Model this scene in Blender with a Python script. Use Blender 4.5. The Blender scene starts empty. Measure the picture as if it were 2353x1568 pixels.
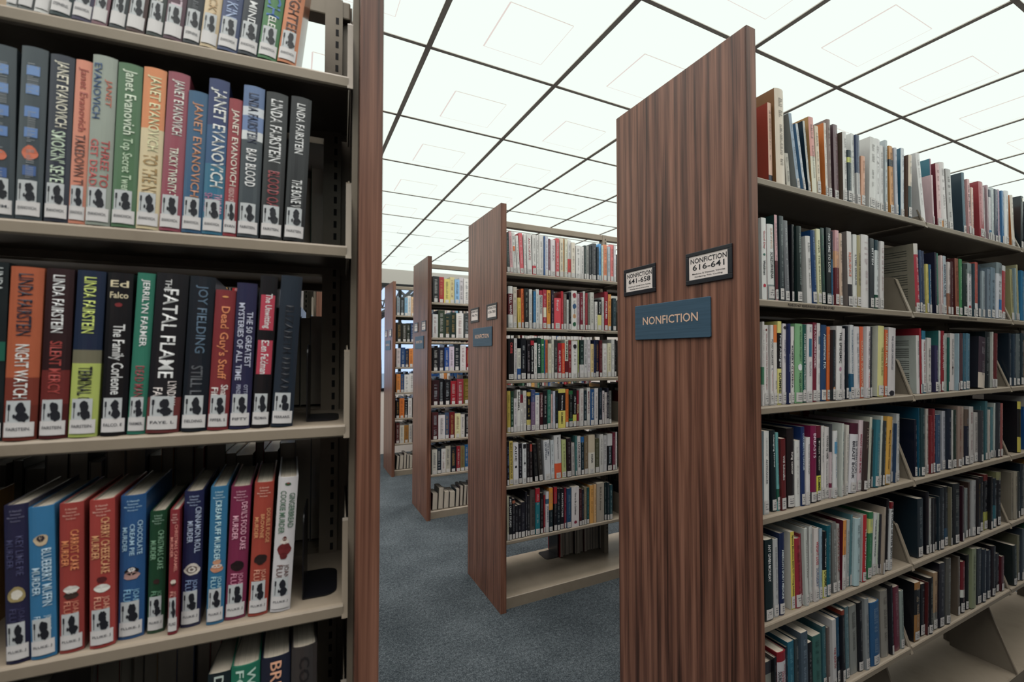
EMIT = 1.2; WORLD = 1.2; AREA_W = 20; SPREAD = 114; EXPO = 0.0; DB = 0; FG = 0.05
import bpy, bmesh, math, random
from mathutils import Vector, Matrix
random.seed(3)
C = bpy.context.scene.collection
PI = math.pi

# ------------------------------------------------------------------ measures (metres)
CAM_Z = 1.4371
X_END = 1.0425          # outer face of the end panels, right-hand ranges
X_SH = 1.0778           # where their shelves start
Y0 = 0.7441             # front edge of the first end panel
PITCH = 1.5164          # range to range
DEPTH = 0.5183          # end panel width
HP = 2.29               # end panel height
CEIL = 2.6752
WALL_Y = 6.5677
L_ORG = (0.0832, 0.7741); L_TH = -0.0902


def rgb(c): return tuple(int(c[i:i+2], 16) for i in (0, 2, 4)) if isinstance(c, str) else tuple(c)
def lin(c):
    c = [x/255 for x in rgb(c)]
    return tuple((x/12.92 if x <= .04045 else ((x+.055)/1.055)**2.4) for x in c) + (1.0,)

# ------------------------------------------------------------------ materials
def mat(name, base=(.5, .5, .5, 1), rough=.5, metal=0, coat=0, emit=None, estr=0, spec=.5):
    m = bpy.data.materials.new(name); m.use_nodes = True
    b = m.node_tree.nodes['Principled BSDF']
    b.inputs['Base Color'].default_value = base if not isinstance(base, str) else lin(base)
    b.inputs['Roughness'].default_value = rough; b.inputs['Metallic'].default_value = metal
    b.inputs['Coat Weight'].default_value = coat; b.inputs['Coat Roughness'].default_value = .12
    b.inputs['Specular IOR Level'].default_value = spec
    if emit is not None:
        b.inputs['Emission Color'].default_value = emit; b.inputs['Emission Strength'].default_value = estr
    return m
def nd(m, t, **k):
    n = m.node_tree.nodes.new(t)
    for a, v in k.items(): setattr(n, a, v)
    return n
def lk(m, a, b): m.node_tree.links.new(a, b)
def bsdf(m): return m.node_tree.nodes['Principled BSDF']
def noise(m, vec, scale, detail=4, rough=.55, dist=0):
    n = nd(m, 'ShaderNodeTexNoise'); n.inputs['Scale'].default_value = scale; n.inputs['Detail'].default_value = detail
    n.inputs['Roughness'].default_value = rough; n.inputs['Distortion'].default_value = dist
    if vec is not None: lk(m, vec, n.inputs['Vector'])
    return n
def ramp(m, fac, stops):
    r = nd(m, 'ShaderNodeValToRGB'); e = r.color_ramp.elements
    while len(e) < len(stops): e.new(.5)
    for el, (p, c) in zip(e, stops): el.position = p; el.color = lin(c) if isinstance(c, str) else c
    lk(m, fac, r.inputs['Fac']); return r
def mapping(m, out, scale=(1, 1, 1), loc=(0, 0, 0)):
    p = nd(m, 'ShaderNodeMapping'); p.inputs['Scale'].default_value = scale; p.inputs['Location'].default_value = loc
    lk(m, out, p.inputs['Vector']); return p.outputs['Vector']
def bump(m, h, strength=.2, dist=.002):
    b = nd(m, 'ShaderNodeBump'); b.inputs['Strength'].default_value = strength; b.inputs['Distance'].default_value = dist
    lk(m, h, b.inputs['Height']); lk(m, b.outputs['Normal'], bsdf(m).inputs['Normal'])

def wood_material():
    m = mat('walnut_laminate', rough=.38, spec=.4)
    tc = nd(m, 'ShaderNodeTexCoord'); oi = nd(m, 'ShaderNodeObjectInfo')
    off = nd(m, 'ShaderNodeVectorMath', operation='SCALE'); lk(m, oi.outputs['Location'], off.inputs[0]); off.inputs['Scale'].default_value = 3.7
    add = nd(m, 'ShaderNodeVectorMath', operation='ADD'); lk(m, tc.outputs['Object'], add.inputs[0]); lk(m, off.outputs[0], add.inputs[1])
    v = add.outputs[0]
    big = noise(m, mapping(m, v, (16, 16, 1.2)), 1.0, 3, .55, 1.2)
    w = nd(m, 'ShaderNodeTexWave', wave_type='RINGS', rings_direction='SPHERICAL', wave_profile='SIN')
    lk(m, mapping(m, v, (5, 5, .42), (0, .3, .2)), w.inputs['Vector']); w.inputs['Scale'].default_value = 2.6
    w.inputs['Distortion'].default_value = 7; w.inputs['Detail'].default_value = 3; w.inputs['Detail Scale'].default_value = .8; w.inputs['Detail Roughness'].default_value = .55
    fine = noise(m, mapping(m, v, (260, 260, 4)), 1.0, 3, .65)
    mid = noise(m, mapping(m, v, (85, 85, 1.3)), 1.0, 6, .66, .8)
    streak = noise(m, mapping(m, v, (140, 140, 1.6), (3, 1, 0)), 1.0, 4, .7, .3)
    def madd(src, k, prev):
        q = nd(m, 'ShaderNodeMath', operation='MULTIPLY_ADD'); lk(m, src, q.inputs[0]); q.inputs[1].default_value = k
        if prev is None: q.inputs[2].default_value = 0
        else: lk(m, prev, q.inputs[2])
        return q.outputs[0]
    d2 = madd(w.outputs['Fac'], .11, None); d2 = madd(mid.outputs['Fac'], .36, d2); d2 = madd(big.outputs['Fac'], .24, d2); d2 = madd(fine.outputs['Fac'], .14, d2); d2 = madd(streak.outputs['Fac'], .3, d2)
    r = ramp(m, d2, [(.37, '22140F'), (.46, '412920'), (.54, '644236'), (.61, '7C5545'), (.73, '966A58')])
    lk(m, r.outputs['Color'], bsdf(m).inputs['Base Color'])
    bump(m, fine.outputs['Fac'], .05, .0005)
    return m

def attr_material(name, rough, coat, spec=.5, mottled=.12):
    m = mat(name, rough=rough, coat=coat, spec=spec)
    at = nd(m, 'ShaderNodeAttribute'); at.attribute_name = 'Col'
    tc = nd(m, 'ShaderNodeTexCoord')
    n = noise(m, mapping(m, tc.outputs['Object'], (60, 60, 14)), 1.0, 4, .6)
    r = ramp(m, n.outputs['Fac'], [(.3, (1-mottled,)*3+(1,)), (.7, (1, 1, 1, 1))])
    mx = nd(m, 'ShaderNodeMixRGB', blend_type='MULTIPLY'); mx.inputs['Fac'].default_value = 1
    lk(m, at.outputs['Color'], mx.inputs['Color1']); lk(m, r.outputs['Color'], mx.inputs['Color2'])
    lk(m, mx.outputs['Color'], bsdf(m).inputs['Base Color'])
    return m

M = {}
M['wood'] = wood_material()
M['cover'] = attr_material('printed_book_cover', .34, .35)
M['ink'] = attr_material('printing_ink', .5, .2, mottled=.05)
def paper():
    m = mat('book_pages', rough=.9, spec=.2)
    tc = nd(m, 'ShaderNodeTexCoord'); n = noise(m, mapping(m, tc.outputs['Object'], (900, 4, 4)), 1.0, 2, .6)
    r = ramp(m, n.outputs['Fac'], [(.3, 'C6B7A4'), (.6, 'E8DBCA')]); lk(m, r.outputs['Color'], bsdf(m).inputs['Base Color']); return m
M['paper'] = paper()
def steel():
    m = mat('putty_enamel_steel', rough=.42, spec=.45)
    tc = nd(m, 'ShaderNodeTexCoord'); n = noise(m, mapping(m, tc.outputs['Object'], (6, 6, 6)), 1.0, 6, .7)
    r = ramp(m, n.outputs['Fac'], [(.25, '857869'), (.45, '968979'), (.8, 'A09383')]); lk(m, r.outputs['Color'], bsdf(m).inputs['Base Color'])
    n2 = noise(m, mapping(m, tc.outputs['Object'], (300, 300, 300)), 1.0, 2, .5); bump(m, n2.outputs['Fac'], .06, .0006); return m
M['steel'] = steel()
M['slot'] = mat('slot_shadow_gap', '17171A', .8)
M['black'] = mat('black_enamel', '131318', .35)
M['tbar'] = mat('ceiling_grid_metal', 'F0E2D6', .7)
M['wallpaint'] = mat('wall_paint', 'F2E6DE', .8)
M['unseen_wall_dark'] = mat('darkened_unseen_wall', '3A332E', .8)  # unseen walls coloured dark to cut the light they bounce back
M['frame_black'] = mat('black_plastic_frame', '14161E', .3)
M['card'] = mat('white_card', 'E6DAD4', .6)
def plate():
    m = mat('brushed_slate_plastic', '3B5568', .5, coat=.08, spec=.3)
    tc = nd(m, 'ShaderNodeTexCoord'); n = noise(m, mapping(m, tc.outputs['Object'], (4, 4, 160)), 1.0, 3, .6)
    r = ramp(m, n.outputs['Fac'], [(.3, '364E60'), (.7, '40596C')]); lk(m, r.outputs['Color'], bsdf(m).inputs['Base Color']); return m
M['plate'] = plate()
M['brass'] = mat('pale_copper_lettering', 'E0BCA4', .45)
def carpet():
    m = mat('blue_grey_carpet', rough=1, spec=.1)
    tc = nd(m, 'ShaderNodeTexCoord'); v = tc.outputs['Object']
    n1 = noise(m, v, 150, 5, .75); n2 = noise(m, v, 3.2, 3, .6); n3 = noise(m, v, 60, 3, .6)
    a = nd(m, 'ShaderNodeMath', operation='MULTIPLY_ADD'); lk(m, n1.outputs['Fac'], a.inputs[0]); a.inputs[1].default_value = .75; a.inputs[2].default_value = 0
    b = nd(m, 'ShaderNodeMath', operation='MULTIPLY_ADD'); lk(m, n2.outputs['Fac'], b.inputs[0]); b.inputs[1].default_value = .2; lk(m, a.outputs[0], b.inputs[2])
    c = nd(m, 'ShaderNodeMath', operation='MULTIPLY_ADD'); lk(m, n3.outputs['Fac'], c.inputs[0]); c.inputs[1].default_value = .3; lk(m, b.outputs[0], c.inputs[2])
    r = ramp(m, c.outputs[0], [(.42, '1A1E22'), (.58, '363C40'), (.72, '575D61'), (.82, '7A7F80')])
    lk(m, r.outputs['Color'], bsdf(m).inputs['Base Color']); bump(m, c.outputs[0], .7, .006); return m
M['carpet'] = carpet()
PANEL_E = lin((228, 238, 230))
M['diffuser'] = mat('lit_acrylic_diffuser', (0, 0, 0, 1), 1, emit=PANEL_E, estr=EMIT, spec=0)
M['seam'] = mat('diffuser_seam', 'B08F88', .8, emit=lin('E2D6D0'), estr=1.0, spec=0)
M['glass'] = mat('window_glass', 'FFFFFF', .02); bsdf(M['glass']).inputs['Transmission Weight'].default_value = 1
M['bark'] = mat('bark', '2C2A2E', .9)

# ------------------------------------------------------------------ mesh helpers
def link(name, me, parent=None, loc=(0, 0, 0)):
    o = bpy.data.objects.new(name, me); C.objects.link(o); o.location = loc
    if parent is not None: o.parent = parent
    return o
def tag(o, label=None, cat=None, group=None, kind=None):
    if label: o['label'] = label
    if cat: o['category'] = cat
    if group: o['group'] = group
    if kind: o['kind'] = kind
    return o
def empty(name, loc=(0, 0, 0), rot=(0, 0, 0)):
    o = bpy.data.objects.new(name, None); C.objects.link(o); o.location = loc; o.rotation_euler = rot
    o.empty_display_size = .05; return o
class MB:
    """collects coloured polygons and builds one mesh"""
    def __init__(s): s.v = []; s.f = []; s.c = []; s.mi = []
    def face(s, pts, col=None, mi=0):
        i = len(s.v); s.v += [tuple(p) for p in pts]; s.f.append(tuple(range(i, i+len(pts)))); s.c.append(col); s.mi.append(mi)
    def mesh(s, pts, faces, col=None, mi=0):
        i = len(s.v); s.v += [tuple(p) for p in pts]
        for f in faces: s.f.append(tuple(i+k for k in f)); s.c.append(col); s.mi.append(mi)
    def box(s, x0, x1, y0, y1, z0, z1, col=None, mi=0):
        p = [(x0, y0, z0), (x1, y0, z0), (x1, y1, z0), (x0, y1, z0), (x0, y0, z1), (x1, y0, z1), (x1, y1, z1), (x0, y1, z1)]
        s.mesh(p, [(0, 3, 2, 1), (4, 5, 6, 7), (0, 1, 5, 4), (1, 2, 6, 5), (2, 3, 7, 6), (3, 0, 4, 7)], col, mi)
    def prism(s, prof, axis, a0, a1, col=None, mi=0):
        """extrude a closed outline along axis 0=x (prof in y,z) or 2=z (prof in x,y)"""
        n = len(prof)
        P = lambda q, a: (a, q[0], q[1]) if axis == 0 else (q[0], q[1], a)
        pts = [P(q, a0) for q in prof] + [P(q, a1) for q in prof]
        s.mesh(pts, [tuple(range(n))[::-1], tuple(range(n, 2*n))] + [(i, (i+1) % n, n+(i+1) % n, n+i) for i in range(n)], col, mi)
    def build(s, name, mats, parent=None, loc=(0, 0, 0), color=False, smooth=False):
        me = bpy.data.meshes.new(name); me.from_pydata(s.v, [], s.f)
        for m in (mats if isinstance(mats, (list, tuple)) else [mats]): me.materials.append(m)
        if any(s.mi): me.polygons.foreach_set('material_index', s.mi)
        if color:
            ca = me.color_attributes.new('Col', 'FLOAT_COLOR', 'CORNER'); buf = []
            cache = {}
            for f, c in zip(s.f, s.c):
                if c not in cache: cache[c] = lin(c or 'FFFFFF')
                buf += list(cache[c])*len(f)
            ca.data.foreach_set('color', buf)
        me.validate(); me.update()
        return link(name, me, parent, loc)
def tidy(o, bev=0):
    bm = bmesh.new(); bm.from_mesh(o.data); bmesh.ops.recalc_face_normals(bm, faces=bm.faces); bm.to_mesh(o.data); bm.free()
    if bev:
        b = o.modifiers.new('b', 'BEVEL'); b.width = bev; b.segments = 2; b.limit_method = 'ANGLE'
    return o

# text outlines as plain meshes
_tc = {}
def text_mesh(s):
    if s in _tc: return _tc[s]
    cu = bpy.data.curves.new('t', 'FONT'); cu.body = s; cu.size = 1; cu.resolution_u = 2; cu.offset = .012
    ob = bpy.data.objects.new('t', cu); C.objects.link(ob)
    dg = bpy.context.evaluated_depsgraph_get(); me = ob.evaluated_get(dg).to_mesh()
    V = [(v.co.x, v.co.y) for v in me.vertices]; F = [tuple(p.vertices) for p in me.polygons]
    ob.evaluated_get(dg).to_mesh_clear(); bpy.data.objects.remove(ob); bpy.data.curves.remove(cu)
    if not V: V = [(0, 0), (1, 0), (1, 1)]; F = [(0, 1, 2)]
    x0 = min(v[0] for v in V); x1 = max(v[0] for v in V); y1 = max(v[1] for v in V if True); y0 = min(0, min(v[1] for v in V))
    V = [((x-x0)/(x1-x0+1e-9), (y-y0)/(y1-y0+1e-9)) for x, y in V]
    _tc[s] = (V, F, (x1-x0)/(y1-y0+1e-9)); return _tc[s]
def put_text(mb, s, fn, L, H, col, mi=0):
    """fn(a, b) -> 3D point for a along the line (0..L) and b up (0..H)"""
    V, F, asp = text_mesh(s); mb.mesh([fn(x*L, y*H) for x, y in V], F, col, mi)

BOOKS = [
('L', 0, -0.408, 0.008, 0.0147, 0.235, 0.155, 0.1128, (241, 237, 233), {'my': 1}, 'slim white hardcover, fourteenth from the end panel, top visible shelf of the mystery bookcase'),
('L', 0, -0.3915, 0.008, 0.0222, 0.235, 0.155, 0.1054, (30, 50, 54), {'lb': 'STEPHENS.', 'my': 1}, 'dark teal hardcover, thirteenth from the end panel, top visible shelf of the mystery bookcase'),
('L', 0, -0.368, 0.008, 0.0211, 0.235, 0.155, 0.1, (68, 57, 92), {'lb': 'EVANOVICH.', 'my': 1}, 'purple hardcover, twelfth from the end panel, top visible shelf of the mystery bookcase'),
('L', 0, -0.3465, 0.008, 0.0168, 0.235, 0.155, 0.0988, (143, 98, 110), {'my': 1}, 'mauve hardcover, eleventh from the end panel, top visible shelf of the mystery bookcase'),
('L', 0, -0.3269, 0.008, 0.0181, 0.235, 0.155, 0.0988, (52, 56, 62), {'my': 1}, 'navy hardcover, tenth from the end panel, top visible shelf of the mystery bookcase'),
('L', 0, -0.3074, 0.008, 0.0211, 0.235, 0.155, 0.0932, (76, 41, 40), {'my': 1}, 'maroon hardcover, ninth from the end panel, top visible shelf of the mystery bookcase'),
('L', 0, -0.2838, 0.008, 0.0194, 0.235, 0.155, 0.0876, (56, 64, 60), {'t': [('CINEMA', 0.2, 0.6, (228, 228, 222), 0.5)], 'my': 1}, 'dark green hardcover, eighth from the end panel, top visible shelf of the mystery bookcase'),
('L', 0, -0.2633, 0.008, 0.0226, 0.235, 0.155, 0.0876, (96, 59, 75), {'t': [('SUSPECT', 0.2, 0.6, (227, 206, 216), 0.6)], 'my': 1}, 'plum hardcover, seventh from the end panel, top visible shelf of the mystery bookcase'),
('L', 0, -0.2393, 0.008, 0.0212, 0.235, 0.155, 0.087, (27, 31, 42), {'lb': 'STEPHENS.', 'my': 1}, 'near-black hardcover, sixth from the end panel, top visible shelf of the mystery bookcase'),
('L', 0, -0.2177, 0.008, 0.0217, 0.235, 0.155, 0.0853, (237, 211, 172), {'t': [('PLUM LUCKY', 0.2, 0.6, (197, 164, 121), 0.5)], 'my': 1}, 'peach hardcover, fifth from the end panel, top visible shelf of the mystery bookcase'),
('L', 0, -0.1952, 0.008, 0.0263, 0.235, 0.155, 0.0904, (65, 78, 121), {'t': [('NOTORIOUS KIND', 0.17, 0.75, (176, 193, 227), 0.55)], 'lb': 'EVANOVICH.', 'my': 1}, 'blue hardcover, fourth from the end panel, top visible shelf of the mystery bookcase'),
('L', 0, -0.1682, 0.008, 0.0266, 0.235, 0.155, 0.0932, (27, 35, 49), {'t': [('DANGEROUS MINDS', 0.17, 0.8, (241, 241, 241), 0.4)], 'lb': 'EVANOVICH.', 'my': 1}, 'near-black hardcover, third from the end panel, top visible shelf of the mystery bookcase'),
('L', 0, -0.141, 0.008, 0.0266, 0.235, 0.155, 0.1016, (68, 129, 74), {'t': [('EVANOVICH', 0.3, 0.95, (78, 122, 191), 0.7), ('ELEVEN', 0.13, 0.3, (241, 241, 232), 0.4)], 'lb': 'EVANOVICH.', 'my': 1}, 'green hardcover, second from the end panel, top visible shelf of the mystery bookcase'),
('L', 0, -0.1134, 0.008, 0.0267, 0.235, 0.155, 0.11, (221, 135, 88), {'t': [('EXPLOSIVE EIGHTEEN', 0.16, 0.9, (75, 36, 25), 0.6)], 'lb': 'EVANOVICH.', 'my': 1}, 'orange hardcover, first from the end panel, top visible shelf of the mystery bookcase'),
('L', 1, -0.4486, 0.008, 0.0258, 0.2315, 0.155, -0.0107, (69, 78, 85), {'ic': [(0.86, 0.5, (123, 155, 206), 1), (0.75, 0.5, (123, 155, 206), 1), (0.62, 0.55, (109, 143, 199), 1), (0.5, 0.5, (109, 143, 199), 1), (0.36, 0.5, (220, 120, 91), 0.9), (0.26, 0.5, (76, 106, 164), 1)], 'lb': 'PLUM.', 'my': 1}, 'navy hardcover, fourteenth from the end panel, second shelf of the mystery bookcase'),
('L', 1, -0.4199, 0.008, 0.0262, 0.2354, 0.155, 0.0085, (69, 78, 85), {'ic': [(0.86, 0.5, (123, 155, 206), 1), (0.75, 0.5, (123, 155, 206), 1), (0.62, 0.55, (109, 143, 199), 1), (0.5, 0.5, (109, 143, 199), 1), (0.38, 0.6, (220, 120, 91), 1.1), (0.28, 0.5, (76, 106, 164), 1)], 'lb': 'EVANOVICH.', 'my': 1}, 'navy hardcover, thirteenth from the end panel, second shelf of the mystery bookcase'),
('L', 1, -0.3906, 0.008, 0.0248, 0.2317, 0.155, 0.0104, (48, 51, 67), {'t': [('JANET EVANOVICH', 0.56, 0.96, (241, 235, 216), 0.62), ("SMOKIN' SEVENTE", 0.14, 0.54, (213, 230, 206), 0.6)], 'lb': 'EVANOVICH.', 'my': 1}, "navy hardcover titled smokin' sevente, second shelf of the mystery bookcase"),
('L', 1, -0.3653, 0.008, 0.0179, 0.2307, 0.155, 0.0171, (240, 155, 129), {'t': [('Janet Evanovich', 0.56, 0.95, (171, 83, 74), 0.6), ('TAKEDOWN TWEN', 0.14, 0.54, (108, 72, 67), 0.6)], 'lb': 'EVANOVICH.', 'my': 1}, 'orange hardcover titled takedown twen, second shelf of the mystery bookcase'),
('L', 1, -0.3469, 0.008, 0.0267, 0.2417, 0.155, 0.0175, (169, 176, 165), {'t': [('EVANOVICH', 0.62, 0.95, (56, 87, 129), 0.34, -0.25), ('JANET', 0.7, 0.86, (200, 109, 88), 0.3, 0.2), ('THREE TO', 0.22, 0.5, (189, 79, 79), 0.34, 0.2), ('GET DEADLY', 0.16, 0.5, (209, 96, 94), 0.34, -0.25)], 'lb': 'EVANOVICH.', 'my': 1}, 'pale grey hardcover titled three to, second shelf of the mystery bookcase'),
('L', 1, -0.3183, 0.008, 0.0276, 0.2373, 0.155, 0.0181, (91, 127, 92), {'t': [('Janet Evanovich', 0.56, 0.96, (229, 241, 219), 0.6), ('Top Secret Twenty-', 0.16, 0.54, (204, 225, 195), 0.5)], 'lb': 'EVANOVICH.', 'my': 1}, 'green hardcover titled top secret twenty-, second shelf of the mystery bookcase'),
('L', 1, -0.29, 0.008, 0.0267, 0.2379, 0.155, 0.0235, (241, 189, 139), {'b': [(0.62, 1, (241, 154, 103)), (0, 0.62, (241, 221, 180))], 't': [('JANET EVANOVICH', 0.48, 0.95, (241, 236, 190), 0.62), ('TO THE NINES', 0.13, 0.46, (176, 143, 93), 0.66)], 'lb': 'EVANOVICH.', 'my': 1}, 'peach and orange hardcover titled to the nines, second shelf of the mystery bookcase'),
('L', 1, -0.2629, 0.008, 0.0261, 0.2378, 0.155, 0.0326, (163, 81, 97), {'t': [('JANET EVANOVICH', 0.6, 0.95, (241, 241, 233), 0.6), ('TRICKY TWENTY-TW', 0.17, 0.52, (241, 241, 224), 0.4)], 'lb': 'EVANOVICH.', 'my': 1}, 'red hardcover titled tricky twenty-tw, second shelf of the mystery bookcase'),
('L', 1, -0.2357, 0.008, 0.025, 0.2147, 0.155, 0.028, (62, 102, 138), {'t': [('JANET EVANOVICH', 0.25, 0.92, (204, 145, 110), 0.55)], 'lb': 'EVANOVICH.', 'my': 1}, 'blue hardcover, sixth from the end panel, second shelf of the mystery bookcase'),
('L', 1, -0.2101, 0.008, 0.0262, 0.2391, 0.155, 0.0263, (61, 122, 152), {'b': [(0.7, 1, (50, 62, 112)), (0.45, 0.7, (58, 94, 139))], 't': [('JANET EVANOVICH', 0.3, 0.94, (241, 241, 236), 0.8), ('TWO FOR', 0.13, 0.26, (223, 169, 195), 0.4, 0.2), ('SHARED', 0.13, 0.26, (189, 125, 162), 0.4, -0.25)], 'lb': 'EVANOVICH.', 'my': 1}, 'teal and blue hardcover titled two for, second shelf of the mystery bookcase'),
('L', 1, -0.1833, 0.008, 0.0176, 0.2142, 0.155, 0.0274, (161, 61, 70), {'t': [('JANET EVANOVICH', 0.36, 0.92, (241, 230, 216), 0.6), ('VISIONS OF SUGAR', 0.18, 0.35, (240, 206, 200), 0.4)], 'lb': 'EVAN', 'my': 1}, 'red hardcover titled visions of sugar, second shelf of the mystery bookcase'),
('L', 1, -0.1644, 0.008, 0.0284, 0.2385, 0.155, 0.0263, (70, 78, 85), {'b': [(0.86, 1, (105, 128, 171)), (0.8, 0.86, (230, 234, 241)), (0.7, 0.8, (123, 145, 191)), (0.64, 0.7, (239, 241, 241))], 't': [('LINDA FAIRSTEIN', 0.62, 0.95, (40, 49, 78), 0.5), ('BAD BLOOD', 0.33, 0.58, (241, 241, 241), 0.5)], 'lb': 'FAIRSTEIN.', 'my': 1}, 'navy hardcover titled bad blood, second shelf of the mystery bookcase'),
('L', 1, -0.1332, 0.008, 0.0303, 0.2346, 0.155, 0.0264, (46, 47, 50), {'t': [('LINDA FAIRSTEIN', 0.52, 0.95, (241, 241, 241), 0.55), ('BLOOD OATH', 0.15, 0.46, (153, 69, 74), 0.55)], 'lb': 'FAIRSTEIN.', 'my': 1}, 'black hardcover titled blood oath, second shelf of the mystery bookcase'),
('L', 1, -0.1006, 0.008, 0.0296, 0.2349, 0.155, 0.0381, (31, 32, 37), {'t': [('LINDA FAIRSTEIN', 0.6, 0.95, (241, 241, 241), 0.42), ('THE BONE VAULT', 0.14, 0.42, (241, 241, 241), 0.5)], 'lb': 'FAIRSTEIN.', 'my': 1}, 'black hardcover titled the bone vault, second shelf of the mystery bookcase'),
('L', 2, -0.4249, 0.008, 0.0325, 0.23, 0.155, 0.0152, (194, 105, 74), {'b': [(0, 0.2, (118, 55, 45)), (0.2, 0.36, (134, 63, 51))], 't': [('LINDA FAIRSTEIN', 0.6, 0.96, (31, 35, 53), 0.46), ('NIGHT WATCH', 0.24, 0.55, (241, 241, 238), 0.42)], 'lb': 'FAIRSTEIN.', 'my': 1}, 'orange hardcover titled night watch, third shelf of the mystery bookcase'),
('L', 2, -0.389, 0.008, 0.0283, 0.2303, 0.155, 0.0144, (48, 26, 30), {'b': [(0.2, 0.4, (118, 49, 47)), (0, 0.2, (88, 37, 37))], 't': [('LINDA FAIRSTEIN', 0.62, 0.96, (241, 241, 241), 0.44), ('SILENT MERCY', 0.26, 0.57, (177, 75, 71), 0.44)], 'lb': 'FAIRSTEIN.', 'my': 1}, 'near-black hardcover titled silent mercy, third shelf of the mystery bookcase'),
('L', 2, -0.3586, 0.008, 0.0301, 0.2295, 0.155, 0.0247, (32, 46, 72), {'b': [(0, 0.44, (195, 208, 115)), (0.44, 0.52, (125, 121, 100))], 't': [('LINDA FAIRSTEIN', 0.62, 0.96, (219, 233, 128), 0.44), ('TERMINAL CITY', 0.16, 0.42, (20, 23, 30), 0.5)], 'lb': 'FAIRSTEIN.', 'my': 1}, 'navy and yellow hardcover titled terminal city, third shelf of the mystery bookcase'),
('L', 2, -0.3241, 0.008, 0.0281, 0.2289, 0.155, 0.0182, (16, 17, 23), {'t': [('The Family Corleone', 0.25, 0.68, (241, 241, 241), 0.6)], 'ic': [(0.8, 0.3, (133, 46, 50), 0.6)], 'h2': [('Ed', 0.93, (241, 227, 191), 0.075), ('Falco', 0.86, (241, 227, 191), 0.07)], 'lb': 'FALCO. E', 'my': 1}, 'black hardcover titled the family corleone, third shelf of the mystery bookcase'),
('L', 2, -0.2945, 0.008, 0.0205, 0.2305, 0.155, 0.0354, (59, 131, 110), {'t': [('JERRILYN FARMER', 0.54, 0.96, (241, 241, 241), 0.5), ('DEAD MAN DEI', 0.16, 0.42, (150, 72, 79), 0.5)], 'lb': 'FARMER.', 'my': 1}, 'green hardcover titled dead man dei, third shelf of the mystery bookcase'),
('L', 2, -0.2728, 0.008, 0.0385, 0.2313, 0.155, 0.0407, (25, 26, 32), {'b': [(0, 0.22, (119, 60, 60))], 't': [('FATAL FLAME', 0.34, 0.9, (241, 241, 241), 0.46), ('THE', 0.88, 0.96, (224, 224, 224), 0.2, -0.1), ('LYNDSAY', 0.17, 0.32, (238, 228, 225), 0.26, 0.22), ('FAYE', 0.17, 0.28, (238, 228, 225), 0.3, -0.2)], 'lb': 'FAYE. L', 'my': 1}, 'black and red hardcover titled fatal flame, third shelf of the mystery bookcase'),
('L', 2, -0.2311, 0.008, 0.0315, 0.2296, 0.155, 0.0363, (24, 32, 42), {'t': [('JOY FIELDING', 0.5, 0.94, (93, 116, 137), 0.5), ('STILL LIFE', 0.16, 0.42, (99, 102, 108), 0.46)], 'lb': 'FIELDING.', 'my': 1}, 'near-black hardcover titled still life, third shelf of the mystery bookcase'),
('L', 2, -0.1985, 0.008, 0.0263, 0.2109, 0.155, 0.0382, (138, 55, 60), {'t': [("Dead Guy's Stuff", 0.36, 0.88, (236, 150, 105), 0.55), ('Sharon', 0.17, 0.32, (241, 233, 230), 0.34, 0.22), ('Fiffer', 0.17, 0.3, (241, 233, 230), 0.34, -0.24)], 'ic': [(0.95, 0.3, (237, 169, 103), 0.3)], 'lb': 'FIFFER. S', 'my': 1}, "red hardcover titled dead guy's stuff, third shelf of the mystery bookcase"),
('L', 2, -0.1701, 0.008, 0.0269, 0.2231, 0.155, 0.0338, (45, 45, 78), {'t': [('THE 50 GREATEST', 0.42, 0.8, (210, 213, 233), 0.3, 0.22), ('MYSTERIES OF ALL TIME', 0.33, 0.86, (210, 213, 233), 0.3, -0.2), ('OTTO', 0.22, 0.3, (182, 185, 208), 0.2, 0.2), ('PENZLER', 0.2, 0.3, (182, 185, 208), 0.2, -0.15)], 'lb': 'FIFTY', 'my': 1}, 'navy hardcover titled mysteries of all time, third shelf of the mystery bookcase'),
('L', 2, -0.1409, 0.008, 0.0238, 0.2362, 0.155, 0.0413, (19, 19, 25), {'t': [('The Unwitting', 0.65, 0.88, (241, 241, 241), 0.5), ('Ellen Feldman', 0.35, 0.57, (241, 241, 241), 0.44)], 'ic': [(0.755, 0.8, (193, 68, 88), 2.9), (0.46, 0.85, (193, 68, 88), 2.6)], 'lb': 'FELDMAN.', 'my': 1}, 'black hardcover titled the unwitting, third shelf of the mystery bookcase'),
('L', 2, -0.1141, 0.008, 0.0302, 0.2378, 0.155, 0.0494, (37, 48, 61), {'t': [('ELIZABETH FERRARS', 0.2, 0.8, (20, 27, 39), 0.42)], 'lb': 'FERRARIS.', 'my': 1}, 'navy hardcover, first from the end panel, third shelf of the mystery bookcase'),
('L', 3, -0.4143, 0.006, 0.0235, 0.2054, 0.155, -0.0335, (40, 40, 71), {'t': [('KEY LIME PIE', 0.55, 0.8, (73, 74, 109), 0.3, 0.15), ('MURDER', 0.6, 0.78, (73, 74, 109), 0.3, -0.25)], 'ic': [(0.43, 0.75, (170, 152, 105), 1), (0.43, 0.45, (235, 228, 215), 1)], 'lb': 'FLUKE. J', 'jf': (69, 69, 103), 'my': 1}, 'navy hardcover, twelfth from the end panel, fourth shelf of the mystery bookcase'),
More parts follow.
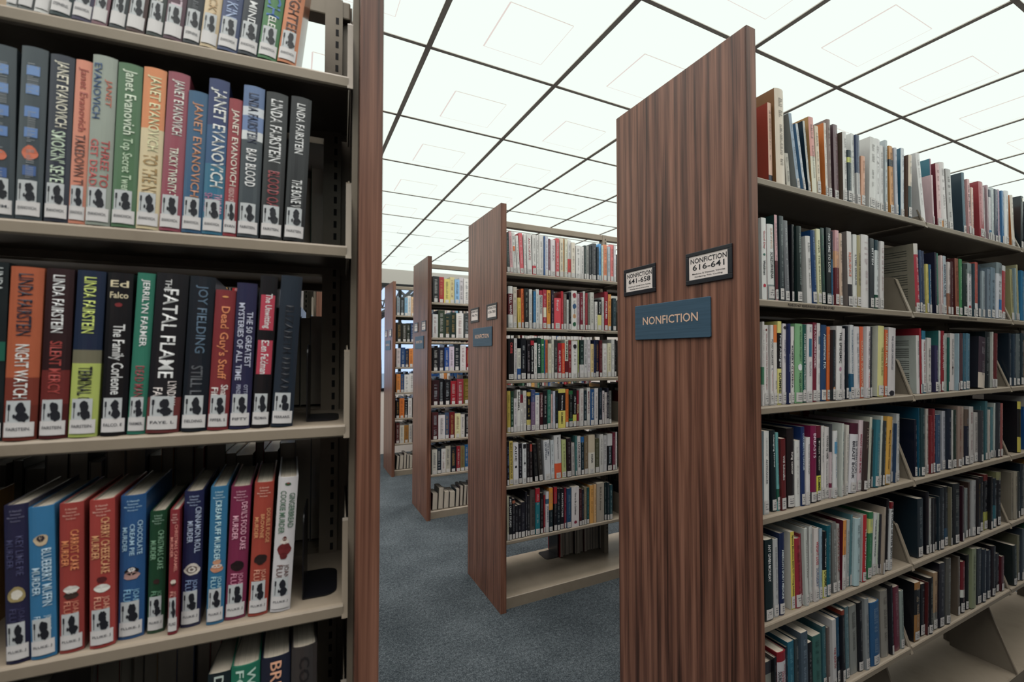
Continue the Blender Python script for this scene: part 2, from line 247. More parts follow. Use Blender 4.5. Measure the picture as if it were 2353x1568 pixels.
('L', 3, -0.3897, 0.006, 0.0253, 0.1997, 0.155, -0.0366, (63, 127, 174), {'t': [('BLUEBERRY MUFFIN', 0.34, 0.72, (194, 220, 237), 0.36, 0.2), ('MURDER', 0.42, 0.6, (194, 220, 237), 0.34, -0.22), ('JOANNE', 0.18, 0.28, (194, 220, 237), 0.28, 0.2), ('FLUKE', 0.2, 0.28, (194, 220, 237), 0.28, -0.2)], 'ic': [(0.78, 0.6, (212, 189, 158), 0.85), (0.79, 0.3, (48, 41, 52), 1)], 'lb': 'FLUKE. J', 'my': 1}, 'blue hardcover titled blueberry muffin murder, fourth shelf of the mystery bookcase'),
('L', 3, -0.3616, 0.008, 0.0248, 0.2002, 0.155, -0.0223, (169, 71, 66), {'t': [('CARROT CAKE', 0.55, 0.82, (232, 147, 99), 0.34, 0.15), ('MURDER', 0.58, 0.75, (232, 147, 99), 0.34, -0.25)], 'ic': [(0.42, 0.62, (235, 229, 222), 0.6), (0.38, 0.62, (60, 44, 39), 0.55)], 'lb': 'FLUKE. J', 'jf': (223, 145, 122), 'my': 1}, 'red hardcover titled carrot cake murder, fourth shelf of the mystery bookcase'),
('L', 3, -0.3292, 0.006, 0.0268, 0.2015, 0.155, -0.0212, (176, 74, 69), {'t': [('CHERRY CHEESECAKE', 0.5, 0.88, (225, 165, 119), 0.34, 0.15), ('MURDER', 0.6, 0.76, (225, 165, 119), 0.34, -0.25)], 'ic': [(0.4, 0.62, (241, 239, 231), 0.55), (0.46, 0.4, (86, 32, 35), 0.7)], 'lb': 'FLUKE. J', 'jf': (235, 169, 145), 'my': 1}, 'red hardcover titled cherry cheesecake murder, fourth shelf of the mystery bookcase'),
('L', 3, -0.302, 0.016, 0.0285, 0.2011, 0.155, -0.0032, (50, 94, 147), {'t': [('CHOCOLATE', 0.58, 0.82, (181, 216, 239), 0.2, 0.3), ('CREAM PIE', 0.58, 0.8, (181, 216, 239), 0.2, 0), ('MURDER', 0.61, 0.78, (181, 216, 239), 0.2, -0.3)], 'ic': [(0.44, 0.62, (190, 152, 146), 0.6), (0.47, 0.55, (20, 16, 18), 0.6), (0.48, 0.3, (236, 229, 226), 0.6)], 'lb': 'FLUKE. J', 'jf': (146, 196, 229), 'my': 1}, 'blue hardcover titled chocolate cream pie murder, fourth shelf of the mystery bookcase'),
('L', 3, -0.2697, 0.02, 0.0196, 0.1745, 0.155, 0.0036, (30, 73, 49), {'t': [('CHRISTMAS CAKE', 0.52, 0.84, (137, 181, 149), 0.34, 0.2), ('MURDER', 0.6, 0.76, (137, 181, 149), 0.34, -0.25)], 'ic': [(0.42, 0.4, (59, 37, 36), 0.8)], 'lb': 'FLUKE. J', 'jf': (122, 170, 139), 'my': 1}, 'dark green hardcover titled christmas cake murder, fourth shelf of the mystery bookcase'),
('L', 3, -0.2413, 0.006, 0.0112, 0.1774, 0.155, 0.0009, (146, 55, 62), {'t': [('CHRISTMAS CARAMEL', 0.5, 0.88, (234, 155, 143), 0.34, 0.2), ('MURDER', 0.62, 0.78, (234, 155, 143), 0.34, -0.25)], 'ic': [(0.42, 0.6, (234, 221, 208), 0.8), (0.4, 0.5, (73, 39, 33), 0.6)], 'lb': 'FLUKE', 'jf': (236, 170, 157), 'my': 1}, 'red hardcover titled christmas caramel murder, fourth shelf of the mystery bookcase'),
('L', 3, -0.2297, 0.02, 0.024, 0.1984, 0.155, 0.0103, (36, 42, 81), {'t': [('CINNAMON ROLL', 0.54, 0.88, (193, 206, 232), 0.3, 0.25), ('MURDER', 0.62, 0.78, (193, 206, 232), 0.3, -0.15)], 'ic': [(0.42, 0.82, (231, 221, 211), 0.75), (0.42, 0.55, (122, 106, 97), 0.7), (0.42, 0.4, (240, 233, 225), 0.7), (0.42, 0.2, (122, 106, 97), 0.7)], 'lb': 'FLUKE. J', 'jf': (149, 170, 209), 'my': 1}, 'navy hardcover titled cinnamon roll murder, fourth shelf of the mystery bookcase'),
('L', 3, -0.1962, 0.014, 0.0217, 0.2031, 0.155, 0.0148, (61, 124, 166), {'t': [('CREAM PUFF MURDER', 0.46, 0.9, (196, 231, 241), 0.36)], 'ic': [(0.4, 0.7, (204, 141, 111), 0.6), (0.42, 0.62, (241, 233, 227), 0.35), (0.45, 0.5, (215, 158, 127), 0.6)], 'lb': 'FLUKE. J', 'jf': (181, 223, 236), 'my': 1}, 'teal hardcover titled cream puff murder, fourth shelf of the mystery bookcase'),
('L', 3, -0.1732, 0.018, 0.0264, 0.1993, 0.155, 0.0283, (135, 50, 84), {'t': [("DEVIL'S FOOD CAKE", 0.52, 0.88, (238, 180, 198), 0.3, 0.22), ('MURDER', 0.6, 0.78, (238, 180, 198), 0.3, -0.2)], 'ic': [(0.4, 0.68, (32, 17, 21), 0.75)], 'lb': 'FLUKE. J', 'jf': (229, 158, 182), 'my': 1}, "magenta hardcover titled devil's food cake murder, fourth shelf of the mystery bookcase"),
('L', 3, -0.1425, 0.016, 0.0262, 0.2026, 0.155, 0.0332, (176, 77, 65), {'t': [('DOUBLE FUDGE', 0.54, 0.8, (234, 167, 121), 0.2, 0.3), ('BROWNIE', 0.58, 0.76, (234, 167, 121), 0.2, 0), ('MURDER', 0.58, 0.74, (234, 167, 121), 0.2, -0.3)], 'ic': [(0.42, 0.68, (41, 27, 26), 0.75)], 'lb': 'FLUKE. J', 'jf': (235, 169, 145), 'my': 1}, 'red hardcover titled double fudge brownie murder, fourth shelf of the mystery bookcase'),
('L', 3, -0.1126, 0.016, 0.028, 0.2072, 0.155, 0.046, (228, 223, 225), {'t': [('GINGERBREAD', 0.62, 0.88, (86, 120, 97), 0.3, 0.25), ('COOKIE MURDER', 0.58, 0.9, (86, 120, 97), 0.3, -0.2)], 'ic': [(0.95, 0.3, (43, 87, 53), 0.5), (0.955, 0.14, (154, 54, 61), 0.6), (0.46, 0.7, (116, 42, 44), 0.9), (0.52, 0.45, (235, 225, 215), 0.6), (0.41, 0.4, (100, 36, 37), 0.8), (0.54, 0.22, (101, 45, 41), 1)], 'lb': 'FLUKE. J', 'jf': (103, 68, 62), 'hs': (177, 164, 164), 'my': 1}, 'white hardcover titled gingerbread cookie murder, fourth shelf of the mystery bookcase'),
('L', 4, -0.1627, 0.012, 0.0381, 0.2032, 0.155, 0.0, (45, 126, 101), {'t': [('WHITE', 0.6, 0.97, (206, 234, 221), 0.3, 0.2), ('FOX', 0.7, 0.97, (206, 234, 221), 0.3, -0.2)]}, 'teal hardcover, third from the end panel, lowest visible shelf of the mystery bookcase'),
('L', 4, -0.1229, 0.012, 0.0405, 0.2054, 0.155, 0.0, (33, 38, 57), {'t': [('BREATH', 0.5, 0.97, (241, 182, 151), 0.6)]}, 'navy hardcover, second from the end panel, lowest visible shelf of the mystery bookcase'),
('L', 4, -0.081, 0.012, 0.0369, 0.2119, 0.155, 0.0, (65, 60, 59), {'t': [('COMA', 0.55, 0.93, (35, 32, 34), 0.6)]}, 'charcoal hardcover, first from the end panel, lowest visible shelf of the mystery bookcase'),
('M', 0, 0.0662, 0.0169, 0.0236, 0.2367, 0.1671, -0.066, (241, 236, 232), {'ic': [(0.6, 0.6, (241, 131, 87), 2)]}, 'white book, third from the wood end panel, top shelf, bookcase signed 658-780'),
('M', 0, 0.1102, 0.0135, 0.0235, 0.2384, 0.1543, -0.0538, (230, 106, 115), {'m': (241, 221, 221)}, 'red book, fifth from the wood end panel, top shelf, bookcase signed 658-780'),
('M', 0, 0.1562, 0.0126, 0.032, 0.238, 0.1714, -0.031, (241, 236, 232), {'t': [('ANTICIPATE', 0.35, 0.9, (169, 67, 81), 0.5)]}, 'white book titled anticipate, top shelf, bookcase signed 658-780'),
('M', 0, 0.1898, 0.0091, 0.0239, 0.2385, 0.15, -0.0103, (241, 236, 232), {'b': [(0, 0.22, (218, 74, 88))]}, 'white and red book, eighth from the wood end panel, top shelf, bookcase signed 658-780'),
('M', 0, 0.235, 0.0122, 0.0296, 0.2419, 0.1671, 0.002, (241, 236, 232), {}, 'white book, tenth from the wood end panel, top shelf, bookcase signed 658-780'),
('M', 0, 0.3158, 0.0148, 0.0349, 0.2236, 0.1714, 0.0029, (237, 229, 231), {'t': [('SPARK', 0.4, 0.85, (177, 162, 169), 0.5)]}, 'white book titled spark, top shelf, bookcase signed 658-780'),
('M', 0, 0.4952, 0.0075, 0.0362, 0.2065, 0.1714, 0.0049, (241, 236, 232), {}, 'white book, twenty-first from the wood end panel, top shelf, bookcase signed 658-780'),
('M', 1, 0.0297, 0.0074, 0.0277, 0.2414, 0.15, -0.0091, (241, 236, 232), {'b': [(0.32, 0.82, (110, 36, 46))], 't': [('TELL WIN', 0.34, 0.8, (241, 241, 241), 0.7)]}, 'white and maroon book titled tell win, second shelf, bookcase signed 658-780'),
('M', 1, 0.0647, 0.0177, 0.0238, 0.2395, 0.1586, 0.0001, (228, 212, 196), {}, 'cream book, second from the wood end panel, second shelf, bookcase signed 658-780'),
('M', 1, 0.1353, 0.0077, 0.0257, 0.2349, 0.1543, -0.0066, (26, 30, 34), {'m': (180, 188, 180)}, 'black book, fifth from the wood end panel, second shelf, bookcase signed 658-780'),
('M', 1, 0.2596, 0.0102, 0.0245, 0.2354, 0.1757, 0.0023, (188, 56, 76), {'ic': [(0.42, 0.8, (241, 241, 214), 3)], 'm': (241, 221, 221)}, 'red book, eleventh from the wood end panel, second shelf, bookcase signed 658-780'),
('M', 1, 0.3414, 0.016, 0.0489, 0.1906, 0.1714, 0.0031, (240, 92, 103), {'t': [('fiend', 0.6, 0.95, (241, 221, 221), 0.5)]}, 'thick red book, fourteenth from the wood end panel, second shelf, bookcase signed 658-780'),
('M', 1, 0.4646, 0.0122, 0.0393, 0.2426, 0.1543, 0.0045, (241, 236, 232), {'ic': [(0.88, 0.7, (168, 47, 66), 1), (0.6, 0.7, (49, 90, 134), 1), (0.35, 0.6, (223, 168, 122), 1), (0.14, 0.6, (40, 95, 65), 1)], 'nl': 1}, 'white book, nineteenth from the wood end panel, second shelf, bookcase signed 658-780'),
('M', 2, 0.031, 0.0116, 0.035, 0.2336, 0.15, -0.0003, (22, 22, 26), {'t': [('CRISIS', 0.65, 0.92, (229, 82, 82), 0.5)], 'm': 'A0A0A0'}, 'black book, first from the wood end panel, third shelf, bookcase signed 658-780'),
('M', 2, 0.1133, 0.0111, 0.0316, 0.2406, 0.1757, 0.0007, (22, 27, 36), {'m': (212, 216, 220)}, 'black book, fourth from the wood end panel, third shelf, bookcase signed 658-780'),
('M', 2, 0.2181, 0.0079, 0.0254, 0.2441, 0.15, 0.0018, (18, 55, 50), {'t': [('EVERGREEN', 0.3, 0.85, (241, 241, 241), 0.55)]}, 'dark teal book titled evergreen, third shelf, bookcase signed 658-780'),
('M', 2, 0.4615, 0.0064, 0.0418, 0.2293, 0.1543, 0.0045, (241, 236, 232), {'ic': [(0.85, 0.6, (27, 27, 36), 1)], 'm': (36, 36, 43)}, 'white book, nineteenth from the wood end panel, third shelf, bookcase signed 658-780'),
('M', 2, 0.7008, 0.014, 0.0365, 0.2154, 0.1714, 0.0072, (241, 236, 232), {'m': (173, 128, 136)}, 'white book, twenty-eighth from the wood end panel, third shelf, bookcase signed 658-780'),
('M', 3, 0.0222, 0.008, 0.0211, 0.2373, 0.15, -0.0059, (203, 179, 90), {'m': (50, 45, 28)}, 'yellow book, first from the wood end panel, fourth shelf, bookcase signed 658-780'),
('M', 3, 0.1532, 0.0177, 0.0267, 0.2296, 0.1714, 0.0011, (17, 18, 24), {'b': [(0.88, 0.98, (224, 192, 94)), (0.15, 0.28, (226, 210, 125))], 'm': (224, 192, 94)}, 'black book, seventh from the wood end panel, fourth shelf, bookcase signed 658-780'),
('M', 3, 0.1803, 0.0104, 0.0255, 0.2393, 0.15, 0.0014, (132, 108, 137), {'b': [(0.7, 1, (72, 86, 134))]}, 'purple and blue book, eighth from the wood end panel, fourth shelf, bookcase signed 658-780'),
('M', 3, 0.2068, 0.0097, 0.0268, 0.22, 0.1586, 0.0017, (241, 236, 232), {'b': [(0.94, 1, (53, 109, 161))], 'm': (55, 69, 109)}, 'white book, ninth from the wood end panel, fourth shelf, bookcase signed 658-780'),
('M', 3, 0.2599, 0.0094, 0.0268, 0.2324, 0.1757, 0.0023, (16, 20, 26), {'m': (241, 241, 241)}, 'black book, eleventh from the wood end panel, fourth shelf, bookcase signed 658-780'),
('M', 3, 0.3683, 0.0141, 0.0503, 0.2365, 0.1586, 0.0035, (241, 226, 121), {'b': [(0.44, 0.9, (18, 19, 25))], 't': [('Web Marketing', 0.46, 0.84, (241, 241, 241), 0.34), ('DUMMIES', 0.1, 0.4, (36, 36, 29), 0.4)], 'nl': 1}, 'thick yellow and black book titled web marketing, fourth shelf, bookcase signed 658-780'),
('M', 3, 0.4439, 0.0138, 0.0286, 0.2232, 0.1757, 0.0043, (17, 27, 26), {'b': [(0.9, 1, (46, 111, 67)), (0.18, 0.24, (46, 111, 67))]}, 'black book, eighteenth from the wood end panel, fourth shelf, bookcase signed 658-780'),
('M', 4, 0.0428, 0.0168, 0.0214, 0.2485, 0.1586, -0.0144, (241, 212, 116), {'t': [('SELLING BOOKS IN THE DIGITAL AGE', 0.15, 0.97, (37, 32, 23), 0.6)]}, 'yellow book, second from the wood end panel, fifth shelf, bookcase signed 658-780'),
('M', 4, 0.0645, 0.0119, 0.0327, 0.2394, 0.1671, -0.011, (239, 235, 239), {'t': [('AIDE', 0.55, 0.93, (29, 29, 40), 0.6)], 'ic': [(0.42, 0.4, (44, 44, 53), 1)]}, 'white book titled aide, fifth shelf, bookcase signed 658-780'),
('M', 4, 0.1225, 0.0066, 0.0231, 0.2333, 0.1543, -0.007, (239, 239, 241), {'ic': [(0.92, 0.8, (19, 19, 26), 1.4), (0.5, 0.5, (19, 19, 26), 1)]}, 'white book, fifth from the wood end panel, fifth shelf, bookcase signed 658-780'),
('M', 4, 0.2313, 0.0067, 0.0245, 0.2476, 0.1586, -0.0625, (53, 49, 46), {}, 'near-black book, ninth from the wood end panel, fifth shelf, bookcase signed 658-780'),
('M', 4, 0.2704, 0.0091, 0.0407, 0.2369, 0.1671, -0.0418, (230, 230, 234), {'t': [('THE SUMO', 0.6, 0.92, (57, 71, 98), 0.3, 0.2), ('DECEPTION', 0.52, 0.95, (57, 71, 98), 0.3, -0.2)]}, 'white book titled the sumo, fifth shelf, bookcase signed 658-780'),
('M', 4, 0.3411, 0.0097, 0.0481, 0.2595, 0.1543, -0.0306, (230, 226, 226), {'b': [(0, 0.35, (241, 104, 67))], 't': [('Marketing Guide for Construction', 0.45, 0.95, (70, 70, 82), 0.26)]}, 'thick white and red book titled marketing guide for construction, fifth shelf, bookcase signed 658-780'),
('M', 4, 0.3902, 0.0066, 0.0298, 0.2285, 0.1629, -0.0179, (198, 206, 142), {}, 'olive book, thirteenth from the wood end panel, fifth shelf, bookcase signed 658-780'),
('M', 4, 0.4239, 0.0065, 0.0337, 0.236, 0.1714, -0.0086, (37, 25, 32), {}, 'black book, fourteenth from the wood end panel, fifth shelf, bookcase signed 658-780'),
('M', 4, 0.5845, 0.007, 0.0477, 0.2416, 0.1629, 0.0016, (219, 202, 178), {'b': [(0, 0.55, (238, 230, 218))], 't': [('PAPER', 0.28, 0.5, (69, 69, 75), 0.4)]}, 'thick tan and white book titled paper, fifth shelf, bookcase signed 658-780'),
('M', 4, 0.7368, 0.0171, 0.0412, 0.2343, 0.1671, 0.0076, (25, 32, 38), {'b': [(0.68, 1, (230, 226, 226))], 't': [('Sales and Marketing', 0.2, 0.65, (205, 221, 238), 0.4)]}, 'black and white book titled sales and marketing, fifth shelf, bookcase signed 658-780'),
('M', 5, 0.1744, 0.017, 0.0332, 0.2594, 0.1586, 0.0013, (89, 81, 78), {'t': [('THE FURNITURE WARS', 0.2, 0.85, (40, 36, 36), 0.4)]}, 'brown book, ninth from the wood end panel, sixth shelf, bookcase signed 658-780'),
('M', 5, 0.208, 0.0097, 0.0279, 0.2675, 0.1671, 0.0017, (43, 126, 139), {'b': [(0.7, 1, (186, 45, 59))], 'm': (238, 221, 221)}, 'teal and red book, tenth from the wood end panel, sixth shelf, bookcase signed 658-780'),
('M', 5, 0.299, 0.0074, 0.0235, 0.2587, 0.1714, 0.0028, (31, 46, 53), {'b': [(0.5, 1, (241, 161, 73))]}, 'near-black and orange book, fourteenth from the wood end panel, sixth shelf, bookcase signed 658-780'),
('M', 5, 0.3808, 0.0153, 0.0255, 0.2429, 0.1671, 0.0036, (19, 22, 31), {'t': [('ARCHITECTURE', 0.3, 0.9, (241, 241, 241), 0.4)]}, 'black book titled architecture, sixth shelf, bookcase signed 658-780'),
('M', 5, 0.4246, 0.0098, 0.0309, 0.2387, 0.1543, 0.0042, (36, 75, 111), {}, 'blue book, nineteenth from the wood end panel, sixth shelf, bookcase signed 658-780'),
('M', 5, 0.4581, 0.0076, 0.0531, 0.243, 0.1629, 0.0046, (239, 230, 230), {'t': [('How to Be a Gardener', 0.3, 0.85, (40, 40, 46), 0.26)], 'ic': [(0.12, 0.4, (140, 48, 68), 0.8)], 'nl': 1}, 'thick white book, twentieth from the wood end panel, sixth shelf, bookcase signed 658-780'),
('M', 5, 0.5947, 0.0129, 0.0309, 0.235, 0.1757, 0.006, (241, 178, 102), {'nl': 1, 'm': (104, 64, 36)}, 'orange book, twenty-fifth from the wood end panel, sixth shelf, bookcase signed 658-780'),
('M', 5, 0.6455, 0.0067, 0.0556, 0.2414, 0.1629, 0.0067, (184, 172, 159), {'t': [('BUILD A House', 0.3, 0.9, (106, 97, 89), 0.36)], 'nl': 1}, 'thick tan book, twenty-seventh from the wood end panel, sixth shelf, bookcase signed 658-780'),
('R', 0, 0.1159, 0.017, 0.0163, 0.2298, 0.15, -0.0041, (168, 66, 50), {'sc': (241, 196, 172), 'b': [(0, 0.1, (23, 31, 58))], 'nl': 1}, 'peach book, first from the wood end panel, top shelf, bookcase signed 616-641'),
('R', 0, 0.1384, 0.0101, 0.0399, 0.273, 0.1586, -0.0128, (145, 102, 65), {'sc': (241, 223, 203), 'nl': 1}, 'cream book, second from the wood end panel, top shelf, bookcase signed 616-641'),
('R', 0, 0.2384, 0.0125, 0.0144, 0.2209, 0.1757, -0.1647, (170, 172, 169), {'sc': (165, 182, 201), 'm': (42, 45, 50)}, 'slim light blue book, fourth from the wood end panel, top shelf, bookcase signed 616-641'),
('R', 0, 0.2647, 0.0097, 0.0109, 0.1958, 0.1543, -0.1778, (101, 149, 196), {'sc': (212, 218, 226)}, 'slim white book, fifth from the wood end panel, top shelf, bookcase signed 616-641'),
('R', 0, 0.2892, 0.0098, 0.0102, 0.21, 0.1629, -0.1138, (20, 43, 57), {'sc': (220, 220, 216), 'm': (37, 51, 59)}, 'slim white book, sixth from the wood end panel, top shelf, bookcase signed 616-641'),
('R', 0, 0.3042, 0.0081, 0.024, 0.2271, 0.1714, -0.0623, (202, 157, 103), {'sc': (241, 236, 213), 'b': [(0.48, 1, (238, 165, 157))], 'nl': 1}, 'cream and coral pink book, seventh from the wood end panel, top shelf, bookcase signed 616-641'),
('R', 0, 0.3286, 0.0069, 0.0178, 0.2054, 0.15, -0.0477, (241, 220, 193), {}, 'cream book, eighth from the wood end panel, top shelf, bookcase signed 616-641'),
('R', 0, 0.3727, 0.0078, 0.0117, 0.2264, 0.1586, -0.0213, (230, 130, 64), {'sc': (241, 229, 217), 'm': (174, 144, 129)}, 'slim white book, ninth from the wood end panel, top shelf, bookcase signed 616-641'),
('R', 0, 0.3973, 0.0143, 0.0192, 0.2465, 0.1671, -0.0098, (148, 124, 117), {'m': (96, 80, 73)}, 'tan book, tenth from the wood end panel, top shelf, bookcase signed 616-641'),
('R', 0, 0.4383, 0.018, 0.0235, 0.2425, 0.1757, -0.0068, (80, 58, 65), {'sc': (130, 103, 108)}, 'dusky brown book, eleventh from the wood end panel, top shelf, bookcase signed 616-641'),
('R', 0, 0.4662, 0.0079, 0.0214, 0.2202, 0.1543, 0.0069, (96, 80, 66), {'sc': (241, 237, 233)}, 'white book, twelfth from the wood end panel, top shelf, bookcase signed 616-641'),
('R', 0, 0.488, 0.0066, 0.0227, 0.166, 0.1629, 0.0263, (20, 45, 54), {'b': [(0.76, 0.86, (227, 231, 126))]}, 'short near-black book, thirteenth from the wood end panel, top shelf, bookcase signed 616-641'),
('R', 0, 0.5353, 0.0178, 0.0177, 0.235, 0.1714, 0.0047, (241, 240, 236), {'m': (152, 152, 157)}, 'white book, fourteenth from the wood end panel, top shelf, bookcase signed 616-641'),
('R', 0, 0.5535, 0.0124, 0.0199, 0.2323, 0.15, 0.0029, (45, 63, 101), {'b': [(0, 0.46, (212, 209, 207))]}, 'blue and pale grey book, fifteenth from the wood end panel, top shelf, bookcase signed 616-641'),
('R', 0, 0.5738, 0.0109, 0.023, 0.1661, 0.1586, 0.0405, (237, 180, 150), {'m': (190, 122, 85)}, 'short peach book, sixteenth from the wood end panel, top shelf, bookcase signed 616-641'),
('R', 0, 0.6174, 0.0088, 0.0385, 0.2396, 0.1671, 0.064, (220, 216, 212), {'sc': (235, 231, 227), 'm': (167, 164, 160)}, 'white book, seventeenth from the wood end panel, top shelf, bookcase signed 616-641'),
('R', 0, 0.6669, 0.0131, 0.026, 0.2457, 0.1757, 0.0389, (239, 235, 233), {'m': (177, 170, 170)}, 'white book, eighteenth from the wood end panel, top shelf, bookcase signed 616-641'),
('R', 0, 0.7007, 0.0159, 0.0227, 0.2308, 0.1543, 0.0364, (241, 237, 235), {'m': (167, 160, 160)}, 'white book, nineteenth from the wood end panel, top shelf, bookcase signed 616-641'),
('R', 0, 0.7238, 0.0115, 0.0157, 0.2522, 0.1629, 0.0346, (192, 200, 204), {}, 'slim pale grey book, twentieth from the wood end panel, top shelf, bookcase signed 616-641'),
('R', 0, 0.756, 0.0111, 0.0253, 0.2375, 0.15, -0.0007, (221, 155, 86), {'b': [(0.7, 0.8, (38, 51, 65))]}, 'orange book, twenty-first from the wood end panel, top shelf, bookcase signed 616-641'),
('R', 0, 0.7817, 0.0067, 0.0173, 0.2338, 0.1586, -0.0024, (202, 203, 214), {'m': (120, 125, 155)}, 'pale grey book, twenty-second from the wood end panel, top shelf, bookcase signed 616-641'),
('R', 0, 0.84, 0.017, 0.0237, 0.2506, 0.1671, 0.0442, (35, 89, 117), {'sc': (229, 233, 237), 'm': (136, 141, 156)}, 'white book, twenty-third from the wood end panel, top shelf, bookcase signed 616-641'),
('R', 0, 0.8662, 0.0064, 0.0241, 0.2275, 0.1757, 0.055, (95, 67, 52), {'sc': (38, 65, 70), 'b': [(0.5, 1, (236, 217, 197))]}, 'dark teal and cream book, twenty-fourth from the wood end panel, top shelf, bookcase signed 616-641'),
('R', 0, 0.9789, 0.0119, 0.0298, 0.2526, 0.15, -0.1415, (241, 237, 235), {'nl': 1, 'm': (210, 202, 202)}, 'white book, first past the first steel divider, top shelf, bookcase signed 616-641'),
('R', 0, 1.11, 0.0148, 0.0325, 0.244, 0.1757, -0.0294, (127, 48, 61), {'sc': (226, 179, 179), 'm': (153, 94, 102)}, 'pink book, fourth past the first steel divider, top shelf, bookcase signed 616-641'),
('R', 0, 1.1518, 0.0174, 0.0425, 0.2568, 0.1543, -0.0574, (241, 231, 229), {'b': [(0, 0.12, (241, 171, 110))], 'm': (157, 150, 150)}, 'thick white book, fifth past the first steel divider, top shelf, bookcase signed 616-641'),
('R', 0, 1.1946, 0.0136, 0.0421, 0.2376, 0.1629, -0.0591, (188, 182, 180), {}, 'thick pale grey book, sixth past the first steel divider, top shelf, bookcase signed 616-641'),
('R', 0, 1.3285, 0.0155, 0.0244, 0.2487, 0.1714, -0.0204, (28, 51, 64), {'sc': (92, 121, 136), 'm': (166, 189, 197)}, 'slate blue book, seventh past the first steel divider, top shelf, bookcase signed 616-641'),
('R', 0, 1.4587, 0.0078, 0.0411, 0.2339, 0.1671, -0.0135, (159, 59, 65), {'sc': (186, 80, 87), 'm': (241, 180, 180)}, 'red book, tenth past the first steel divider, top shelf, bookcase signed 616-641'),
('R', 0, 1.6345, 0.0162, 0.0332, 0.2333, 0.15, 0.0392, (43, 52, 79), {'m': (212, 212, 228)}, 'navy book, fifteenth past the first steel divider, top shelf, bookcase signed 616-641'),
('R', 0, 1.7201, 0.0119, 0.0422, 0.2393, 0.1757, 0.0559, (241, 241, 241), {'m': (191, 199, 199)}, 'thick white book, eighteenth past the first steel divider, top shelf, bookcase signed 616-641'),
('R', 0, 1.8114, 0.0148, 0.0324, 0.2325, 0.1543, -0.0552, (219, 128, 63), {'sc': (241, 229, 213)}, 'cream book, nineteenth past the first steel divider, top shelf, bookcase signed 616-641'),
('R', 1, 0.0681, 0.0095, 0.0197, 0.2253, 0.15, 0.0022, (241, 240, 236), {'t': [('Good Day', 0.62, 0.84, (188, 64, 76), 0.5), ('Waldman', 0.3, 0.48, (36, 36, 47), 0.5)], 'ic': [(0.55, 0.5, (56, 112, 96), 0.5), (0.17, 0.6, (197, 57, 77), 0.7)], 'nl': 1}, 'white book titled good day, second shelf, bookcase signed 616-641'),
('R', 1, 0.0941, 0.0108, 0.0286, 0.2112, 0.1586, -0.0044, (228, 204, 202), {'sc': (241, 241, 238), 'b': [(0, 0.2, (153, 162, 162))], 't': [('SURVIVING', 0.68, 0.95, (241, 204, 180), 0.3), ('SCHIZOPHRENIA', 0.28, 0.63, (25, 27, 36), 0.42)]}, 'white book titled surviving, second shelf, bookcase signed 616-641'),
('R', 1, 0.1231, 0.0078, 0.012, 0.2401, 0.1671, -0.004, (38, 65, 63), {'sc': (227, 179, 183), 'b': [(0.12, 0.46, (94, 33, 44))], 'm': (79, 38, 47)}, 'slim pink and maroon book, third from the wood end panel, second shelf, bookcase signed 616-641'),
('R', 1, 0.1474, 0.0105, 0.0179, 0.2416, 0.1757, 0.0049, (57, 68, 73), {'m': (170, 178, 178)}, 'navy book, fourth from the wood end panel, second shelf, bookcase signed 616-641'),
('R', 1, 0.1829, 0.0179, 0.0193, 0.2349, 0.1543, -0.0215, (118, 120, 125), {'m': (212, 212, 216)}, 'grey book, fifth from the wood end panel, second shelf, bookcase signed 616-641'),
('R', 1, 0.2115, 0.0175, 0.01, 0.2277, 0.1629, 0.0234, (15, 16, 24), {}, 'slim black book, sixth from the wood end panel, second shelf, bookcase signed 616-641'),
('R', 1, 0.23, 0.0135, 0.0228, 0.2241, 0.1714, 0.0099, (27, 43, 43), {'m': (172, 187, 180)}, 'near-black book, seventh from the wood end panel, second shelf, bookcase signed 616-641'),
('R', 1, 0.2758, 0.012, 0.0229, 0.1989, 0.15, -0.0217, (210, 210, 207), {'sc': (237, 233, 231), 'nl': 1}, 'white book, eighth from the wood end panel, second shelf, bookcase signed 616-641'),
('R', 1, 0.2992, 0.0101, 0.0216, 0.2183, 0.1586, -0.0237, (32, 69, 117), {'m': (146, 175, 214)}, 'blue book, ninth from the wood end panel, second shelf, bookcase signed 616-641'),
('R', 1, 0.3212, 0.0071, 0.0181, 0.2248, 0.1671, -0.0118, (241, 237, 197), {'t': [('OVER THE INFLUENCE', 0.15, 0.85, (130, 130, 93), 0.4)]}, 'cream book, tenth from the wood end panel, second shelf, bookcase signed 616-641'),
('R', 1, 0.3449, 0.0093, 0.017, 0.2317, 0.1757, -0.0075, (38, 65, 60), {'m': (74, 146, 108)}, 'dark teal book, eleventh from the wood end panel, second shelf, bookcase signed 616-641'),
('R', 1, 0.3801, 0.0154, 0.0256, 0.2389, 0.1543, 0.0125, (20, 32, 36), {'t': [('NO TIME TO LOSE', 0.42, 0.92, (241, 241, 241), 0.45)], 'h2': [('PETE', 0.135, (229, 237, 233), 0.04), ('PIO', 0.1, (229, 237, 233), 0.04)]}, 'black book titled no time to lose, second shelf, bookcase signed 616-641'),
('R', 1, 0.4162, 0.0103, 0.0198, 0.2342, 0.1714, 0.0209, (110, 41, 49), {'b': [(0.5, 0.72, (235, 179, 140)), (0.72, 1, (226, 170, 174))]}, 'maroon and peach book, fourteenth from the wood end panel, second shelf, bookcase signed 616-641'),
('R', 1, 0.448, 0.0154, 0.0168, 0.229, 0.15, 0.0143, (179, 82, 75), {'sc': (227, 195, 172)}, 'cream book, fifteenth from the wood end panel, second shelf, bookcase signed 616-641'),
